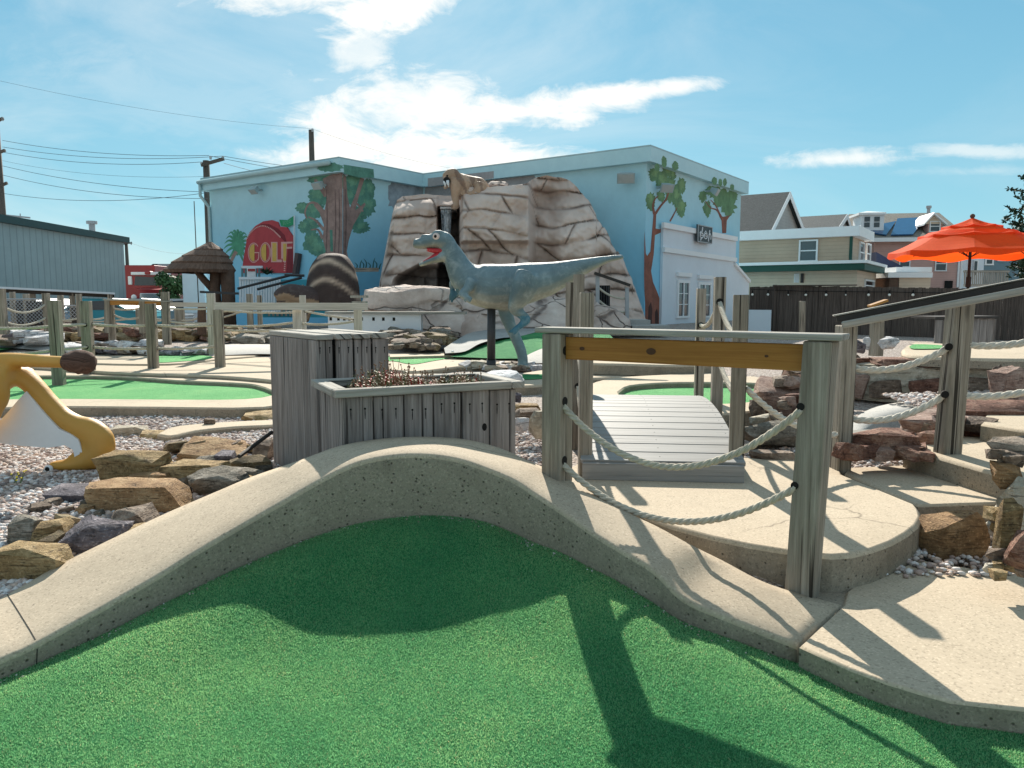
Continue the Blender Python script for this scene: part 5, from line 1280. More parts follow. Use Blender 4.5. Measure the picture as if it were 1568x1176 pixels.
sl_([(700, 278, -.2, .19), (699, 290, -.26, .155), (698, 303, -.28, .105), (699.5, 313, -.30, .085), (698.5, 318, -.32, .10), (694, 319.5, -.42, .07)]); sl_([(711, 282, -.1, .19), (713, 293, -.15, .12), (711, 302, -.2, .085)]); sl_([(707, 283, .25, .18), (706, 296, .3, .11), (706, 304, .3, .09)])
sl_([(738, 287, -.05, .22), (733, 295, -.16, .16), (724, 299, -.2, .10), (716, 300.5, -.25, .075)]); sl_([(705, 283, -.1, .22), (712, 279, 0, .22)])
for dx in (0, 1): sl_([(696+dx*3.5, 267, -.14+.26*dx, .075), (697.5+dx*3.5, 262.5, -.14+.26*dx, .03)])
me = fuse(bm, .03, 2)
def catcol(c, n_):
    k = 1+.3*noise.noise(c*2.2); st = noise.noise(V((c.x*6+1.5*c.z, c.y*2, c.z*1.6)))
    t = (.46, .30, .20) if st < .18 else (.27, .165, .11)
    if n_.z < -.3: t = (.50, .38, .29)
    return tuple(x*k for x in t)
vcol(me, 'Col', catcol)
link_mesh('body', me, attr_mat('cat_paint', 'Col', .6, .3, 5, .4, .12), ct, True)
bm = nb(); sphere(bm, Sd(685.5, 279.5, -.32), (.10, .06, .10), 2); extra('mouth', bm, M['dark'], ct)
for x, o in ((682.5, -.32), (687, -.36)):
    bm = nb(); tube(bm, [Sd(x, 280, o), Sd(x+.8, 285, o-.02), Sd(x+2, 289.5, o)], [.045, .035, .01], 8); extra('fang', bm, M['wpaint'], ct)
bm = nb(); sphere(bm, Sd(686.5, 272.5, -.36), .03, 1); extra('eye', bm, M['dark'], ct)
# --- striped glyptodon
YG = 19.0
gl = thing('armadillo_statue', 'big brown armoured mammal statue with two pale bands round its domed shell', 'statue', P(500, 470, YG))
bm = nb(); c = P(500, 470, YG); W = 42/F*YG; H = c.z; zb_ = P(0, 476, YG).z; zt_ = P(0, 385, YG).z
rows = []; nr, ns = 30, 48
for j in range(nr+1):
    t = j/nr; a = t*math.pi/2
    row = []
    for i in range(ns):
        th = 2*math.pi*i/ns; rr = math.cos(a)**.62; p = V((c.x+W*1.02*rr*math.cos(th)+.0*t, YG+.75+W*1.25*rr*math.sin(th), zb_+(zt_-zb_)*math.sin(a)))
        row.append(bm.verts.new(p+(p-V((c.x, YG+.75, zb_))).normalized()*.03*noise.noise(p*4)))
    rows.append(row)
for A, B in zip(rows, rows[1:]):
    for i in range(ns): bm.faces.new((A[i], A[(i+1) % ns], B[(i+1) % ns], B[i]))
bmesh.ops.remove_doubles(bm, verts=bm.verts[:], dist=.004)
me = bpy.data.meshes.new('shell'); bmesh.ops.recalc_face_normals(bm, faces=bm.faces[:]); bm.to_mesh(me); bm.free()
def gcol(co, no):
    # pale hoops that run round the shell, sagging towards the sides
    px = (co.x-c.x)/W; s = (co.z-zb_)/(zt_-zb_)+.33*px*px+.02*noise.noise(co*5)
    band = max(math.exp(-((s-.85)/.042)**2), math.exp(-((s-.53)/.04)**2))
    d = (.065, .045, .04); b = (.52, .385, .29)
    return tuple(lerp(d[i], b[i], band)*(1+.25*noise.noise(co*9)) for i in range(3))
vcol(me, 'Col', gcol); link_mesh('shell', me, attr_mat('shell_paint', 'Col', .8, .2, 9, .6, .03), gl, True)
bm = nb()
def Gd(px, py, off=0.0): q = P(px, py, YG); return V((q.x, YG+off, q.z))
for lst in ([(478, 460, .2, .34), (462, 455, .0, .30), (446, 449, -.1, .24), (434, 450, -.15, .17), (426, 456, -.2, .11)], [(470, 468, 0, .2), (468, 480, -.1, .15), (466, 492, -.1, .14)], [(520, 470, 0, .2), (524, 482, -.1, .15), (526, 494, -.1, .14)], [(444, 462, -.1, .16), (434, 463, -.15, .10), (427, 462, -.2, .06)]):
    pts = smooth_line([Gd(a, b, o) for a, b, o, r_ in lst], 4); tube(bm, pts, [interp(i/4, [(k, l_[3]) for k, l_ in enumerate(lst)]) for i in range(len(pts))], 12)
me = fuse(bm, .04, 3); vcol(me, 'Col', lambda co, no: (.07, .045, .04) if no.z > -.1 else (.36, .24, .15))
link_mesh('body', me, attr_mat('armadillo_paint', 'Col', .7, .3, 7, .4, .1), gl, True)
# ------------------------------------------------------------------ loose stones, gravel, fences on the left
def rock(label, box, mat, seed, z=None, name='rock', group=None, dk=.75, hk=None, rz=None, tilt=(0, 0), cuts=3, sharp=.55, rough=.06, sink=.03, Y=None, cat='rock'):
    """stone filling about the picture box (x0,y0,x1,y1) when it lies on ground z"""
    x0, y0, x1, y1 = box; r = random.Random(seed)
    if Y is not None: b = P((x0+x1)/2, y1, Y)
    else:
        zz = 0 if z is None else z
        for _ in range(4):
            b = Pz((x0+x1)/2, y1, zz)
            if z is None: zz = G(b.x, b.y)+.0
    wd = (x1-x0)*b.y/F; dp = wd*dk
    h = hk if hk else max(.045, ((y1-y0)*b.y/F-.17*dp)*.95)
    bm = nb(); rock_bm(bm, (b.x, b.y+dp*.48, b.z-sink), (wd*1.18, dp*1.12, (h+sink)*1.12), seed, r.uniform(-.25, .25) if rz is None else rz, tilt, cuts, rough, 0, sharp)
    o = obj(name, bm, M[mat]); o['label'] = label; o['category'] = cat
    if group: o['group'] = group
    try: o.data.polygons.foreach_set('use_smooth', [True]*len(o.data.polygons)); o.data.set_sharp_from_angle(angle=rad(32))
    except Exception: pass
    return o
LR = 'broken stones heaped beside the near curb'
for i, (lab, bx_, mt_, kw) in enumerate([
    ('thick tan block of stone standing beside the lion paw', (145, 690, 238, 742), 'tan', dict(dk=.55, hk=.19, sharp=.9)),
    ('tilted flat orange slab at the top of the heap', (276, 668, 368, 708), 'orange', dict(dk=.8, hk=.09, tilt=(.28, .12), sharp=.85)),
    ('tan brown slab in the middle of the heap below the orange slab', (246, 694, 335, 742), 'tan', dict(dk=.7, hk=.13, sharp=.85)),
    ('olive brown block between the orange slab and the slatted box', (348, 693, 404, 730), 'olive', dict(dk=.7, hk=.12)),
    ('lumpy grey boulder touching the curb at the right of the heap', (275, 708, 368, 764), 'greyrock', dict(dk=.7, hk=.17, sharp=.3)),
    ('low light brown slab under the thick tan block', (196, 720, 252, 748), 'orange', dict(dk=.9, hk=.08)),
    ('flat grey green slab lying left of the heap', (72, 732, 160, 768), 'slate', dict(dk=.8, hk=.07, sharp=.8)),
    ('long rusty orange slab along the front of the heap', (122, 738, 283, 784), 'orange', dict(dk=.42, hk=.15, sharp=.8)),
    ('flat purple brown slab near the curb below the long rusty slab', (160, 770, 233, 808), 'brownrock', dict(dk=.6, hk=.09, tilt=(.1, -.15))),
    ('dark layered slate lump with pale top near the curb', (84, 786, 174, 850), 'slate', dict(dk=.7, hk=.16, sharp=.35, rough=.12)),
    ('small brown slab behind the dark slate lump', (44, 794, 92, 834), 'tan', dict(dk=.8, hk=.1)),
    ('rough dark grey rock at the left edge of the photo', (-12, 790, 48, 836), 'greyrock', dict(dk=.8, hk=.15, sharp=.35)),
    ('large yellow tan block nearest the curb at the left edge', (-14, 830, 92, 894), 'tan', dict(dk=.55, hk=.15, sharp=.85)),
    ('dark stone leaning against the foot of the slatted box', (383, 664, 416, 706), 'brownrock', dict(dk=.8, hk=.16)),
    ('small grey stone wedged above the grey boulder', (324, 690, 354, 712), 'slate', dict(dk=.9, hk=.09)),
    ('pale stone right at the corner of the slatted box', (384, 712, 414, 728), 'greyrock', dict(dk=.9, hk=.07)),
    ('pale flat tan stone on the gravel beyond the heap', (160, 640, 216, 668), 'cream', dict(dk=.7, hk=.07)),
    ('thin tan flake of stone beside the narrow concrete kerb', (206, 655, 252, 672), 'tan', dict(dk=.8, hk=.05)),
    ('flat yellowish slab by the far end of the slatted box', (364, 627, 416, 645), 'tan', dict(dk=.9, hk=.07)),
    ('tan wedge of stone between the thick tan block and the middle slab', (226, 706, 262, 730), 'tan', dict(dk=.8, hk=.10)),
    ('narrow brown shard below the low light brown slab', (236, 744, 290, 762), 'brownrock', dict(dk=.5, hk=.06, tilt=(.1, .2))),
    ('grey brown shard in front of the olive block', (356, 722, 406, 738), 'greyrock', dict(dk=.6, hk=.07)),
    ('small grey lump between the slate lump and the purple slab', (168, 796, 196, 820), 'slate', dict(dk=.8, hk=.07)),
    ('small tan stone behind the large yellow block at the left edge', (52, 822, 96, 846), 'olive', dict(dk=.8, hk=.08)),
    ('small brown chip lying on the narrow concrete kerb', (312, 640, 326, 650), 'brownrock', dict(dk=.8, hk=.05, z=.07)),
    ]): rock(lab, bx_, mt_, 100+i, group=LR, **kw)
bm = nb(); tube(bm, [P(366, 699, 5.0), P(416, 662, 5.5)], .014, 10); tag(obj('drain_pipe', bm, M['blackwood']), 'thin black pipe leaning from the stones to the slatted box', 'pipe')
# right-hand stones
RR = 'red and tan stones around the concrete steps'
for i, (lab, bx_, mt_, kw) in enumerate([
    ('big brown block in the gap between the lower path and the steps', (1424, 788, 1514, 856), 'orange', dict(z=-.07, dk=.75, hk=.20, sharp=.85, rz=.1)),
    ('dark red slab under the handrail at the left of the steps', (1316, 652, 1418, 698), 'red', dict(Y=5.1, dk=.5, hk=.15, sharp=.85, rz=.18)),
    ('small flat red slab against the foot of the tall right post', (1286, 674, 1322, 700), 'red', dict(Y=4.95, dk=.8, hk=.09)),
    ('thin dark red stone between the red slab and the handrail post', (1412, 658, 1442, 684), 'red', dict(Y=5.35, dk=.8, hk=.10)),
    ('wide flat red slab behind the handrail post above the steps', (1398, 628, 1464, 660), 'pink', dict(Y=5.7, dk=.8, hk=.13, tilt=(.12, 0))),
    ('long dark red ledge stone behind the upper step', (1466, 622, 1640, 668), 'red', dict(Y=5.9, dk=.4, hk=.24, rz=0, sharp=.85)),
    ('large pink slab tilted on the mound beyond the bridge rail', (1172, 582, 1270, 640), 'pink', dict(Y=7.2, dk=.8, hk=.30, tilt=(.35, .1), sharp=.6)),
    ('dark reddish rock at the top of the mound', (1204, 560, 1262, 590), 'red', dict(Y=8.0, dk=.8, hk=.2)),
    ('brown stone low on the mound under the pink slab', (1236, 600, 1300, 650), 'cream', dict(Y=7.0, dk=.8, hk=.28, sharp=.3)),
    ('small red stone beside the green at the left of the mound', (1163, 600, 1186, 616), 'red', dict(Y=7.4, dk=.9, hk=.08)),
    ('small brown stone left of the pale stone under the slack rope', (1150, 612, 1170, 635), 'brownrock', dict(Y=6.9, dk=.9, hk=.12)),
    ('smooth pale grey stone with flat top beside the bridge rail', (1152, 632, 1198, 654), 'cream', dict(Y=6.6, dk=.8, hk=.10, sharp=.2)),
    ('wide grey boulder half buried below the pale stone', (1146, 640, 1300, 684), 'greyrock', dict(Y=6.2, dk=.5, hk=.20, sharp=.15, rz=0)),
    ('flat brown stone lying on gravel behind the platform', (1160, 688, 1222, 704), 'brownrock', dict(Y=5.5, dk=.6, hk=.05)),
    ]): rock(lab, bx_, mt_, 200+i, group=RR, **kw)
WS = 'stones of the small wall at the right edge'
for i, (lab, bx_, mt_, kw) in enumerate([
    ('tall pale weathered stone forming the corner of the right edge wall', (1546, 728, 1612, 852), 'cream', dict(Y=3.62, dk=.8, hk=.38, sharp=.3, rough=.12)),
    ('upright tan stone on the face of the right edge wall', (1528, 780, 1562, 852), 'tan', dict(Y=3.42, dk=.6, hk=.24, sharp=.8)),
    ('orange tan cap stone at the top left of the right edge wall', (1532, 712, 1570, 740), 'orange', dict(Y=3.75, dk=1, hk=.09, sharp=.8)),
    ('flat brown stone on top of the right edge wall', (1546, 672, 1620, 706), 'brownrock', dict(Y=3.8, dk=.8, hk=.1, sharp=.8)),
    ('reddish brown stone at the bottom of the right edge wall', (1554, 826, 1640, 884), 'red', dict(Y=3.25, dk=.6, hk=.20, sharp=.4)),
    ('big buried stone under the pale corner stone at the right edge', (1560, 740, 1700, 886), 'cream', dict(Y=3.75, dk=.8, hk=.5, sharp=.3, rough=.12)),
    ]): rock(lab, bx_, mt_, 240+i, group=WS, **kw)
# retaining wall of red stones set in mortar, with the pool basin before it
rw = thing('retaining_wall', 'curved red stone retaining wall with pale mortar joints behind the handrail', 'wall', P(1400, 610, 7.6))
bm = nb(); wl = smooth_line([P(1262, 592, 8.4), P(1310, 600, 8.0), P(1380, 604, 7.7), P(1450, 602, 7.5), (P(1640, 600, 7.3))], 6)
L_ = [];
for a in wl: L_.append(V((a.x, a.y, .22)))
prev = None
for a in L_:
    top = .585+.01*noise.noise(a*3); q = [bm.verts.new(p) for p in (a, V((a.x, a.y+.05, top)), V((a.x, a.y+.6, top+.03)), V((a.x, a.y+.6, .2)))]
    if prev:
        for k in range(3): bm.faces.new((prev[k], q[k], q[k+1], prev[k+1]))
    prev = q
obj('mortar', bm, M['cream'], rw)
r = random.Random(8)
x = 0.0; tot = sum((b-a).length for a, b in zip(L_, L_[1:])); nw = 0
def along(d):
    for a, b in zip(L_, L_[1:]):
        s = (b-a).length
        if d <= s: return a.lerp(b, d/s), (b-a).normalized()
        d -= s
    return L_[-1], (L_[-1]-L_[-2]).normalized()
while x < tot-.2:
    w_ = r.uniform(.26, .5); c, t = along(x+w_/2)
    bm = nb(); rock_bm(bm, (c.x, c.y+.03, c.z+.02), (w_*.93, .16, r.uniform(.25, .33)), 300+nw, math.atan2(t.y, t.x), (0, r.uniform(-.05, .05)), 2, .04, 0, .8)
    o = obj('face_stone', bm, M[r.choice(['red', 'pink', 'red', 'brownrock'])], rw); x += w_; nw += 1
x = .1
while x < tot:
    w_ = r.uniform(.3, .6); c, t = along(x)
    bm = nb(); rock_bm(bm, (c.x, c.y+.14+r.uniform(0, .25), .575), (w_, r.uniform(.3, .45), r.uniform(.06, .11)), 340+nw, r.uniform(-.4, .4), (r.uniform(-.08, .08), 0), 2, .05, 0, .8)
    obj('cap_stone', bm, M[r.choice(['red', 'pink', 'red', 'brownrock'])], rw); x += w_*.62; nw += 1
bm = nb()
b = smooth_line([P(*q) for q in ((1300, 668, 6.1), (1310, 640, 6.6), (1345, 622, 7.1), (1400, 614, 7.3), (1470, 612, 7.25))], 4); f = smooth_line([P(*q) for q in ((1320, 664, 6.0), (1350, 648, 6.2), (1390, 640, 6.3), (1430, 632, 6.4), (1480, 628, 6.5))], 4)
A = [bm.verts.new(p) for p in b]; B = [bm.verts.new(p+V((0, 0, .02))) for p in f]; Cc = [bm.verts.new(p+V((-.05, .05, -.4))) for p in b]; Dd = [bm.verts.new(p+V((0, -.05, -.4))) for p in f]
for k in range(len(A)-1): bm.faces.new((A[k], A[k+1], B[k+1], B[k])); bm.faces.new((A[k], Cc[k], Cc[k+1], A[k+1])); bm.faces.new((B[k], B[k+1], Dd[k+1], Dd[k]))
struct('pool_basin', bm, M['grey'], True)
bm = nb(); beam(bm, P(1300, 671, 5.9), P(1382, 668, 6.0), .14, .10); tag(obj('timber_edge', bm, M['cap']), 'low grey timber edging behind the handrail near the red slab', 'timber')
for lab, bx_, mt_, kw in (('upright pale red stone at the right end of the retaining wall', (1528, 568, 1572, 628), 'pink', dict(Y=6.6, dk=.6, hk=.34, sharp=.85)), ('dark rounded stone against the upright pale red stone', (1522, 562, 1546, 612), 'brownrock', dict(Y=6.8, dk=.8, hk=.3, sharp=.3)),
    ('white rough rock on top of the retaining wall', (1349, 514, 1381, 534), 'white', dict(Y=9.6, dk=.9, hk=.15, sharp=.3)), ('grey rough rock left of the white rock above the wall', (1306, 520, 1328, 540), 'slate', dict(Y=9.2, dk=.9, hk=.15, sharp=.3)), ('small pale rock beside the post with the angled cap', (1323, 512, 1334, 534), 'white', dict(Y=9.6, dk=.9, hk=.16, sharp=.3)), ('pointed pale mound of rock behind the planter', (738, 564, 800, 590), 'white', dict(Y=8.8, dk=.9, hk=.16, sharp=.1)),
    ('rounded cream boulder beside the left bridge post', (808, 622, 842, 668), 'cream', dict(Y=5.6, dk=.9, hk=.2, sharp=.15)), ('white stone next to the cream boulder', (786, 636, 812, 658), 'white', dict(Y=6.0, dk=.9, hk=.09, sharp=.4)), ('flat tan slab under the layered stones right of the planter', (790, 612, 830, 630), 'tan', dict(Y=6.6, dk=.9, hk=.05)), ('dark flat stone right of the planter', (790, 626, 830, 640), 'brownrock', dict(Y=6.2, dk=.9, hk=.06)), ('small grey stone on the gravel above the planter corner', (788, 604, 800, 614), 'slate', dict(Y=7.2, dk=.9, hk=.07))):
    rock(lab, bx_, mt_, sum(bx_), **kw)
# loose flat stones round the dinosaur's feet and the rubble edgings
def scatter(label, group, seed, spots, mats, name='stone'):
    r = random.Random(seed)
    for (x0, y0, x1, y1, Y0, Y1, n_, w0, w1) in spots:
        for k in range(n_):
            px, py, t = lerp(x0, x1, (k+r.random())/n_), 0, r.random(); py = lerp(y0, y1, t); p = P(px, py, lerp(Y0, Y1, t)); w_ = r.uniform(w0, w1)
            bm = nb(); rock_bm(bm, (p.x, p.y, p.z-.03), (w_, w_*r.uniform(.5, .9), w_*r.uniform(.2, .34)+.03), seed*50+k, r.uniform(0, 3.1), (r.uniform(-.2, .2), r.uniform(-.2, .2)), 1, .06, 0, .8)
            tag(obj(name, bm, M[r.choice(mats)]), label, 'stone', group)
scatter('small pale or dark flat stone at the feet of the dinosaur', 'flat stones at the feet of the dinosaur', 3, [(735, 557, 830, 567, 13.2, 12.1, 34, .14, .34), (705, 562, 740, 560, 12.4, 12.4, 2, .2, .3)], ['white', 'cream', 'brownrock', 'white'])
scatter('flat grey brown stone piled before the white retaining wall', 'stones piled before the white wall', 4, [(590, 508, 680, 534, 16.2, 14.4, 46, .25, .55), (660, 508, 690, 515, 16.4, 16, 8, .25, .5)], ['brownrock', 'olive', 'brownrock', 'greyrock'])
scatter('flat brown stone in the rubble edging behind the left rope fence', 'stones in the left rubble edging', 5, [(-10, 515, 340, 520, 17.3, 16.9, 58, .35, .8), (-10, 506, 340, 510, 19.5, 19, 40, .4, .8), (330, 508, 420, 524, 18, 16, 22, .35, .7)], ['brownrock', 'red', 'olive', 'brownrock', 'tan', 'greyrock'])
scatter('thin slate flake set on the low concrete rim on the left', 'slate flakes on the left concrete rim', 6, [(240, 538, 330, 543, 14.6, 14.3, 18, .22, .4), (0, 518, 85, 526, 15.6, 15.2, 10, .3, .7), (100, 530, 240, 541, 14.9, 14.4, 24, .25, .55)], ['white', 'brownrock', 'slate', 'white'])
scatter('small red or brown stone packed into the bank around the steps', 'small stones of the bank by the steps', 9, [(1300, 700, 1420, 668, 5.0, 5.5, 12, .12, .26), (1400, 655, 1500, 640, 5.6, 6.0, 9, .14, .30), (1500, 640, 1568, 634, 5.9, 6.1, 6, .15, .3), (1290, 590, 1200, 556, 7.2, 8.3, 16, .16, .34), (1180, 612, 1290, 640, 6.9, 6.6, 9, .12, .26)], ['red', 'pink', 'brownrock', 'red'])
scatter('small loose brown or grey stone in the gaps of the heap by the near curb', 'small stones in the near heap', 14, [(60, 812, 240, 762, 4.1, 4.75, 12, .07, .16), (170, 748, 380, 706, 5.05, 5.85, 20, .09, .22), (250, 690, 400, 676, 6.1, 6.4, 8, .10, .24)], ['olive', 'tan', 'brownrock', 'greyrock', 'orange'])
scatter('small tan or pale stone wedged into the right edge wall', 'small stones of the right edge wall', 12, [(1518, 700, 1568, 690, 3.8, 3.9, 5, .09, .16), (1514, 858, 1568, 880, 3.4, 3.25, 8, .06, .14), (1524, 760, 1534, 850, 3.6, 3.4, 4, .08, .13)], ['tan', 'cream', 'brownrock'])
# kerb under the flakes, low concrete mounds on the left
bank([(-60, 516, 16), (0, 514, 15.9), (60, 519, 15.6), (120, 527, 15.2), (180, 534, 14.9), (240, 538, 14.7), (330, 541, 14.5)], [(-60, 534, 15.4), (0, 532, 15.3), (60, 536, 15.0), (120, 541, 14.7), (180, 546, 14.4), (240, 549, 14.2), (330, 546, 14.3)])
bank([(320, 528, 14.8), (400, 527, 15), (480, 530, 15), (560, 534, 14.8)], [(320, 545, 14.2), (400, 542, 14.4), (480, 545, 14.4), (560, 547, 14.2)])
# white retaining wall with drain holes
ww = thing('retaining_wall', 'low off white wall with a row of square drain holes and a plank ledge', 'wall', P(560, 505, 16.3))
bm = nb(); a, b = P(503, 520, 16.6), P(645, 520, 16.2); z0 = .2; zt_ = P(560, 481, 16.4).z
obox(bm, V((a.x, a.y, z0)), V((b.x-a.x, b.y-a.y, 0)), V((0, .3, 0)), V((0, 0, zt_-z0))); obj('wall', bm, M['wpaint'], ww)
bm = nb(); obox(bm, V((a.x-.05, a.y-.06, zt_+.002)), V((b.x-a.x+1.0, b.y-a.y-.2, 0)), V((0, .5, 0)), V((0, 0, .05)), axis=0); obj('ledge', bm, M['cap'], ww)
for px in (508, 520, 529, 537, 546, 556, 574, 589, 605): 
    bm = nb(); t = (px-503)/142; c = V((lerp(a.x, b.x, t), lerp(a.y, b.y, t), P(px, 488.5, 16.4).z)); abox(bm, c-V((.035, .004, .035)), c+V((.035, .02, .035))); obj('drain_hole', bm, M['dark'], ww)
# pebbles
def pebble_mesh():
    bm = bmesh.new(); bmesh.ops.create_icosphere(bm, subdivisions=1, radius=1); v = np.array([q.co[:] for q in bm.verts]); f = np.array([[q.index for q in k.verts] for k in bm.faces]); bm.free(); return v, f
rs = np.random.RandomState(5); pv, pf = pebble_mesh()
def pebbles(n_, region, sz, zf):
    P_ = []
    while len(P_) < n_:
        x, y = region(rs); P_.append((x, y, zf(x, y)))
    return np.array(P_), rs.uniform(sz[0], sz[1], n_)
sets = []; BTX = sorted((p.x, p.z) for p in bt)
def reg_left(rs):
    while True:
        y = 3.0+6.2*rs.rand()**1.35; x = -(.66*y+.3)*rs.rand()*1.05+.2
        if x > -1.1 and y > 5.0: continue
        i = int((x+2.2)/3.3*len(bk)); 
        ok = True
        if y < 5:   # stay behind the curb
            bx_ = min(bk, key=lambda q: abs(q.x-x)); ok = y > bx_.y+.03
        if y > 8.0: ok = False
        if ok: return x, y
sets.append(pebbles(15000, reg_left, (.009, .021), lambda x, y: G(x, y)+.004))
def reg_r(boxes):
    def f(rs):
        x0, y0, x1, y1 = boxes[rs.randint(len(boxes))]; return x0+(x1-x0)*rs.rand(), y0+(y1-y0)*rs.rand()
    return f
sets.append(pebbles(260, lambda rs: ((lambda k: (bt[k].x+rs.normal(0, .02), bt[k].y-.012-abs(rs.normal(0, .05))))(rs.randint(len(bt)))), (.0015, .004), lambda x, y: interp(x, BTX)+.004))
sets.append(pebbles(1400, reg_r([(1.75, 3.55, 2.7, 4.4), (1.9, 3.9, 2.5, 4.5)]), (.009, .02), lambda x, y: -.055))
sets.append(pebbles(2600, reg_r([(1.55, 5.15, 3.2, 6.3), (-.1, 4.9, .42, 7.5)]), (.009, .02), lambda x, y: G(x, y)+.006))
sets.append(pebbles(900, reg_r([(3.5, 6.55, 5.0, 7.3)]), (.012, .026), lambda x, y: .36+.05*noise.noise(V((x, y, 0)))))
cs = np.concatenate([a for a, _ in sets]); ss = np.concatenate([b for _, b in sets]); n_ = len(cs)
sc = ss[:, None]*rs.uniform(.65, 1.25, (n_, 3))*np.array([1.2, 1.1, .75]); an_ = rs.rand(n_)*6.28; ca_, sa_ = np.cos(an_), np.sin(an_)
vv = pv[None]*sc[:, None, :]*(1+.25*(rs.rand(n_, len(pv), 1)-.5)); xx = vv[..., 0]*ca_[:, None]-vv[..., 1]*sa_[:, None]; yy = vv[..., 0]*sa_[:, None]+vv[..., 1]*ca_[:, None]
vv = np.stack([xx, yy, vv[..., 2]], -1)+cs[:, None, :]; ff = (pf[None]+(np.arange(n_)*len(pv))[:, None, None]).reshape(-1, 3); vv = vv.reshape(-1, 3)
me = bpy.data.meshes.new('pebbles'); me.vertices.add(len(vv)); me.vertices.foreach_set('co', vv.astype(np.float32).ravel()); me.loops.add(len(ff)*3); me.loops.foreach_set('vertex_index', ff.astype(np.int32).ravel())
me.polygons.add(len(ff)); me.polygons.foreach_set('loop_start', np.arange(0, len(ff)*3, 3, dtype=np.int32)); me.update(calc_edges=True)
at = me.color_attributes.new('Col', 'FLOAT_COLOR', 'POINT'); pal = np.array([(.40, .29, .25), (.62, .53, .48), (.70, .65, .62), (.50, .40, .36), (.30, .24, .22), (.74, .72, .71), (.58, .44, .36)])
pc = pal[rs.randint(0, len(pal), n_)]*rs.uniform(.8, 1.15, (n_, 1)); pc = np.concatenate([pc, np.ones((n_, 1))], 1); at.data.foreach_set('color', np.repeat(pc, len(pv), 0).astype(np.float32).ravel())
tag(link_mesh('gravel', me, attr_mat('pebble_stone', 'Col', .8, .3, 40, .3, .12), None, True), 'pale pink and grey gravel spread between the curbs', 'gravel', kind='stuff')
# little yellow flowers
for k, (px, py, Y, lab) in enumerate(((25, 740, 5.0, 'tiny yellow flowering weed on the gravel below the lion'), (47, 834, 4.0, 'tiny yellow flowering weed between the rocks at the left edge'))):
    t = thing('flowering_weed', lab, 'plant', P(px, py, Y)); bm = nb(); bf = nb(); r = random.Random(k)
    for i in range(9):
        b = P(px+r.uniform(-8, 8), py, Y); e = b+V((r.uniform(-.03, .03), r.uniform(-.03, .03), r.uniform(.02, .09))); tube(bm, [b, e], .002, 4); sphere(bf, e, (.008, .008, .005), 1)
    obj('stem', bm, M['leaf'], t); tag(obj('flowers', bf, paint('yellow_petal', (.70, .55, .03), .6), t), kind='stuff')
bm = nb(); c = P(693, 538.5, 13.4); sphere(bm, c, .024, 3); tag(obj('golf_ball', bm, M['wpaint'], None, True), 'white golf ball lying at the edge of the green', 'golf ball')
# ------------------------------------------------------------------ rope fences on the left
FW = 'post and rope fences on the left'
def px_post(px, ytop, ybase, Y, w_=.13, d=.13, a=.15): return (px, Y, P(px, ybase, Y).z, P(px, ytop, Y).z, w_, d, a)
def ry(px, py, Y): return P(px, py, Y).z
f1 = [px_post(84, 460, 580, 10.6, .14, .13), px_post(132, 461, 568, 11.6, .14, .13), px_post(231, 465, 566, 12.0, .14, .13), px_post(334, 474, 563, 12.2, .14, .13), px_post(-60, 462, 588, 10.2, .14, .13)]
def rows_(i, j, ya, yb, Yi, Yj, s=.02, r=.021): return (i, j, ry(0, ya, Yi), ry(0, yb, Yj), s, r)
ropefence('rope_fence', 'nearest rope fence of thick grey posts along the left walkway', 'fence', f1,
          [rows_(4, 0, 500, 499, 10.2, 10.6, .03), rows_(0, 1, 498, 497, 10.6, 11.6, .0), rows_(1, 2, 496, 498, 11.6, 12), rows_(2, 3, 498, 497, 12, 12.2), rows_(4, 0, 545, 536, 10.2, 10.6, .02), rows_(0, 1, 535, 531, 10.6, 11.6, .0), rows_(1, 2, 531, 533, 11.6, 12), rows_(2, 3, 533, 530, 12, 12.2)], FW)
f2 = [px_post(324, 449, 530, 14.0, .13, .13), px_post(455, 474, 522, 13.0, .14, .13), px_post(464, 452, 515, 14.6, .11, .11), px_post(548, 463, 520, 13.6, .14, .14)]
rf_ = ropefence('rail_fence', 'pale fence with one flat top rail beyond the slatted box', 'fence', f2, [rows_(0, 1, 497, 493, 14, 13, .05), rows_(1, 3, 495, 491, 13, 13.6, .04), rows_(2, 3, 476, 490, 14.6, 13.6, .01), rows_(0, 1, 504, 503, 14, 13, .04), rows_(0, 2, 474, 478, 14, 14.6, .03)], FW, 'rail')
bm = nb(); beam(bm, P(329, 469, 12.5), P(563, 469.5, 13.2), .05, .125); obj('top_rail', bm, M['rail'], rf_)
bm = nb(); abox(bm, P(540, 464, 13.5)-V((0, .08, 0)), P(561, 464, 13.5)+V((0, .12, .03))); abox(bm, P(538, 456, 13.5)-V((0, .1, 0)), P(562, 456, 13.5)+V((0, .14, .04))); obj('post_cap', bm, M['cap'], rf_)
f3 = [px_post(3, 442, 500, 15.0, .14, .14), px_post(72, 449, 500, 16.2, .12, .12), px_post(94, 452, 496, 17.0, .10, .10), px_post(122, 450, 505, 16.6, .10, .10), px_post(170, 459, 510, 15.4, .12, .1), px_post(222, 462, 512, 15.4, .1, .1), px_post(254, 447, 516, 15.0, .14, .12), px_post(322, 452, 516, 15.2, .1, .1)]
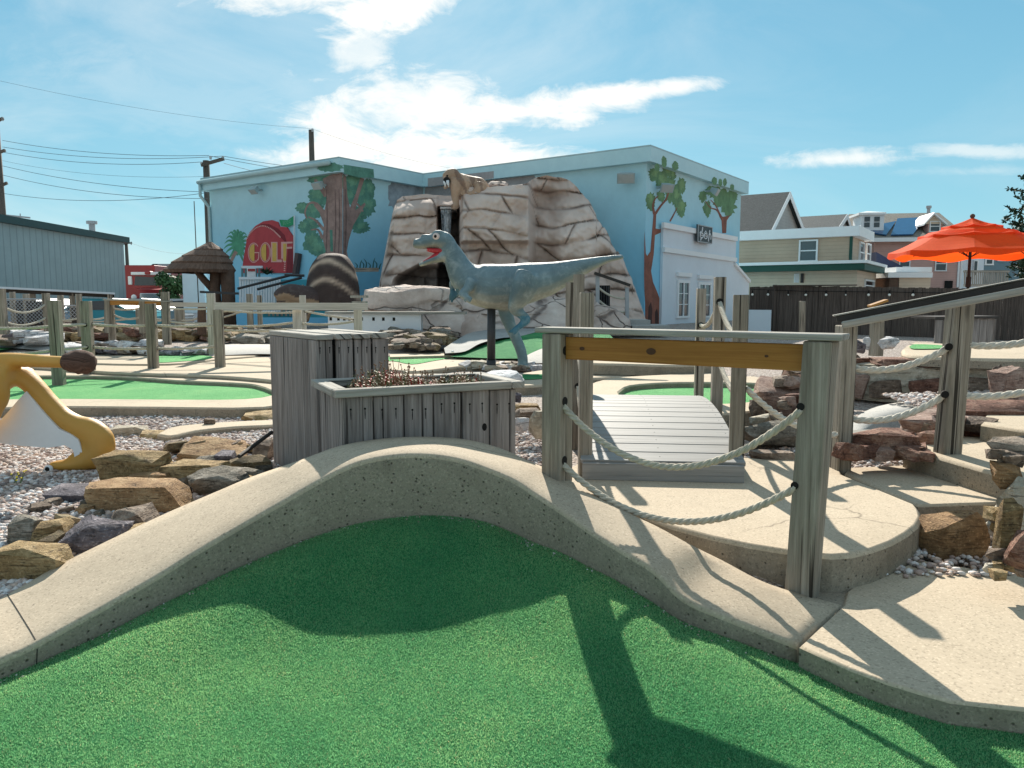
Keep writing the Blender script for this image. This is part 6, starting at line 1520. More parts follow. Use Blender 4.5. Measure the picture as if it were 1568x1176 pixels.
ropefence('rope_fence', 'second row of rope fence posts on the left behind the stone edging', 'fence', f3, [rows_(0, 1, 468, 465, 15, 16.2, .16), rows_(0, 1, 492, 485, 15, 16.2, .12), rows_(1, 3, 486, 487, 16.2, 16.6, .05), rows_(3, 4, 486, 483, 16.6, 15.4, .06), rows_(4, 5, 480, 482, 15.4, 15.4, .10), rows_(4, 5, 472, 470, 15.4, 15.4, .04), rows_(5, 6, 484, 488, 15.4, 15, .06), rows_(6, 7, 472, 473, 15, 15.2, .01), rows_(6, 7, 492, 495, 15, 15.2, .02)], FW, detail=False)
f4 = [px_post(21, 447, 495, 18.5, .1, .1), px_post(42, 450, 496, 18.0, .12, .1), px_post(212, 474, 500, 18, .1, .1), px_post(275, 474, 506, 18, .2, .15), px_post(309, 466, 510, 17.5, .13, .12), px_post(383, 450, 515, 17.0, .12, .12), px_post(398, 452, 512, 17.6, .1, .1)]
ropefence('rope_fence', 'third row of short rope fence posts near the thatched hut', 'fence', f4, [rows_(0, 1, 462, 463, 18.5, 18, .02), rows_(1, 2, 484, 486, 18, 18, .12), rows_(2, 3, 482, 488, 18, 18, .06), rows_(3, 4, 490, 484, 18, 17.5, .05), rows_(4, 5, 492, 472, 17.5, 17, .04), rows_(4, 5, 480, 468, 17.5, 17, .04)], FW, detail=False)
pr_ = thing('railing', 'low far railing with orange beam and pale cap among the left fences', 'railing', P(200, 500, 16))
bm = nb(); beam(bm, P(160, 458.5, 15.0), P(262, 461, 15.0), .14, .03); obj('cap_board', bm, M['cap'], pr_)
bm = nb(); beam(bm, P(168, 463.5, 15.2), P(250, 465, 15.2), .04, .09); obj('beam', bm, M['beam'], pr_)
bm = nb(); beam(bm, P(252, 466, 15.6), P(325, 467, 15.6), .04, .09); obj('beam', bm, M['rail'], pr_)
for px in (165, 218): bm = post_bm(P(px, 510, 15.2), P(px, 459, 15.2), .1, .1, .1); obj('post', bm, M['post'], pr_)
# flat-topped screen at the far left
sc_ = thing('board_screen', 'long low screen with white edged top board below the metal building', 'fence', P(90, 470, 20))
a, b = P(-40, 438.5, 19), P(174, 449.5, 21); bm = nb(); beam(bm, a, b, .3, .05); obj('top_board', bm, M['bluewhite'], sc_)
bm = nb(); beam(bm, a-V((0, -.02, .07)), b-V((0, -.02, .07)), .04, .09); obj('fascia_board', bm, M['blackwood'], sc_)
for px, Y in ((-10, 19.3), (50, 19.9), (110, 20.4), (168, 20.9)): bm = post_bm(V((P(px, 460, Y).x, Y, .35)), P(px, 446 if px > 0 else 442, Y)-V((0, 0, .06)), .1, .1, 0); obj('post', bm, M['post'], sc_)
def chain(label, px0, px1, ytop, ybot, Y):
    t = thing('chain_link_fence', label, 'fence', P((px0+px1)/2, ybot, Y)); a, b = P(px0, ytop, Y), P(px1, ytop, Y); zb = P(px0, ybot, Y).z; W, H = b.x-a.x, a.z-zb
    bm = nb(); s = .085; k = -H
    while k < W:
        for sg in (1, -1):
            x0, x1 = (k, k+H) if sg > 0 else (k+H, k); z0, z1 = 0.0, H
            pts = []
            xa, za, xb, zb2 = x0, z0, x1, z1
            def clip(xa, za, xb, zb2):
                (xa, za), (xb, zb2) = sorted([(xa, za), (xb, zb2)])
                if xb <= 0 or xa >= W: return None
                if xa < 0: za += (zb2-za)*(-xa)/(xb-xa); xa = 0
                if xb > W: zb2 = za+(zb2-za)*(W-xa)/(xb-xa); xb = W
                return xa, za, xb, zb2
            c = clip(xa, za, xb, zb2)
            if c: tube(bm, [V((a.x+c[0], Y+.004*sg, zb+c[1])), V((a.x+c[2], Y+.004*sg, zb+c[3]))], .006, 4, cap=False)
        k += s
    obj('mesh', bm, M['greymetal'], t)
    bm = nb(); tube(bm, [a, b], .02, 6); obj('top_rail', bm, M['greymetal'], t)
    bm = nb(); abox(bm, (a.x, Y+.35, zb-.1), (b.x, Y+.40, a.z-.05)); obj('backing', bm, M['blackwood'], t)
chain('chain link panel over dark backing at the far left', 8, 68, 458, 495, 17.6); chain('chain link panel over dark backing between the left fence posts', 95, 120, 468, 489, 17.6)
# ------------------------------------------------------------------ right-hand background
dS = V((math.sin(rad(33.2)), math.cos(rad(33.2)), 0)); dF = V((-dS.y, dS.x, 0)); nF = V((-dS.x, -dS.y, 0)); nS = V((dS.y, -dS.x, 0))
M['beige'] = siding('beige_siding', (.50, .375, .27), .16); M['cream_s'] = siding('cream_siding', (.64, .51, .385), .16); M['gable_s'] = siding('grey_siding', (.36, .36, .35), .16)
M['pink_s'] = siding('pink_siding', (.56, .345, .30), .15); M['metal_s'] = siding('ribbed_metal', (.34, .40, .40), .30, True)
M['shingle'] = stone('grey_shingle', [(.035, .045, .05), (.055, .07, .075), (.09, .105, .11)], 9, .4, objrand=False); M['shingle2'] = stone('tan_shingle', [(.15, .14, .12), (.23, .21, .18), (.32, .30, .26)], 9, .4, objrand=False)
M['greentrim'] = paint('green_band', (.02, .075, .055), .6, .15)
M['solar'] = paint('solar_panel', (.03, .10, .22), .15, .15, 2, .02, .6)
def quadwin(parent, p0, n_, xa, ya, xb, yb, bars='h', fr=.07, mat='glass'):
    """window on a plane seen between (xa,ya) and (xb,yb)"""
    a = Pp(xa, (ya+yb)/2, p0, n_); b = Pp(xb, (ya+yb)/2, p0, n_); zt = Pp(xa, ya, p0, n_).z; zb = Pp(xa, yb, p0, n_).z; e = V((b.x-a.x, b.y-a.y, 0)); e1 = e.normalized(); z0 = V((a.x, a.y, zb)); h = V((0, 0, zt-zb))
    bm = nb(); obox(bm, z0+n_*.003, e, n_*.03, h); w_ = obj('window', bm, M[mat], parent)
    bm = nb()
    for o_, e_, h2 in ((-e1*fr, e1*fr, h), (e, e1*fr, h), (-e1*fr+h, e+e1*2*fr, V((0, 0, fr))), (-e1*(fr+.02)-V((0, 0, fr)), e+e1*(2*fr+.04), V((0, 0, fr)))): obox(bm, z0+o_+n_*.002, e_, n_*.08, h2)
    if 'h' in bars: obox(bm, z0+h*.48+e1*.001, e-e1*.002, n_*.06, V((0, 0, .05)))
    if 'b' in bars: obox(bm, z0+h*.50+e1*.03, e-e1*.06, n_*.032, h*.48)
    obj('frame', bm, M['trim'], w_); return w_
def wallblock(parent, c, lf, ls, z0, z1, mat, name='wall'):
    bm = nb(); obox(bm, V((c.x, c.y, z0)), dF*lf, dS*ls, V((0, 0, z1-z0))); return obj(name, bm, M[mat], parent)
YH = 34.0
hc = P(1303, 400, YH); c2 = P(1320, 410, YH-1.4)
bh = thing('beige_house', 'beige sided house with flat white roof edges and a green band', 'house', (hc.x, hc.y, .5))
zU = Pp(1303, 362, hc, nF).z; zL = Pp(1320, 403, c2, nF).z; zG = Pp(1320, 413, c2, nF).z
wallblock(bh, hc, 9.5, 3.2, zL-.1, zU, 'beige'); wallblock(bh, c2+nS*-.25+nF*-.45, 11, 5.2, .3, zG, 'cream_s', 'lower_wall')
bm = nb(); c = hc+nF*.35+nS*.35; obox(bm, V((c.x, c.y, zU-.0)), dF*9.9, dS*4.0, V((0, 0, .42))); obj('roof_edge', bm, M['trim'], bh)
bm = nb(); c = c2+nF*.12+nS*.12; obox(bm, V((c.x, c.y, zG)), dF*11, dS*5.8, V((0, 0, zL-zG))); obj('green_band', bm, M['greentrim'], bh)
bm = nb(); c = c2+nF*.2+nS*.2; obox(bm, V((c.x, c.y, zL+.003)), dF*11, dS*6, V((0, 0, .13))); obj('roof_edge', bm, M['trim'], bh)
bm = nb(); c = hc+nF*.03+nS*.03; obox(bm, V((c.x, c.y, zL+.15)), dF*.12, dS*.12, V((0, 0, zU-zL-.16))); obj('corner_board', bm, M['greentrim'], bh)
quadwin(bh, hc, nF, 1226, 370, 1250, 399, 'hb'); quadwin(bh, hc, nS, 1315, 372, 1321, 400, 'hb'); quadwin(bh, hc, nS, 1325.5, 374, 1331, 402, 'hb')
c3 = c2+nS*-.25+nF*-.45; quadwin(bh, c3, nS, 1323, 430, 1336, 445, 'h'); quadwin(bh, c3, nS, 1347, 432, 1353, 445, 'h')
bm = nb(); a = Pp(1216, 419, c3, nF); abox(bm, a+V((0, -.12, -.4)), a+V((.35, .05, .0))); obj('wall_box', bm, M['trim'], bh); bm = nb(); a = Pp(1226, 419, c3, nF); abox(bm, a+V((0, -.12, -.4)), a+V((.1, .05, .0))); obj('wall_lamp', bm, M['black'], bh)
def gable(name, label, px, Y, length, over, wmat, rmat, down=3.0, wall=True, parent=None, ax=None, nn=None):
    """ridge roof: px = front eave, ridge, back eave sight points on the gable plane"""
    ax = ax or dF; nn = nn or nS
    p0 = P(px[0][0], px[0][1], Y); pts = [p0]+[Pp(x, y, p0, nn) for x, y in px[1:]]
    pts[2] = V((pts[2].x, pts[2].y, pts[0].z)) if len(px) == 3 else pts[2]
    t = parent or thing(name, label, 'house', (p0.x, p0.y, .5))
    E1, Rg, E2 = pts; th = V((0, 0, -.18))
    if wall:
        bm = nb(); prism(bm, [E1, Rg, E2, E2-V((0, 0, down)), E1-V((0, 0, down))], ax*length); obj('wall', bm, M[wmat], t)
    up = nn*over
    for E in (E1, E2):
        d = (E-Rg).normalized(); bm = nb(); o = V((0, 0, .02)); q = [Rg+up+o, E+d*.35+up+o, E+d*.35+up+o+V((0, 0, .14)), Rg+up+o+V((0, 0, .14))]; prism(bm, q, ax*(length+over*2)); obj('roof', bm, M[rmat], t)
        bm = nb(); prism(bm, [Rg+up+nn*.03-V((0, 0, .15)), E+d*.36+up+nn*.03-V((0, 0, .15)), E+d*.36+up+nn*.03+V((0, 0, .18)), Rg+up+nn*.03+V((0, 0, .18))], -nn*.028); obj('rake_board', bm, M['trim'], t)
    return t
gable('gabled_house', 'tall grey gabled roof with white edges right behind the blue building', [(1172, 360), (1202, 299), (1232, 360)], 38, 9, .25, 'gable_s', 'shingle', 5)
gable('gabled_house', 'dark gabled roof with a small white edged end behind the beige house', [(1276, 356), (1292, 332), (1304, 356)], 47, 9, .2, 'gable_s', 'shingle', 5)
gable('gabled_house', 'brown gable showing between the two dark roofs', [(1211, 352), (1213, 342), (1238, 356)], 44, 3, .1, 'beige', 'shingle', 5)
# pink house
pk = P(1360, 440, 50); ph = thing('pink_house', 'pink sided house with solar panels, cupola and dormer behind the orange umbrella', 'house', (pk.x, pk.y, .5))
n0 = V((-.15, -.989, 0)).normalized(); e0 = V((-n0.y, n0.x, 0))
def q0(x, y, k=0): return Pp(x, y, pk+n0*k, n0)
a, b = q0(1335, 440), q0(1464, 440); ze = q0(1380, 366).z
bm = nb(); obox(bm, V((a.x, a.y, .3)), V((b.x-a.x, b.y-a.y, 0)), -n0*9, V((0, 0, ze-.3))); obj('wall', bm, M['pink_s'], ph)
rt = q0(1380, 327, -4.6).z; W_ = V((b.x-a.x, b.y-a.y, 0))
bm = nb(); A = V((a.x, a.y, ze+.02))-W_.normalized()*.4; prism(bm, [A+n0*.5, A-n0*4.6+V((0, 0, rt-ze)), A-n0*9.6, A-n0*9.4], W_+W_.normalized()*.8); obj('roof', bm, M['shingle2'], ph)
sl = (V((0, 0, rt-ze))-n0*5.1).normalized(); nr = sl.cross(W_.normalized()); nr = nr if nr.z > 0 else -nr
def onroof(x, y, k=.05): return Pp(x, y, A+n0*.5+nr*k, nr)
for nm, qs in (('a', [(1364, 361), (1374, 336), (1418, 334), (1398, 360)]), ('b', [(1322, 356), (1352, 344), (1372, 340), (1357, 361)])):
    bm = nb(); prism(bm, [onroof(x, y) for x, y in qs], nr*.08); obj('solar_panel', bm, M['solar'], ph)
bm = nb(); obox(bm, A+n0*.62-V((0, 0, .22)), W_+W_.normalized()*.8, -n0*.11, V((0, 0, .25))); obj('gutter', bm, M['trim'], ph)
for x0, y0, x1, y1 in ((1378, 393, 1392, 408), (1433, 394, 1448, 414)): quadwin(ph, pk, n0, x0, y0, x1, y1, 'h', .06)
bm = nb(); a = q0(1446.5, 430); obox(bm, a+n0*.01, e0*.45, n0*.1, V((0, 0, -1.0))); obj('vent', bm, M['dark'], ph)
bm = nb(); for_ = [(1420, 336), (1422, 322)]; tube(bm, [onroof(1421, 338, 0)-V((0, 0, .3)), onroof(1421, 338, 0)+V((0, 0, .9))], .11, 10); tube(bm, [onroof(1421, 338, 0)+V((0, 0, .82)), onroof(1421, 338, 0)+V((0, 0, .98))], .17, 10); obj('flue', bm, M['greymetal'], ph)
def box0(parent, x0, y0, x1, y1, k, dp, mat, name):
    a, b = q0(x0, y1, k), q0(x1, y1, k); zt = q0(x0, y0, k).z; bm = nb(); obox(bm, a, V((b.x-a.x, b.y-a.y, 0)), -n0*dp, V((0, 0, zt-a.z))); return obj(name, bm, M[mat], parent)
cu = box0(ph, 1318, 329, 1353, 353, -.6, 1.9, 'wpaint', 'cupola')
pC = pk-n0*.6
for x0, x1 in ((1323, 1331.5), (1338, 1346.5)):
    a = Pp(x0, 348, pC, n0); b = Pp(x1, 348, pC, n0); zt = Pp(x0, 332, pC, n0).z; bm = nb(); obox(bm, a+n0*.004, V((b.x-a.x, b.y-a.y, 0)), n0*.02, V((0, 0, (zt-a.z)*.46))); obox(bm, a+n0*.004+V((0, 0, (zt-a.z)*.54)), V((b.x-a.x, b.y-a.y, 0)), n0*.02, V((0, 0, (zt-a.z)*.46))); obj('window', bm, M['glass'], cu)
bm = nb(); a, b = Pp(1315, 329, pC+n0*.2, n0), Pp(1357, 329, pC+n0*.2, n0); ex_ = V((b.x-a.x, b.y-a.y, 0)); pts = [a, a+ex_, a+ex_-n0*2.3, a-n0*2.3]; top = (pts[0]+pts[2])/2+V((0, 0, .35)); lo = [bm.verts.new(p) for p in pts]; md = [bm.verts.new(p+V((0, 0, .14))) for p in pts]; tv = bm.verts.new(top)
bm.faces.new(lo)
for i in range(4): bm.faces.new((lo[i], lo[(i+1) % 4], md[(i+1) % 4], md[i])); bm.faces.new((md[i], md[(i+1) % 4], tv))
obj('roof', bm, M['trim'], cu)
dm = box0(ph, 1420, 341, 1442, 366, -.3, 3, 'pink_s', 'dormer'); quadwin(ph, pk-n0*.3, n0, 1424.5, 340, 1438, 354, 'h', .06)
bm = nb(); kk = .05; prism(bm, [q0(x, y, kk) for x, y in ((1415, 345), (1431, 328), (1451, 345), (1451, 342), (1431, 325), (1415, 342))], -n0*2.6); obj('roof', bm, M['trim'], dm); bm = nb(); prism(bm, [q0(x, y, -.25) for x, y in ((1417, 343), (1431, 327), (1450, 343))], -n0*3); obj('gable', bm, M['cream_s'], dm)
box0(ph, 1465, 392, 1468, 440, .06, .1, 'trim', 'corner_board')
# smaller neighbours
sh = thing('flat_roofed_shed', 'low flat roofed shed with stepped white edges between the beige and pink houses', 'shed', P(1390, 440, 36))
def boxY(parent, x0, y0, x1, y1, Y, dp, mat, name):
    a, b = P(x0, y1, Y), P(x1, y1, Y); bm = nb(); abox(bm, (a.x, Y, a.z), (b.x, Y+dp, P(x0, y0, Y).z)); return obj(name, bm, M[mat], parent)
boxY(sh, 1376, 424, 1424, 448, 37, 4, 'cream_s', 'wall'); boxY(sh, 1360, 417, 1428, 425, 36.8, 4.5, 'trim', 'roof_edge'); boxY(sh, 1372, 409, 1427, 416.6, 38, 4, 'trim', 'upper_roof_edge'); boxY(sh, 1361, 426, 1375, 448, 36.9, 3, 'trunkpost', 'door')
lt = thing('lean_to_roof', 'dark blue shingled lean-to roof beside the beige house', 'roof', P(1360, 400, 42)); bm = nb(); prism(bm, [P(x, y, 42) for x, y in ((1342, 386), (1382, 408), (1384, 416), (1342, 416))], V((0, 3, 0))); obj('roof', bm, paint('blue_shingle', (.05, .06, .11), .8, .2, 6, .4), lt)
gh = thing('grey_house', 'pale grey house end with white door behind the umbrella pole', 'house', P(1490, 440, 52)); boxY(gh, 1468, 380, 1504, 446, 52, 6, 'bluewhite', 'wall'); boxY(gh, 1490, 398, 1497, 425, 51.9, .2, 'trim', 'door'); boxY(gh, 1492, 400, 1495.5, 421, 51.85, .1, 'glass', 'door_glass'); boxY(gh, 1468.5, 388, 1471.5, 446, 51.8, .15, 'trim', 'downpipe')
bh2 = thing('blue_house', 'blue grey house with white framed windows at the far right', 'house', P(1525, 440, 58)); boxY(bh2, 1500, 370, 1600, 446, 58, 8, 'bluegrey' if 'bluegrey' in M else 'slate', 'wall')
bh2.children[0].data.materials[0] = paint('blue_grey_siding', (.14, .22, .26), .6, .1)
for x0, y0, x1, y1 in ((1510, 391, 1519, 404), (1530, 391, 1537, 398)): quadwin(bh2, P(1500, 400, 58), V((0, -1, 0)), x0, y0, x1, y1, 'h', .1)
dk = thing('timber_deck', 'grey wooden balcony railing under the right edge of the umbrella', 'deck', P(1500, 438, 30))
bm = nb(); beam(bm, P(1476, 415.5, 30), P(1545, 415.5, 30), .1, .08); obj('rail', bm, M['cap'], dk); bm = nb(); beam(bm, P(1476, 437, 30), P(1545, 437, 30), .1, .1); obj('floor', bm, M['cap'], dk)
bm = nb()
for k in range(23): x = 1477+k*3; beam(bm, P(x, 436, 30), P(x, 416.5, 30), .035, .035, up=(0, 1, 0))
tag(obj('balusters', bm, M['cap'], dk), kind=None)
# brown board fence with string lights
bf_ = thing('board_fence', 'dark brown vertical board fence with a string of white bulbs on it', 'fence', P(1300, 520, 20))
A, B = P(1146, 500, 21.5), P(1184, 500, 21.0); C_, D_ = P(1184, 500, 20.4), P(1600, 500, 16.8)
def boards(a, b, zt, zb, n_, mi=0):
    bm = nb(); a, b = V((a.x, a.y, 0)), V((b.x, b.y, 0)); e = (b-a)/n_; nn = V((-e.y, e.x, 0)).normalized(); r = random.Random(int(a.x*10))
    for k in range(n_): 
        j = r.uniform(-.008, .008); z = lerp(zt[0], zt[1], k/n_)+r.uniform(-.012, .012); obox(bm, a+e*k+nn*j+V((0, 0, zb)), e*.965, nn*.025, V((0, 0, z-zb)))
    return bm
obj('left_panel', boards(A, B, (P(0, 439, 21.4).z, P(0, 439, 21).z), .2, 10), M['brownfence'], bf_)
obj('main_panel', boards(C_, D_, (P(0, 437, 20.4).z, P(0, 444, 16.8).z), .2, 80), M['brownfence'], bf_)
bm = nb(); beam(bm, V((C_.x, C_.y-.03, .2)), V((C_.x, C_.y-.03, P(0, 436, 20.3).z)), .08, .08, up=(0, 1, 0)); obj('post', bm, M['brownfence'], bf_)
bm = nb(); a = P(1184, 437.5, 20.3); b = P(1312, 436.5, 19.2); beam(bm, a, b, .1, .03); obj('cap_board', bm, M['brownfence'], bf_)
def onf(px, py): 
    e = (D_-C_); e.z = 0; nn = V((e.y, -e.x, 0)).normalized(); return Pp(px, py, V((C_.x, C_.y, 0))+nn*.06, nn)
wires = [(1150, 443), (1234, 446), (1265, 446), (1330, 447), (1362, 447), (1398, 448), (1480, 449), (1551, 449), (1600, 449)]
bm = nb(); tube(bm, [onf(x, y) for x, y in wires], .008, 5); obj('cable', bm, M['dark'], bf_)
for px in (1152, 1176, 1207, 1234, 1265, 1295, 1330, 1362, 1398, 1551):
    bm = nb(); c = onf(px, 451.5) if px > 1184 else onf(px, 451); tube(bm, [c+V((0, 0, .11)), c+V((0, 0, .03))], .018, 6); bu = obj('socket', bm, M['dark'], bf_); bm = nb(); sphere(bm, c, .034 if px not in (1207, 1295) else .02, 2); obj('bulb', bm, paint('bulb_glass', (.85, .82, .74), .2, .03) if px == 1152 else bpy.data.materials['bulb_glass'], bu, True)
bm = nb(); a, b = P(1146, 514, 20.6), P(1180, 512, 20.2); obox(bm, V((a.x, a.y, .25)), V((b.x-a.x, b.y-a.y, 0)), V((0, .06, 0)), V((0, 0, P(0, 474.5, 20.4).z-.25))); tag(obj('hoarding', bm, M['bluewhite']), 'plain pale hoarding standing at the left end of the brown fence', 'hoarding')
bm = post_bm(P(1228, 520, 14), P(1228.5, 461, 14), .085, .085, .2); tag(obj('post', bm, M['post']), 'lone thin grey post before the brown fence', 'post')
# post with slanted cap, crate
bp = thing('bird_feeder_post', 'short grey post with a slanted pale board on top above the retaining wall', 'post', P(1343, 540, 10.5)); obj('post', post_bm(P(1341, 545, 10.5), P(1344, 470, 10.5), .15, .12, .1), M['post'], bp); bm = nb(); beam(bm, P(1331, 469, 10.4), P(1357, 460, 10.4), .12, .03); obj('cap_board', bm, M['beam'], bp); bm = nb(); beam(bm, P(1346, 491, 10.4), P(1352, 491.5, 10.4), .06, .03); obj('name_plate', bm, M['cream'], bp)
cr = thing('plank_crate', 'weathered plank crate standing at the foot of the brown fence', 'crate', P(1480, 530, 11)); a = P(1431, 532, 10.6); b = P(1520, 532, 11.2); e = V((b.x-a.x, b.y-a.y, 0)); zt_ = P(0, 489, 11).z
bm = nb(); n_ = 8; ez_ = V((0, 0, zt_-a.z))
for k in range(n_): obox(bm, a+e*(k/n_), e*(.965/n_), V((0, .03, 0)), ez_+V((0, 0, .012*(k % 2))), bev=.004)
obj('front_panel', bm, M['plank'], cr); bm = nb()
for k in range(4): obox(bm, a+e+V((.02, .03+.14*k, 0)), V((.025, 0, 0)), V((0, .13, 0)), ez_)
obj('side_panel', bm, M['plank'], cr); bm = nb(); obox(bm, a+ez_+V((-.03, -.03, .015)), e+V((.08, 0, 0)), V((0, .66, 0)), V((0, 0, .03)), axis=0); obj('lid', bm, M['blackwood'], cr)
# orange umbrella
YU = 19.5
um = thing('umbrella', 'big bright orange market umbrella with three scalloped tiers behind the brown fence', 'umbrella', (P(1489, 440, YU).x, YU, .5))
m_, n_, p_, tc_ = material('orange_canvas', .75, .2); v_ = tc_.outputs['Object']; n_.set(p_, 'Base Color', n_.ramp(n_.noise(v_, 3, 5, .6), [(.3, (.78, .085, .012)), (.7, (.86, .12, .022))])); tr_ = n_('ShaderNodeBsdfTranslucent', {'Color': (.95, .10, .012, 1)}); mx_ = n_('ShaderNodeMixShader', {0: .5}); out_ = m_.node_tree.nodes['Material Output']; m_.node_tree.links.new(p_.outputs[0], mx_.inputs[1]); m_.node_tree.links.new(tr_.outputs[0], mx_.inputs[2]); m_.node_tree.links.new(mx_.outputs[0], out_.inputs[0])
ctr = P(1489, 334, YU); kx = YU/F
def tier(r0, z0, r1, z1, val, sgm=8, nm='canopy'):
    bm = nb(); per = 10; N_ = sgm*per; rows = []
    for j in range(7):
        t = j/6; row = []
        for i in range(N_):
            a = 2*math.pi*i/N_+.3; f = (i % per)/per; sc = 1-.055*math.sin(math.pi*f)*(.3+.7*t)
            r_ = lerp(r0, r1, t)*sc; z = lerp(z0, z1, t)-.05*math.sin(math.pi*t)*abs(r1-r0)-.04*math.sin(math.pi*f)*t
            row.append(bm.verts.new((ctr.x+r_*math.cos(a), ctr.y+r_*math.sin(a), z)))
        rows.append(row)
    row = []
    for i in range(N_):
        a = 2*math.pi*i/N_+.3; f = (i % per)/per; row.append(bm.verts.new((ctr.x+r1*(1-.05*math.sin(math.pi*f))*math.cos(a)*1.01, ctr.y+r1*(1-.05*math.sin(math.pi*f))*math.sin(a)*1.01, z1-.04*math.sin(math.pi*f)-val*(1+.35*math.sin(math.pi*f*2)))))
    rows.append(row)
    for A_, B_ in zip(rows, rows[1:]):
        for i in range(N_): bm.faces.new((A_[i], A_[(i+1) % N_], B_[(i+1) % N_], B_[i]))
    return obj(nm, bm, m_, um, False)
zA = ctr.z; R_ = 112*kx; z_e = P(0, 385, YU).z
tier(.03, zA, R_*.36, zA-.20, .05); tier(R_*.26, zA-.17, R_*.64, zA-.42, .06); tier(R_*.52, zA-.34, R_, z_e, .12)
bm = nb(); tube(bm, [V((ctr.x, ctr.y, .4)), V((ctr.x, ctr.y, zA+.02))], .035, 10); tube(bm, [V((ctr.x, ctr.y, P(0, 440, YU).z)), V((ctr.x, ctr.y, P(0, 424, YU).z))], .06, 10); obj('pole', bm, M['blackwood'], um)
bm = nb(); sphere(bm, V((ctr.x, ctr.y, zA+.05)), .06, 2); tube(bm, [V((ctr.x, ctr.y, zA+.0)), V((ctr.x, ctr.y, zA+.09))], .03, 8); obj('finial', bm, M['trunkpost'], um)
for i in range(8):
    a = 2*math.pi*i/8+.3; bm = nb(); e = V((ctr.x+R_*.97*math.cos(a), ctr.y+R_*.97*math.sin(a), z_e-.03)); tube(bm, [V((ctr.x, ctr.y, zA-.06)), e], .012, 5); obj('rib', bm, M['blackwood'], um)
    bm = nb(); tube(bm, [V((ctr.x, ctr.y, z_e-.15)), V((ctr.x, ctr.y, zA-.06)).lerp(e, .5)], .01, 5); obj('strut', bm, M['blackwood'], um)
# conifer at the right edge
def tree(name, label, base, height, spread, seed, mat, tuft=.16, layers=16, droop=.12, start=.12, dens=1.0, ex_=.75):
    t = thing(name, label, 'tree', base); r = random.Random(seed); b = V(base); bt = nb(); bl_ = nb()
    tube(bt, [b, b+V((.03, 0, height*.5)), b+V((0, .03, height*.97))], [height*.03, height*.02, .02], 8)
    for L in range(layers):
        f = L/(layers-1); z = height*lerp(start, .97, f); ln_ = spread*(1-f)**ex_*r.uniform(.8, 1.1)+.15
        for k in range(6):
            a = r.uniform(0, 6.28); l = ln_*r.uniform(.65, 1.1); o = b+V((0, 0, z)); e = o+V((math.cos(a)*l, math.sin(a)*l, l*r.uniform(-.05, .35))); mid = o.lerp(e, .5)-V((0, 0, droop*l))
            tube(bt, [o, mid, e], [.035, .02, .008], 5)
            ns = max(3, int(l/tuft*2.2*dens))
            for s in range(ns):
                u = lerp(.25, 1.02, s/ns); c = (o.lerp(mid, u*2) if u < .5 else mid.lerp(e, u*2-1))+V((r.gauss(0, .4), r.gauss(0, .4), r.gauss(0, .3)))*tuft
                for q in range(9):
                    d = V((r.gauss(0, 1), r.gauss(0, 1), r.gauss(.1, .7))).normalized()*tuft*r.uniform(.5, 1.1); sd = d.cross(V((r.gauss(0, 1), r.gauss(0, 1), r.gauss(0, 1)))).normalized()*tuft*.2
                    face(bl_, [c, c+d*.55+sd, c+d, c+d*.55-sd])
    obj('trunk', bt, M['trunkpost'], t); obj('crown', bl_, M[mat], t, recalc=False); return t
tr_b = P(1612, 460, 24); tree('conifer', 'dark conifer reaching in from the right edge above the umbrella', (tr_b.x, 24, .5), 5.4, 1.75, 5, 'leaf2', .17, 15, ex_=.35)
sb = P(1560, 460, 22.5); tree('conifer', 'low dark evergreen bush under the umbrella at the right edge', (sb.x+.2, 22.5, .5), 2.3, .75, 9, 'leaf2', .14, 9, start=.05)
# ------------------------------------------------------------------ left-hand background
mb = thing('metal_building', 'long grey ribbed metal building with dark green roof edge at the left', 'building', (-24, 36, .5))
e0_, e1_ = P(0, 345, 35.4), P(189, 371, 47.6); dM = (e1_-e0_); dM.z = 0; dM.normalize(); nM = V((dM.y, -dM.x, 0)); st = e0_-dM*14; en = e1_
zW = P(189, 371, 47.6).z
bm = nb(); a, b = V((st.x, st.y, .4)), V((en.x, en.y, .4)); obox(bm, a, b-a, -nM*16, V((0, 0, zW-.4))); obj('wall', bm, M['metal_s'], mb)
bm = nb(); a = V((st.x, st.y, zW-.02))+nM*.25; obox(bm, a, (b-V((st.x, st.y, .4)))+dM*.3, -nM*.6, V((0, 0, .34))); obj('roof_edge', bm, paint('dark_green_trim', (.012, .05, .05), .5, .1), mb)
bm = nb(); a = V((st.x, st.y, zW+.30)); prism(bm, [a+nM*.1, a-nM*8+V((0, 0, 1.0)), a-nM*16, a-nM*15.8-V((0, 0, .1))], (b-V((st.x, st.y, .4)))); obj('roof', bm, M['greymetal'], mb)
c = P(160, 362, 46); bm = nb(); tube(bm, [V((c.x-.7, c.y, c.z-.8)), V((c.x-.7, c.y, P(0, 343, 46).z))], .17, 10); tube(bm, [V((c.x-.7, c.y, P(0, 343, 46).z)), V((c.x-.7, c.y, P(0, 338.5, 46).z))], .30, 10); obj('flue', bm, M['greymetal'], mb)
an_ = thing('aerial', 'thin horizontal aerial on the roof of the metal building', 'aerial', P(25, 333, 42)); bm = nb(); tube(bm, [P(4, 329, 42), P(46, 333.5, 42)], .05, 6); tube(bm, [P(31, 327, 42), P(31, 346, 42)], .03, 6); tube(bm, [P(22, 340, 42), P(31, 332, 42)], .03, 6); obj('boom', bm, M['greymetal'], an_)
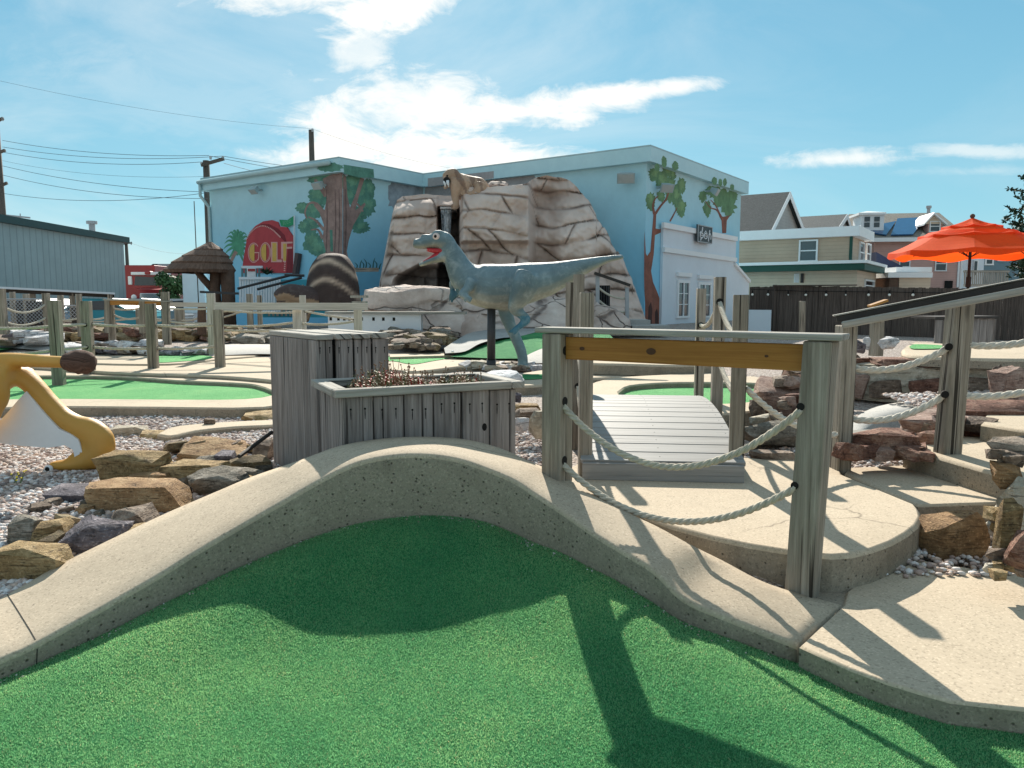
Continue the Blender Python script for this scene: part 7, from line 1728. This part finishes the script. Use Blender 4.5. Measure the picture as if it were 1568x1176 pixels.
# fire-red truck
def xf(px, py, Y): return P(px, py, Y)
tk = thing('truck', 'red heavy truck with white roofed cab parked beside the metal building', 'truck', P(225, 472, 50))
def tb(x0, y0, x1, y1, Y, dp, mat, name, par=None, bev=.03):
    a, b = P(x0, y1, Y), P(x1, y1, Y); bm = nb(); abox(bm, (a.x, Y, a.z), (b.x, Y+dp, P(x0, y0, Y).z), bev=bev); return obj(name, bm, M[mat], par or tk)
tb(178, 406, 239, 462, 52.5, 7, 'redpaint', 'cargo_body')
cb = nb(); Yc = 50.5
pr = [P(x, y, Yc) for x, y in ((200, 441), (200, 424), (204, 416), (240, 418), (246, 424), (247, 441))]; prism(cb, pr, V((0, 1.7, 0))); cab = obj('cab', cb, M['redpaint'], tk)
bm = nb(); prism(bm, [P(x, y, Yc-.03) for x, y in ((205.5, 437), (207, 423), (241, 425), (243, 437))], V((0, .06, 0))); obj('windshield', bm, M['glass'], cab)
tb(200, 416.5, 245, 421, Yc-.25, 1.6, 'trim', 'sun_visor'); tb(221, 415, 230, 420.5, Yc-.3, .5, 'redpaint', 'roof_light', bev=.05)
bm = nb(); prism(bm, [V((P(197, 0, Yc).x, Yc, P(0, 459, Yc).z)), V((P(250, 0, Yc).x, Yc, P(0, 459, Yc).z)), V((P(250, 0, Yc).x, Yc, P(0, 441, Yc).z)), V((P(197, 0, Yc).x, Yc, P(0, 440, Yc).z))], V((.5, -1.9, -.15))); obj('hood', bm, M['redpaint'], tk)
tb(214, 449, 252, 459, 48.5, .1, 'chrome', 'grille'); tb(199, 461, 264, 468, 48.3, .4, 'chrome', 'bumper')
for x in (205, 258): bm = nb(); sphere(bm, P(x, 455, 48.5), (.17, .12, .17), 2); obj('headlight', bm, M['wpaint'], tk)
for x in (203, 258): 
    bm = nb(); c = P(x, 470, 49.5); tube(bm, [c-V((.16, 0, 0)), c+V((.16, 0, 0))], .48, 16); obj('wheel', bm, M['tyre'], tk)
tb(247, 430, 258, 444, 51.5, .6, 'trim', 'side_box'); tb(196, 423, 202, 436, 50.4, .2, 'trim', 'mirror')
# cars: one model, copied
def car(label, px, Y, mat, group='cars parked behind the left fences'):
    c = P(px, 470, Y); t = thing('parked_car', label, 'car', (c.x, c.y, -.09), group); o = V((c.x, c.y, -.09))
    side = [(-2.2, .35), (-2.2, .72), (-1.9, .86), (-1.05, .93), (-.45, 1.36), (.75, 1.40), (1.5, .98), (2.1, .90), (2.25, .65), (2.2, .35)]
    bm = nb(); prism(bm, [o+V((x, -.85, z)) for x, z in side], V((0, 1.7, 0))); bmesh.ops.bevel(bm, geom=[e for e in bm.edges if len(e.link_faces) == 2 and e.calc_face_angle(0) > .15], offset=.06, segments=2, affect='EDGES'); obj('body', bm, mat, t)
    bm = nb(); prism(bm, [o+V((x, -.87, z)) for x, z in ((-.95, .95), (-.42, 1.29), (.70, 1.33), (1.30, .98))], V((0, 1.74, 0))); obj('side_window', bm, M['glass'], t)
    bm = nb(); prism(bm, [o+V((x, -.70, z)) for x, z in ((-1.08, .95), (-.50, 1.33), (-.42, 1.33), (-1.0, .95))], V((0, 1.4, 0))); obj('windshield', bm, M['glass'], t)
    for x in (-1.4, 1.4):
        for y in (-.80, .66):
            bm = nb(); tube(bm, [o+V((x, y, .32)), o+V((x, y+.16, .32))], .32, 18); w_ = obj('wheel', bm, M['tyre'], t); bm = nb(); tube(bm, [o+V((x, y-.005, .32)), o+V((x, y+.165, .32))], .19, 12); obj('rim', bm, M['chrome'], w_)
    for y in (-.6, .6): bm = nb(); sphere(bm, o+V((-2.18, y, .68)), (.06, .16, .08), 2); obj('headlight', bm, M['wpaint'], t)
    return t
cw = car('white car parked right of the red truck', 272, 36, paint('car_white', (.62, .66, .70), .3, .05, 2, .0, .5))
for lab, px, Y, col in (('pale blue car behind the chain link panels', 30, 30, (.30, .38, .45)), ('dark blue car left of the red truck, seen under the white topped screen', 66, 34, (.03, .05, .10)), ('teal pickup sized car behind the fence beside the red truck', 155, 31, (.03, .30, .36)), ('silver grey car in front of the red truck', 205, 33, (.34, .37, .40))):
    p = P(px, 470, Y); o = WLOC[cw]; c = dup(cw, V((p.x, p.y, -.09))-o, lab)
    for ch in c.children:
        if ch.name.startswith('body'): ch.data = ch.data.copy(); ch.data.materials[0] = paint('car_paint', col, .3, .05, 2, .0, .5)
# shrub, houses, white container behind
sh_b = P(262, 470, 38); 
def bush(label, base, h, rr, seed, mat='leaf', leaf=.16, n_=1500, name='shrub'):
    t = thing(name, label, 'shrub', base); r = random.Random(seed); b = V(base); bm = nb(); bt = nb(); cl = [(V((r.uniform(-1, 1)*rr*.6, r.uniform(-1, 1)*rr*.6, h*r.uniform(.25, .85))), rr*r.uniform(.28, .5)) for _ in range(16)]
    for c, q in cl: tube(bt, [b, b+c*.5+V((0, 0, .05)), b+c], [.05, .03, .01], 5)
    for i in range(n_):
        c, q = r.choice(cl); d = V((r.gauss(0, 1), r.gauss(0, 1), r.gauss(0, 1))).normalized(); p = b+c+d*q*r.uniform(.55, 1.05); p.z = max(p.z, b.z+.05); u = V((r.gauss(0, 1), r.gauss(0, 1), r.gauss(0, 1))).normalized()*leaf; s = u.cross(d).normalized()*leaf*.4
        face(bm, [p-u*.5, p+s, p+u*.5, p-s])
    obj('trunk', bt, M['trunkpost'], t); obj('crown', bm, M[mat], t, recalc=False)
bush('rounded green shrub beside the white container', (sh_b.x, 38, .5), 2.2, .85, 3, n_=2200)
wc = thing('storage_container', 'plain white storage container behind the thatched hut', 'container', P(300, 480, 31)); 
tb(281, 405, 316, 480, 31, 4, 'wpaint', 'body', wc); tb(317, 412, 345, 480, 31.3, 3, 'bluewhite', 'door_panel', wc)
lh = thing('low_house', 'distant low house with pale grey roof left of the shrub', 'house', P(245, 440, 70)); bm = nb(); prism(bm, [P(x, y, 70) for x, y in ((212, 420), (236, 404), (262, 404), (300, 404), (300, 420))], V((0, 8, 0))); obj('roof', bm, M['greymetal'], lh); tb(216, 420, 300, 455, 70.5, 7, 'cream_s', 'wall', lh); bm = nb(); prism(bm, [P(x, y, 69.8) for x, y in ((212, 420), (234, 404), (240, 404), (219, 420))], V((0, .2, 0))); obj('eave', bm, M['shingle'], lh)
# thatched hut
YT = 22.5; hb = P(308, 480, YT)
ht = thing('thatched_hut', 'small round hut with three tier brown thatch roof on tree trunk posts', 'hut', (hb.x, YT, .45))
ap = P(322, 371, YT); 
tiers = [(371, 322, 3, 388, 310, 36), (386, 311, 33, 399, 308, 48.5), (397, 308, 46, 413.5, 306, 51.5)]
tiers = [(370.5, 322, 2, 382, 319.5, 21), (378.5, 320, 14, 392, 315, 34), (388, 316, 27, 402, 310, 44.5), (398, 311, 38, 413.5, 306, 52)]
for y0, c0, r0, y1, c1, r1 in tiers:
    bm = nb(); n_ = 40; rows = []
    for t in (0, .33, .66, 1, 1.0):
        y, c, q = lerp(y0, y1, t), lerp(c0, c1, t), lerp(r0, r1, t); k = YT/F; o = P(c, y, YT); drop = .09 if len(rows) == 4 else 0
        rows.append([bm.verts.new((o.x+q*k*math.cos(2*math.pi*i/n_)*(1-(.06 if drop else 0)), YT+q*k*.95*math.sin(2*math.pi*i/n_)*(1-(.06 if drop else 0)), o.z-drop+.02*noise.noise(V((i*1.7, t*9, y1))))) for i in range(n_)])
    L = bm.loops.layers.uv.active
    for j, (A_, B_) in enumerate(zip(rows, rows[1:])):
        for i in range(n_):
            f = bm.faces.new((A_[i], A_[(i+1) % n_], B_[(i+1) % n_], B_[i]))
            for l, uv in zip(f.loops, ((j*.3, i*.12), (j*.3, (i+1)*.12), (j*.3+.3, (i+1)*.12), (j*.3+.3, i*.12))): l[L].uv = uv
    obj('roof_tier', bm, M['thatch'], ht)
for pts in (([(333, 505, .22), (330, 470, .18), (329, 440, .15), (331, 412, .17)]), ([(350, 505, .23), (350, 460, .19), (348, 412, .20)])):
    bm = nb(); tube(bm, [P(x, y, YT-.1) for x, y, _ in pts], [r_ for *_, r_ in pts], 12); obj('post', bm, M['trunkpost'], ht, True)
bm = nb(); tube(bm, [P(299, 412, YT-.3), P(312, 428, YT-.2), P(328, 446, YT-.1)], [.09, .1, .1], 10); obj('brace', bm, M['trunkpost'], ht, True)
bm = nb(); beam(bm, P(307, 447, 20.5), P(365, 449.5, 20.5), .1, .06); tag(obj('handrail', bm, M['black']), 'black rail bar in front of the thatched hut', 'handrail')
# white picket ramp by the sign
pf_ = thing('picket_fence', 'white picket fence with black handrails and a small notice under the red sign', 'fence', P(400, 480, 23))
r = random.Random(2)
def pickets(x0, x1, step, yt, yb, Y, mat, name):
    bm = nb(); x = x0
    while x < x1: beam(bm, P(x, yb, Y), P(x, yt(x) if callable(yt) else yt, Y), .055, .03, up=(0, 1, 0)); x += step
    obj(name, bm, M[mat], pf_)
pickets(371, 402, 5.2, 409, 455, 22.5, 'bluewhite', 'upper_pickets'); pickets(368, 430, 4.0, lambda x: 426-(x-370)*.02, 478, 21.5, 'bluewhite', 'lower_pickets')
for a, b, Y in (((366, 426), (416, 426), 21.45), ((370, 409), (402, 409), 22.45)): bm = nb(); beam(bm, P(*a, Y), P(*b, Y), .05, .07); obj('rail', bm, M['bluewhite'], pf_)
for a, b in (((364, 442), (446, 421)), ((394, 443), (462, 425)), ((436, 421), (466, 422))): bm = nb(); tube(bm, [P(*a, 20.8), P(*b, 20.8)], .035, 8); obj('handrail', bm, M['black'], pf_)
tb(398, 428, 520, 486, 22.2, .3, 'shade' if 'shade' in M else 'teal', 'ramp_wall', pf_, 0); pf_.children[-1].data.materials[0] = paint('ramp_teal', (.13, .24, .26), .7, .15)
pickets(412, 470, 6.5, 436, 484, 22.0, 'cap', 'ramp_balusters')
nt = tb(378.5, 410.5, 391.5, 426, 22.3, .03, 'wpaint', 'notice', pf_, 0); nt2 = tb(379.5, 411.5, 390.5, 415.5, 22.28, .015, 'redpaint', 'notice_heading', pf_, 0)
bm = nb()
for k in range(7):
    a = -.1+math.pi*k/6
c = P(409, 421, 22); pl_ = thing('palm_bush', 'small dark spiky bush in front of the red sign', 'plant', c); r = random.Random(6)
for k in range(70):
    a = r.uniform(0, 6.28); l = r.uniform(.2, .42); e = c+V((math.cos(a)*l, math.sin(a)*l*.6, abs(r.gauss(.05, .12)))); sd = V((-math.sin(a), math.cos(a), 0))*.02; m = c.lerp(e, .5)+V((0, 0, .07)); face(bm, [c, m+sd, e, m-sd])
obj('foliage', bm, M['leaf2'], pl_, recalc=False)
bm = nb(); beam(bm, P(530, 413.5, 21), P(578, 413, 22.5), .08, .11); tag(obj('top_rail', bm, M['cap']), 'single pale rail between the striped statue and the rock mountain', 'rail')
for lab, px, yt, yb, Y in (('dark brown stump just left of the pale rail fence', 309, 466, 512, 16.6),): bm = nb(); tube(bm, [P(px, yb, Y), P(px, yt, Y)], [.1, .085], 10); tag(obj('stump', bm, M['trunkpost']), lab, 'stump')
# ------------------------------------------------------------------ poles and wires
def upole(label, px, ytop, Y, r_, arms=(), ins=()):
    t = thing('utility_pole', label, 'utility pole', (P(px, 460, Y).x, Y, .4)); b = P(px, (ytop+460)/2, Y); bm = nb(); tube(bm, [V((b.x, Y, .4)), V((b.x, Y, P(px, ytop, Y).z))], [r_*1.15, r_*.85], 10); obj('shaft', bm, M['pole'], t, True)
    for (x0, y0, x1, y1) in arms: bm = nb(); beam(bm, P(x0, y0, Y-.2), P(x1, y1, Y-.2), .1, .13); obj('crossarm', bm, M['pole'], t)
    for x, y in ins: bm = nb(); tube(bm, [P(x, y+5, Y-.2), P(x, y, Y-.2)], [.05, .06], 8); obj('insulator', bm, M['greymetal'], t)
    return t
upole('tall utility pole with side brackets at the left edge', 3, 181, 40, .17, [(-6, 186, 5, 181), (0, 233, 8, 230), (2, 284, 11, 280)], [(4, 180)])
upole('utility pole with one tilted crossarm at the left end of the blue building', 320, 246, 34, .16, [(308, 253, 343, 243)], [(309, 248), (322.5, 239), (341.5, 239)])
upole('bare pole top rising above the roof of the blue building', 480, 199, 44, .17, [], [(478.5, 197)])
upole('small distant pole with a short crossarm right of the metal building', 195.5, 370, 75, .17, [(186, 373, 202, 372)], [(190, 370), (201, 370)])
upole('thin whip aerial above the thatched hut', 300.5, 308, 30, .02)
wl_ = [((4, 215, 40), (320, 238, 34), .25, 'top wire from the left pole to the crossarm pole'), ((4, 225, 40), (341, 239, 34), .3, 'second wire from the left pole to the crossarm pole'), ((4, 233, 40), (309, 248, 34), .3, 'third wire from the left pole to the crossarm pole'), ((4, 254, 40), (318, 294, 33), .25, 'thick wire from the left pole to the corner of the blue building'), ((4, 268, 40), (318, 304, 33), .3, 'thin low wire from the left pole to the blue building'), ((4, 296, 40), (318, 295, 33), .35, 'lowest slack wire from the left pole to the blue building'),
       ((341, 239, 34), (640, 270, 46), .2, 'upper wire leaving the crossarm pole behind the roof'), ((322, 239, 34), (600, 275, 46), .2, 'lower wire leaving the crossarm pole behind the roof'), ((343, 250, 34), (520, 280, 44), .2, 'wire leaving the crossarm pole end behind the roof'), ((-80, 105, 36), (479, 197, 44), .4, 'faint wire high in the sky to the bare pole'), ((480, 198, 44), (720, 262, 60), .3, 'faint wire running down from the bare pole'), ((197, 371, 75), (300, 388, 90), .4, 'distant wire from the small far pole'), ((4, 246, 40), (318, 270, 33), .3, 'faint middle wire from the left pole')]
for a, b, s, lab in wl_:
    bm = nb(); tube(bm, sag(P(*a), P(*b), s, 16), .011 if 'faint' not in lab else .006, 5); tag(obj('wire', bm, M['wire']), lab, 'wire')
SKYSTR, SUNSTR, EXPO = .10, 5.0, .74
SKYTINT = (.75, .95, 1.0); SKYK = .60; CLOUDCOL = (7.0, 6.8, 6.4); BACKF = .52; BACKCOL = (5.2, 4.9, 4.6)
# ------------------------------------------------------------------ sky, sun, camera
SUN_EL, SUN_AZ = rad(33.2), rad(-5.0)      # azimuth measured from +Y towards +X
w = bpy.data.worlds.new('World'); scene.world = w; w.use_nodes = True
t = w.node_tree; n = N(t); bg = t.nodes['Background']
sky = t.nodes.new('ShaderNodeTexSky'); sky.sky_type = 'NISHITA'; sky.sun_disc = False
sky.sun_elevation = SUN_EL; sky.sun_rotation = SUN_AZ; sky.air_density = 1.0; sky.dust_density = .6; sky.ozone_density = 2.2; sky.altitude = 0
geo = t.nodes.new('ShaderNodeTexCoord'); sep = n('ShaderNodeSeparateXYZ', {0: geo.outputs['Generated']})
yy = n.math('MAXIMUM', sep.outputs[1], .05)
u = n.math('DIVIDE', sep.outputs[0], yy); v = n.math('DIVIDE', sep.outputs[2], yy)
uv = n('ShaderNodeCombineXYZ', {0: u, 1: v, 2: 0.0}).outputs[0]
wisp = n.noise(n.mapv(uv, (5, 13, 1), rot=(0, 0, -.16)), 1.0, 9, .62, .9)
fine = n.noise(n.mapv(uv, (16, 30, 1), rot=(0, 0, -.2)), 1.0, 7, .68, .6)
nz = n.math('ADD', n.math('MULTIPLY', n.math('SUBTRACT', wisp, .5), 1.9), n.math('MULTIPLY', n.math('SUBTRACT', fine, .5), 1.5))
def uvof(px, py):
    d = ray(px, py); return d.x/d.y, d.z/d.y
# (px, py, half width px, half height px, tilt deg, strength)
CL = [(800, 165, 190, 42, 2, 1.0), (985, 140, 150, 17, 8, .85), (880, 178, 70, 22, 0, .75), (640, 150, 230, 70, 0, .62), (585, 8, 130, 55, 10, 1.3), (500, -10, 200, 40, 5, .8), (560, 70, 110, 60, 50, .6), (640, 228, 240, 46, -3, 1.1), (760, 245, 200, 36, 0, 1.0), (600, 180, 180, 75, 10, .7), (520, 240, 120, 40, 0, .7), (1290, 243, 135, 20, 2, .75), (1500, 232, 150, 15, -1, .5), (300, 140, 330, 90, -8, .15), (120, 60, 260, 90, 0, .07), (380, -60, 260, 70, 10, .5), (470, 245, 120, 40, 0, .35), (1500, 262, 130, 14, 0, .25)]
acc = None
for px, py, a, b, tl, st in CL:
    u0, v0 = uvof(px, py); u1, _ = uvof(px+a, py); _, v1 = uvof(px, py-b)
    A, B = abs(u1-u0), abs(v1-v0); c, s = math.cos(rad(tl)), math.sin(rad(tl))
    du, dv = n.math('SUBTRACT', u, u0), n.math('SUBTRACT', v, v0)
    p = n.math('DIVIDE', n.math('ADD', n.math('MULTIPLY', du, c), n.math('MULTIPLY', dv, s)), A)
    q = n.math('DIVIDE', n.math('SUBTRACT', n.math('MULTIPLY', dv, c), n.math('MULTIPLY', du, s)), B)
    r2 = n.math('ADD', n.math('MULTIPLY', p, p), n.math('MULTIPLY', q, q))
    m = n.math('SUBTRACT', 1.0, n.math('SUBTRACT', n.math('POWER', r2, .6), nz), clamp=True)
    m = n.math('MULTIPLY', n.ramp(m, [(0, 0), (1.0, 1)], 'EASE'), st)
    acc = m if acc is None else n.math('SUBTRACT', 1.0, n.math('MULTIPLY', n.math('SUBTRACT', 1.0, m), n.math('SUBTRACT', 1.0, acc, clamp=True)))
veil = n.math('MULTIPLY', n.ramp(n.noise(n.mapv(uv, (1.6, 4.5, 1), rot=(0, 0, -.2)), 1.0, 8, .62, .8), [(.42, 0), (.75, 1)]), n.ramp(u, [(-.5, .42), (.45, .10)]))
acc = n.math('MAXIMUM', acc, veil)
front = n.math('MULTIPLY', n.math('MINIMUM', acc, .96), n.ramp(sep.outputs[1], [(.1, 0), (.3, 1)]))
tint = n.mix(1.0, sky.outputs[0], SKYTINT, 'MULTIPLY')
el = n.math('MAXIMUM', sep.outputs[2], 0.0)
clear = n.ramp(el, [(0.0, (.40, .69, .76)), (.10, (.27, .60, .73)), (.30, (.185, .485, .66)), (.55, (.135, .40, .58))])
clear = n.mix(1.0, clear, (10*SKYK,)*3, 'MULTIPLY')
flat = n.mix(.86, tint, clear)
# unseen bright cloud added behind and overhead to fill the shade
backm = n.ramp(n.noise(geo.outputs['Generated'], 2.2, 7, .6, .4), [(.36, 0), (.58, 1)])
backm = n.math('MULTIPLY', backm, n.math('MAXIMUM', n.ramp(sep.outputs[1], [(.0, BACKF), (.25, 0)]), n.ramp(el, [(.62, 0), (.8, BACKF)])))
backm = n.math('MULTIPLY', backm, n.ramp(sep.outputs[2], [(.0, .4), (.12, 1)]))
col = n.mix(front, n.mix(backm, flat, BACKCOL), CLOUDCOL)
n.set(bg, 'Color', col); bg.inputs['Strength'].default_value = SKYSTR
sl = bpy.data.lights.new('sun', 'SUN'); sl.energy = SUNSTR; sl.angle = rad(.5); sl.color = (1, .93, .82)
so = bpy.data.objects.new('sun', sl); COL.objects.link(so)
sd = V((math.sin(SUN_AZ)*math.cos(SUN_EL), math.cos(SUN_AZ)*math.cos(SUN_EL), math.sin(SUN_EL)))
so.rotation_euler = (-sd).to_track_quat('-Z', 'Y').to_euler(); so.location = sd*60
cam = bpy.data.cameras.new('camera'); co = bpy.data.objects.new('camera', cam); COL.objects.link(co)
cam.sensor_fit = 'HORIZONTAL'; cam.sensor_width = 36; cam.lens = 36*F/1568; cam.clip_start = .05; cam.clip_end = 3000
co.location = (0, 0, CZ); co.rotation_euler = (math.pi/2-PITCH, 0, 0); scene.camera = co
vsn = scene.view_settings; vsn.view_transform = 'Standard'; vsn.look = 'None'; vsn.exposure = EXPO; vsn.gamma = 1
scene.render.engine = 'CYCLES'; scene.cycles.max_bounces = 6; scene.cycles.use_denoising = True
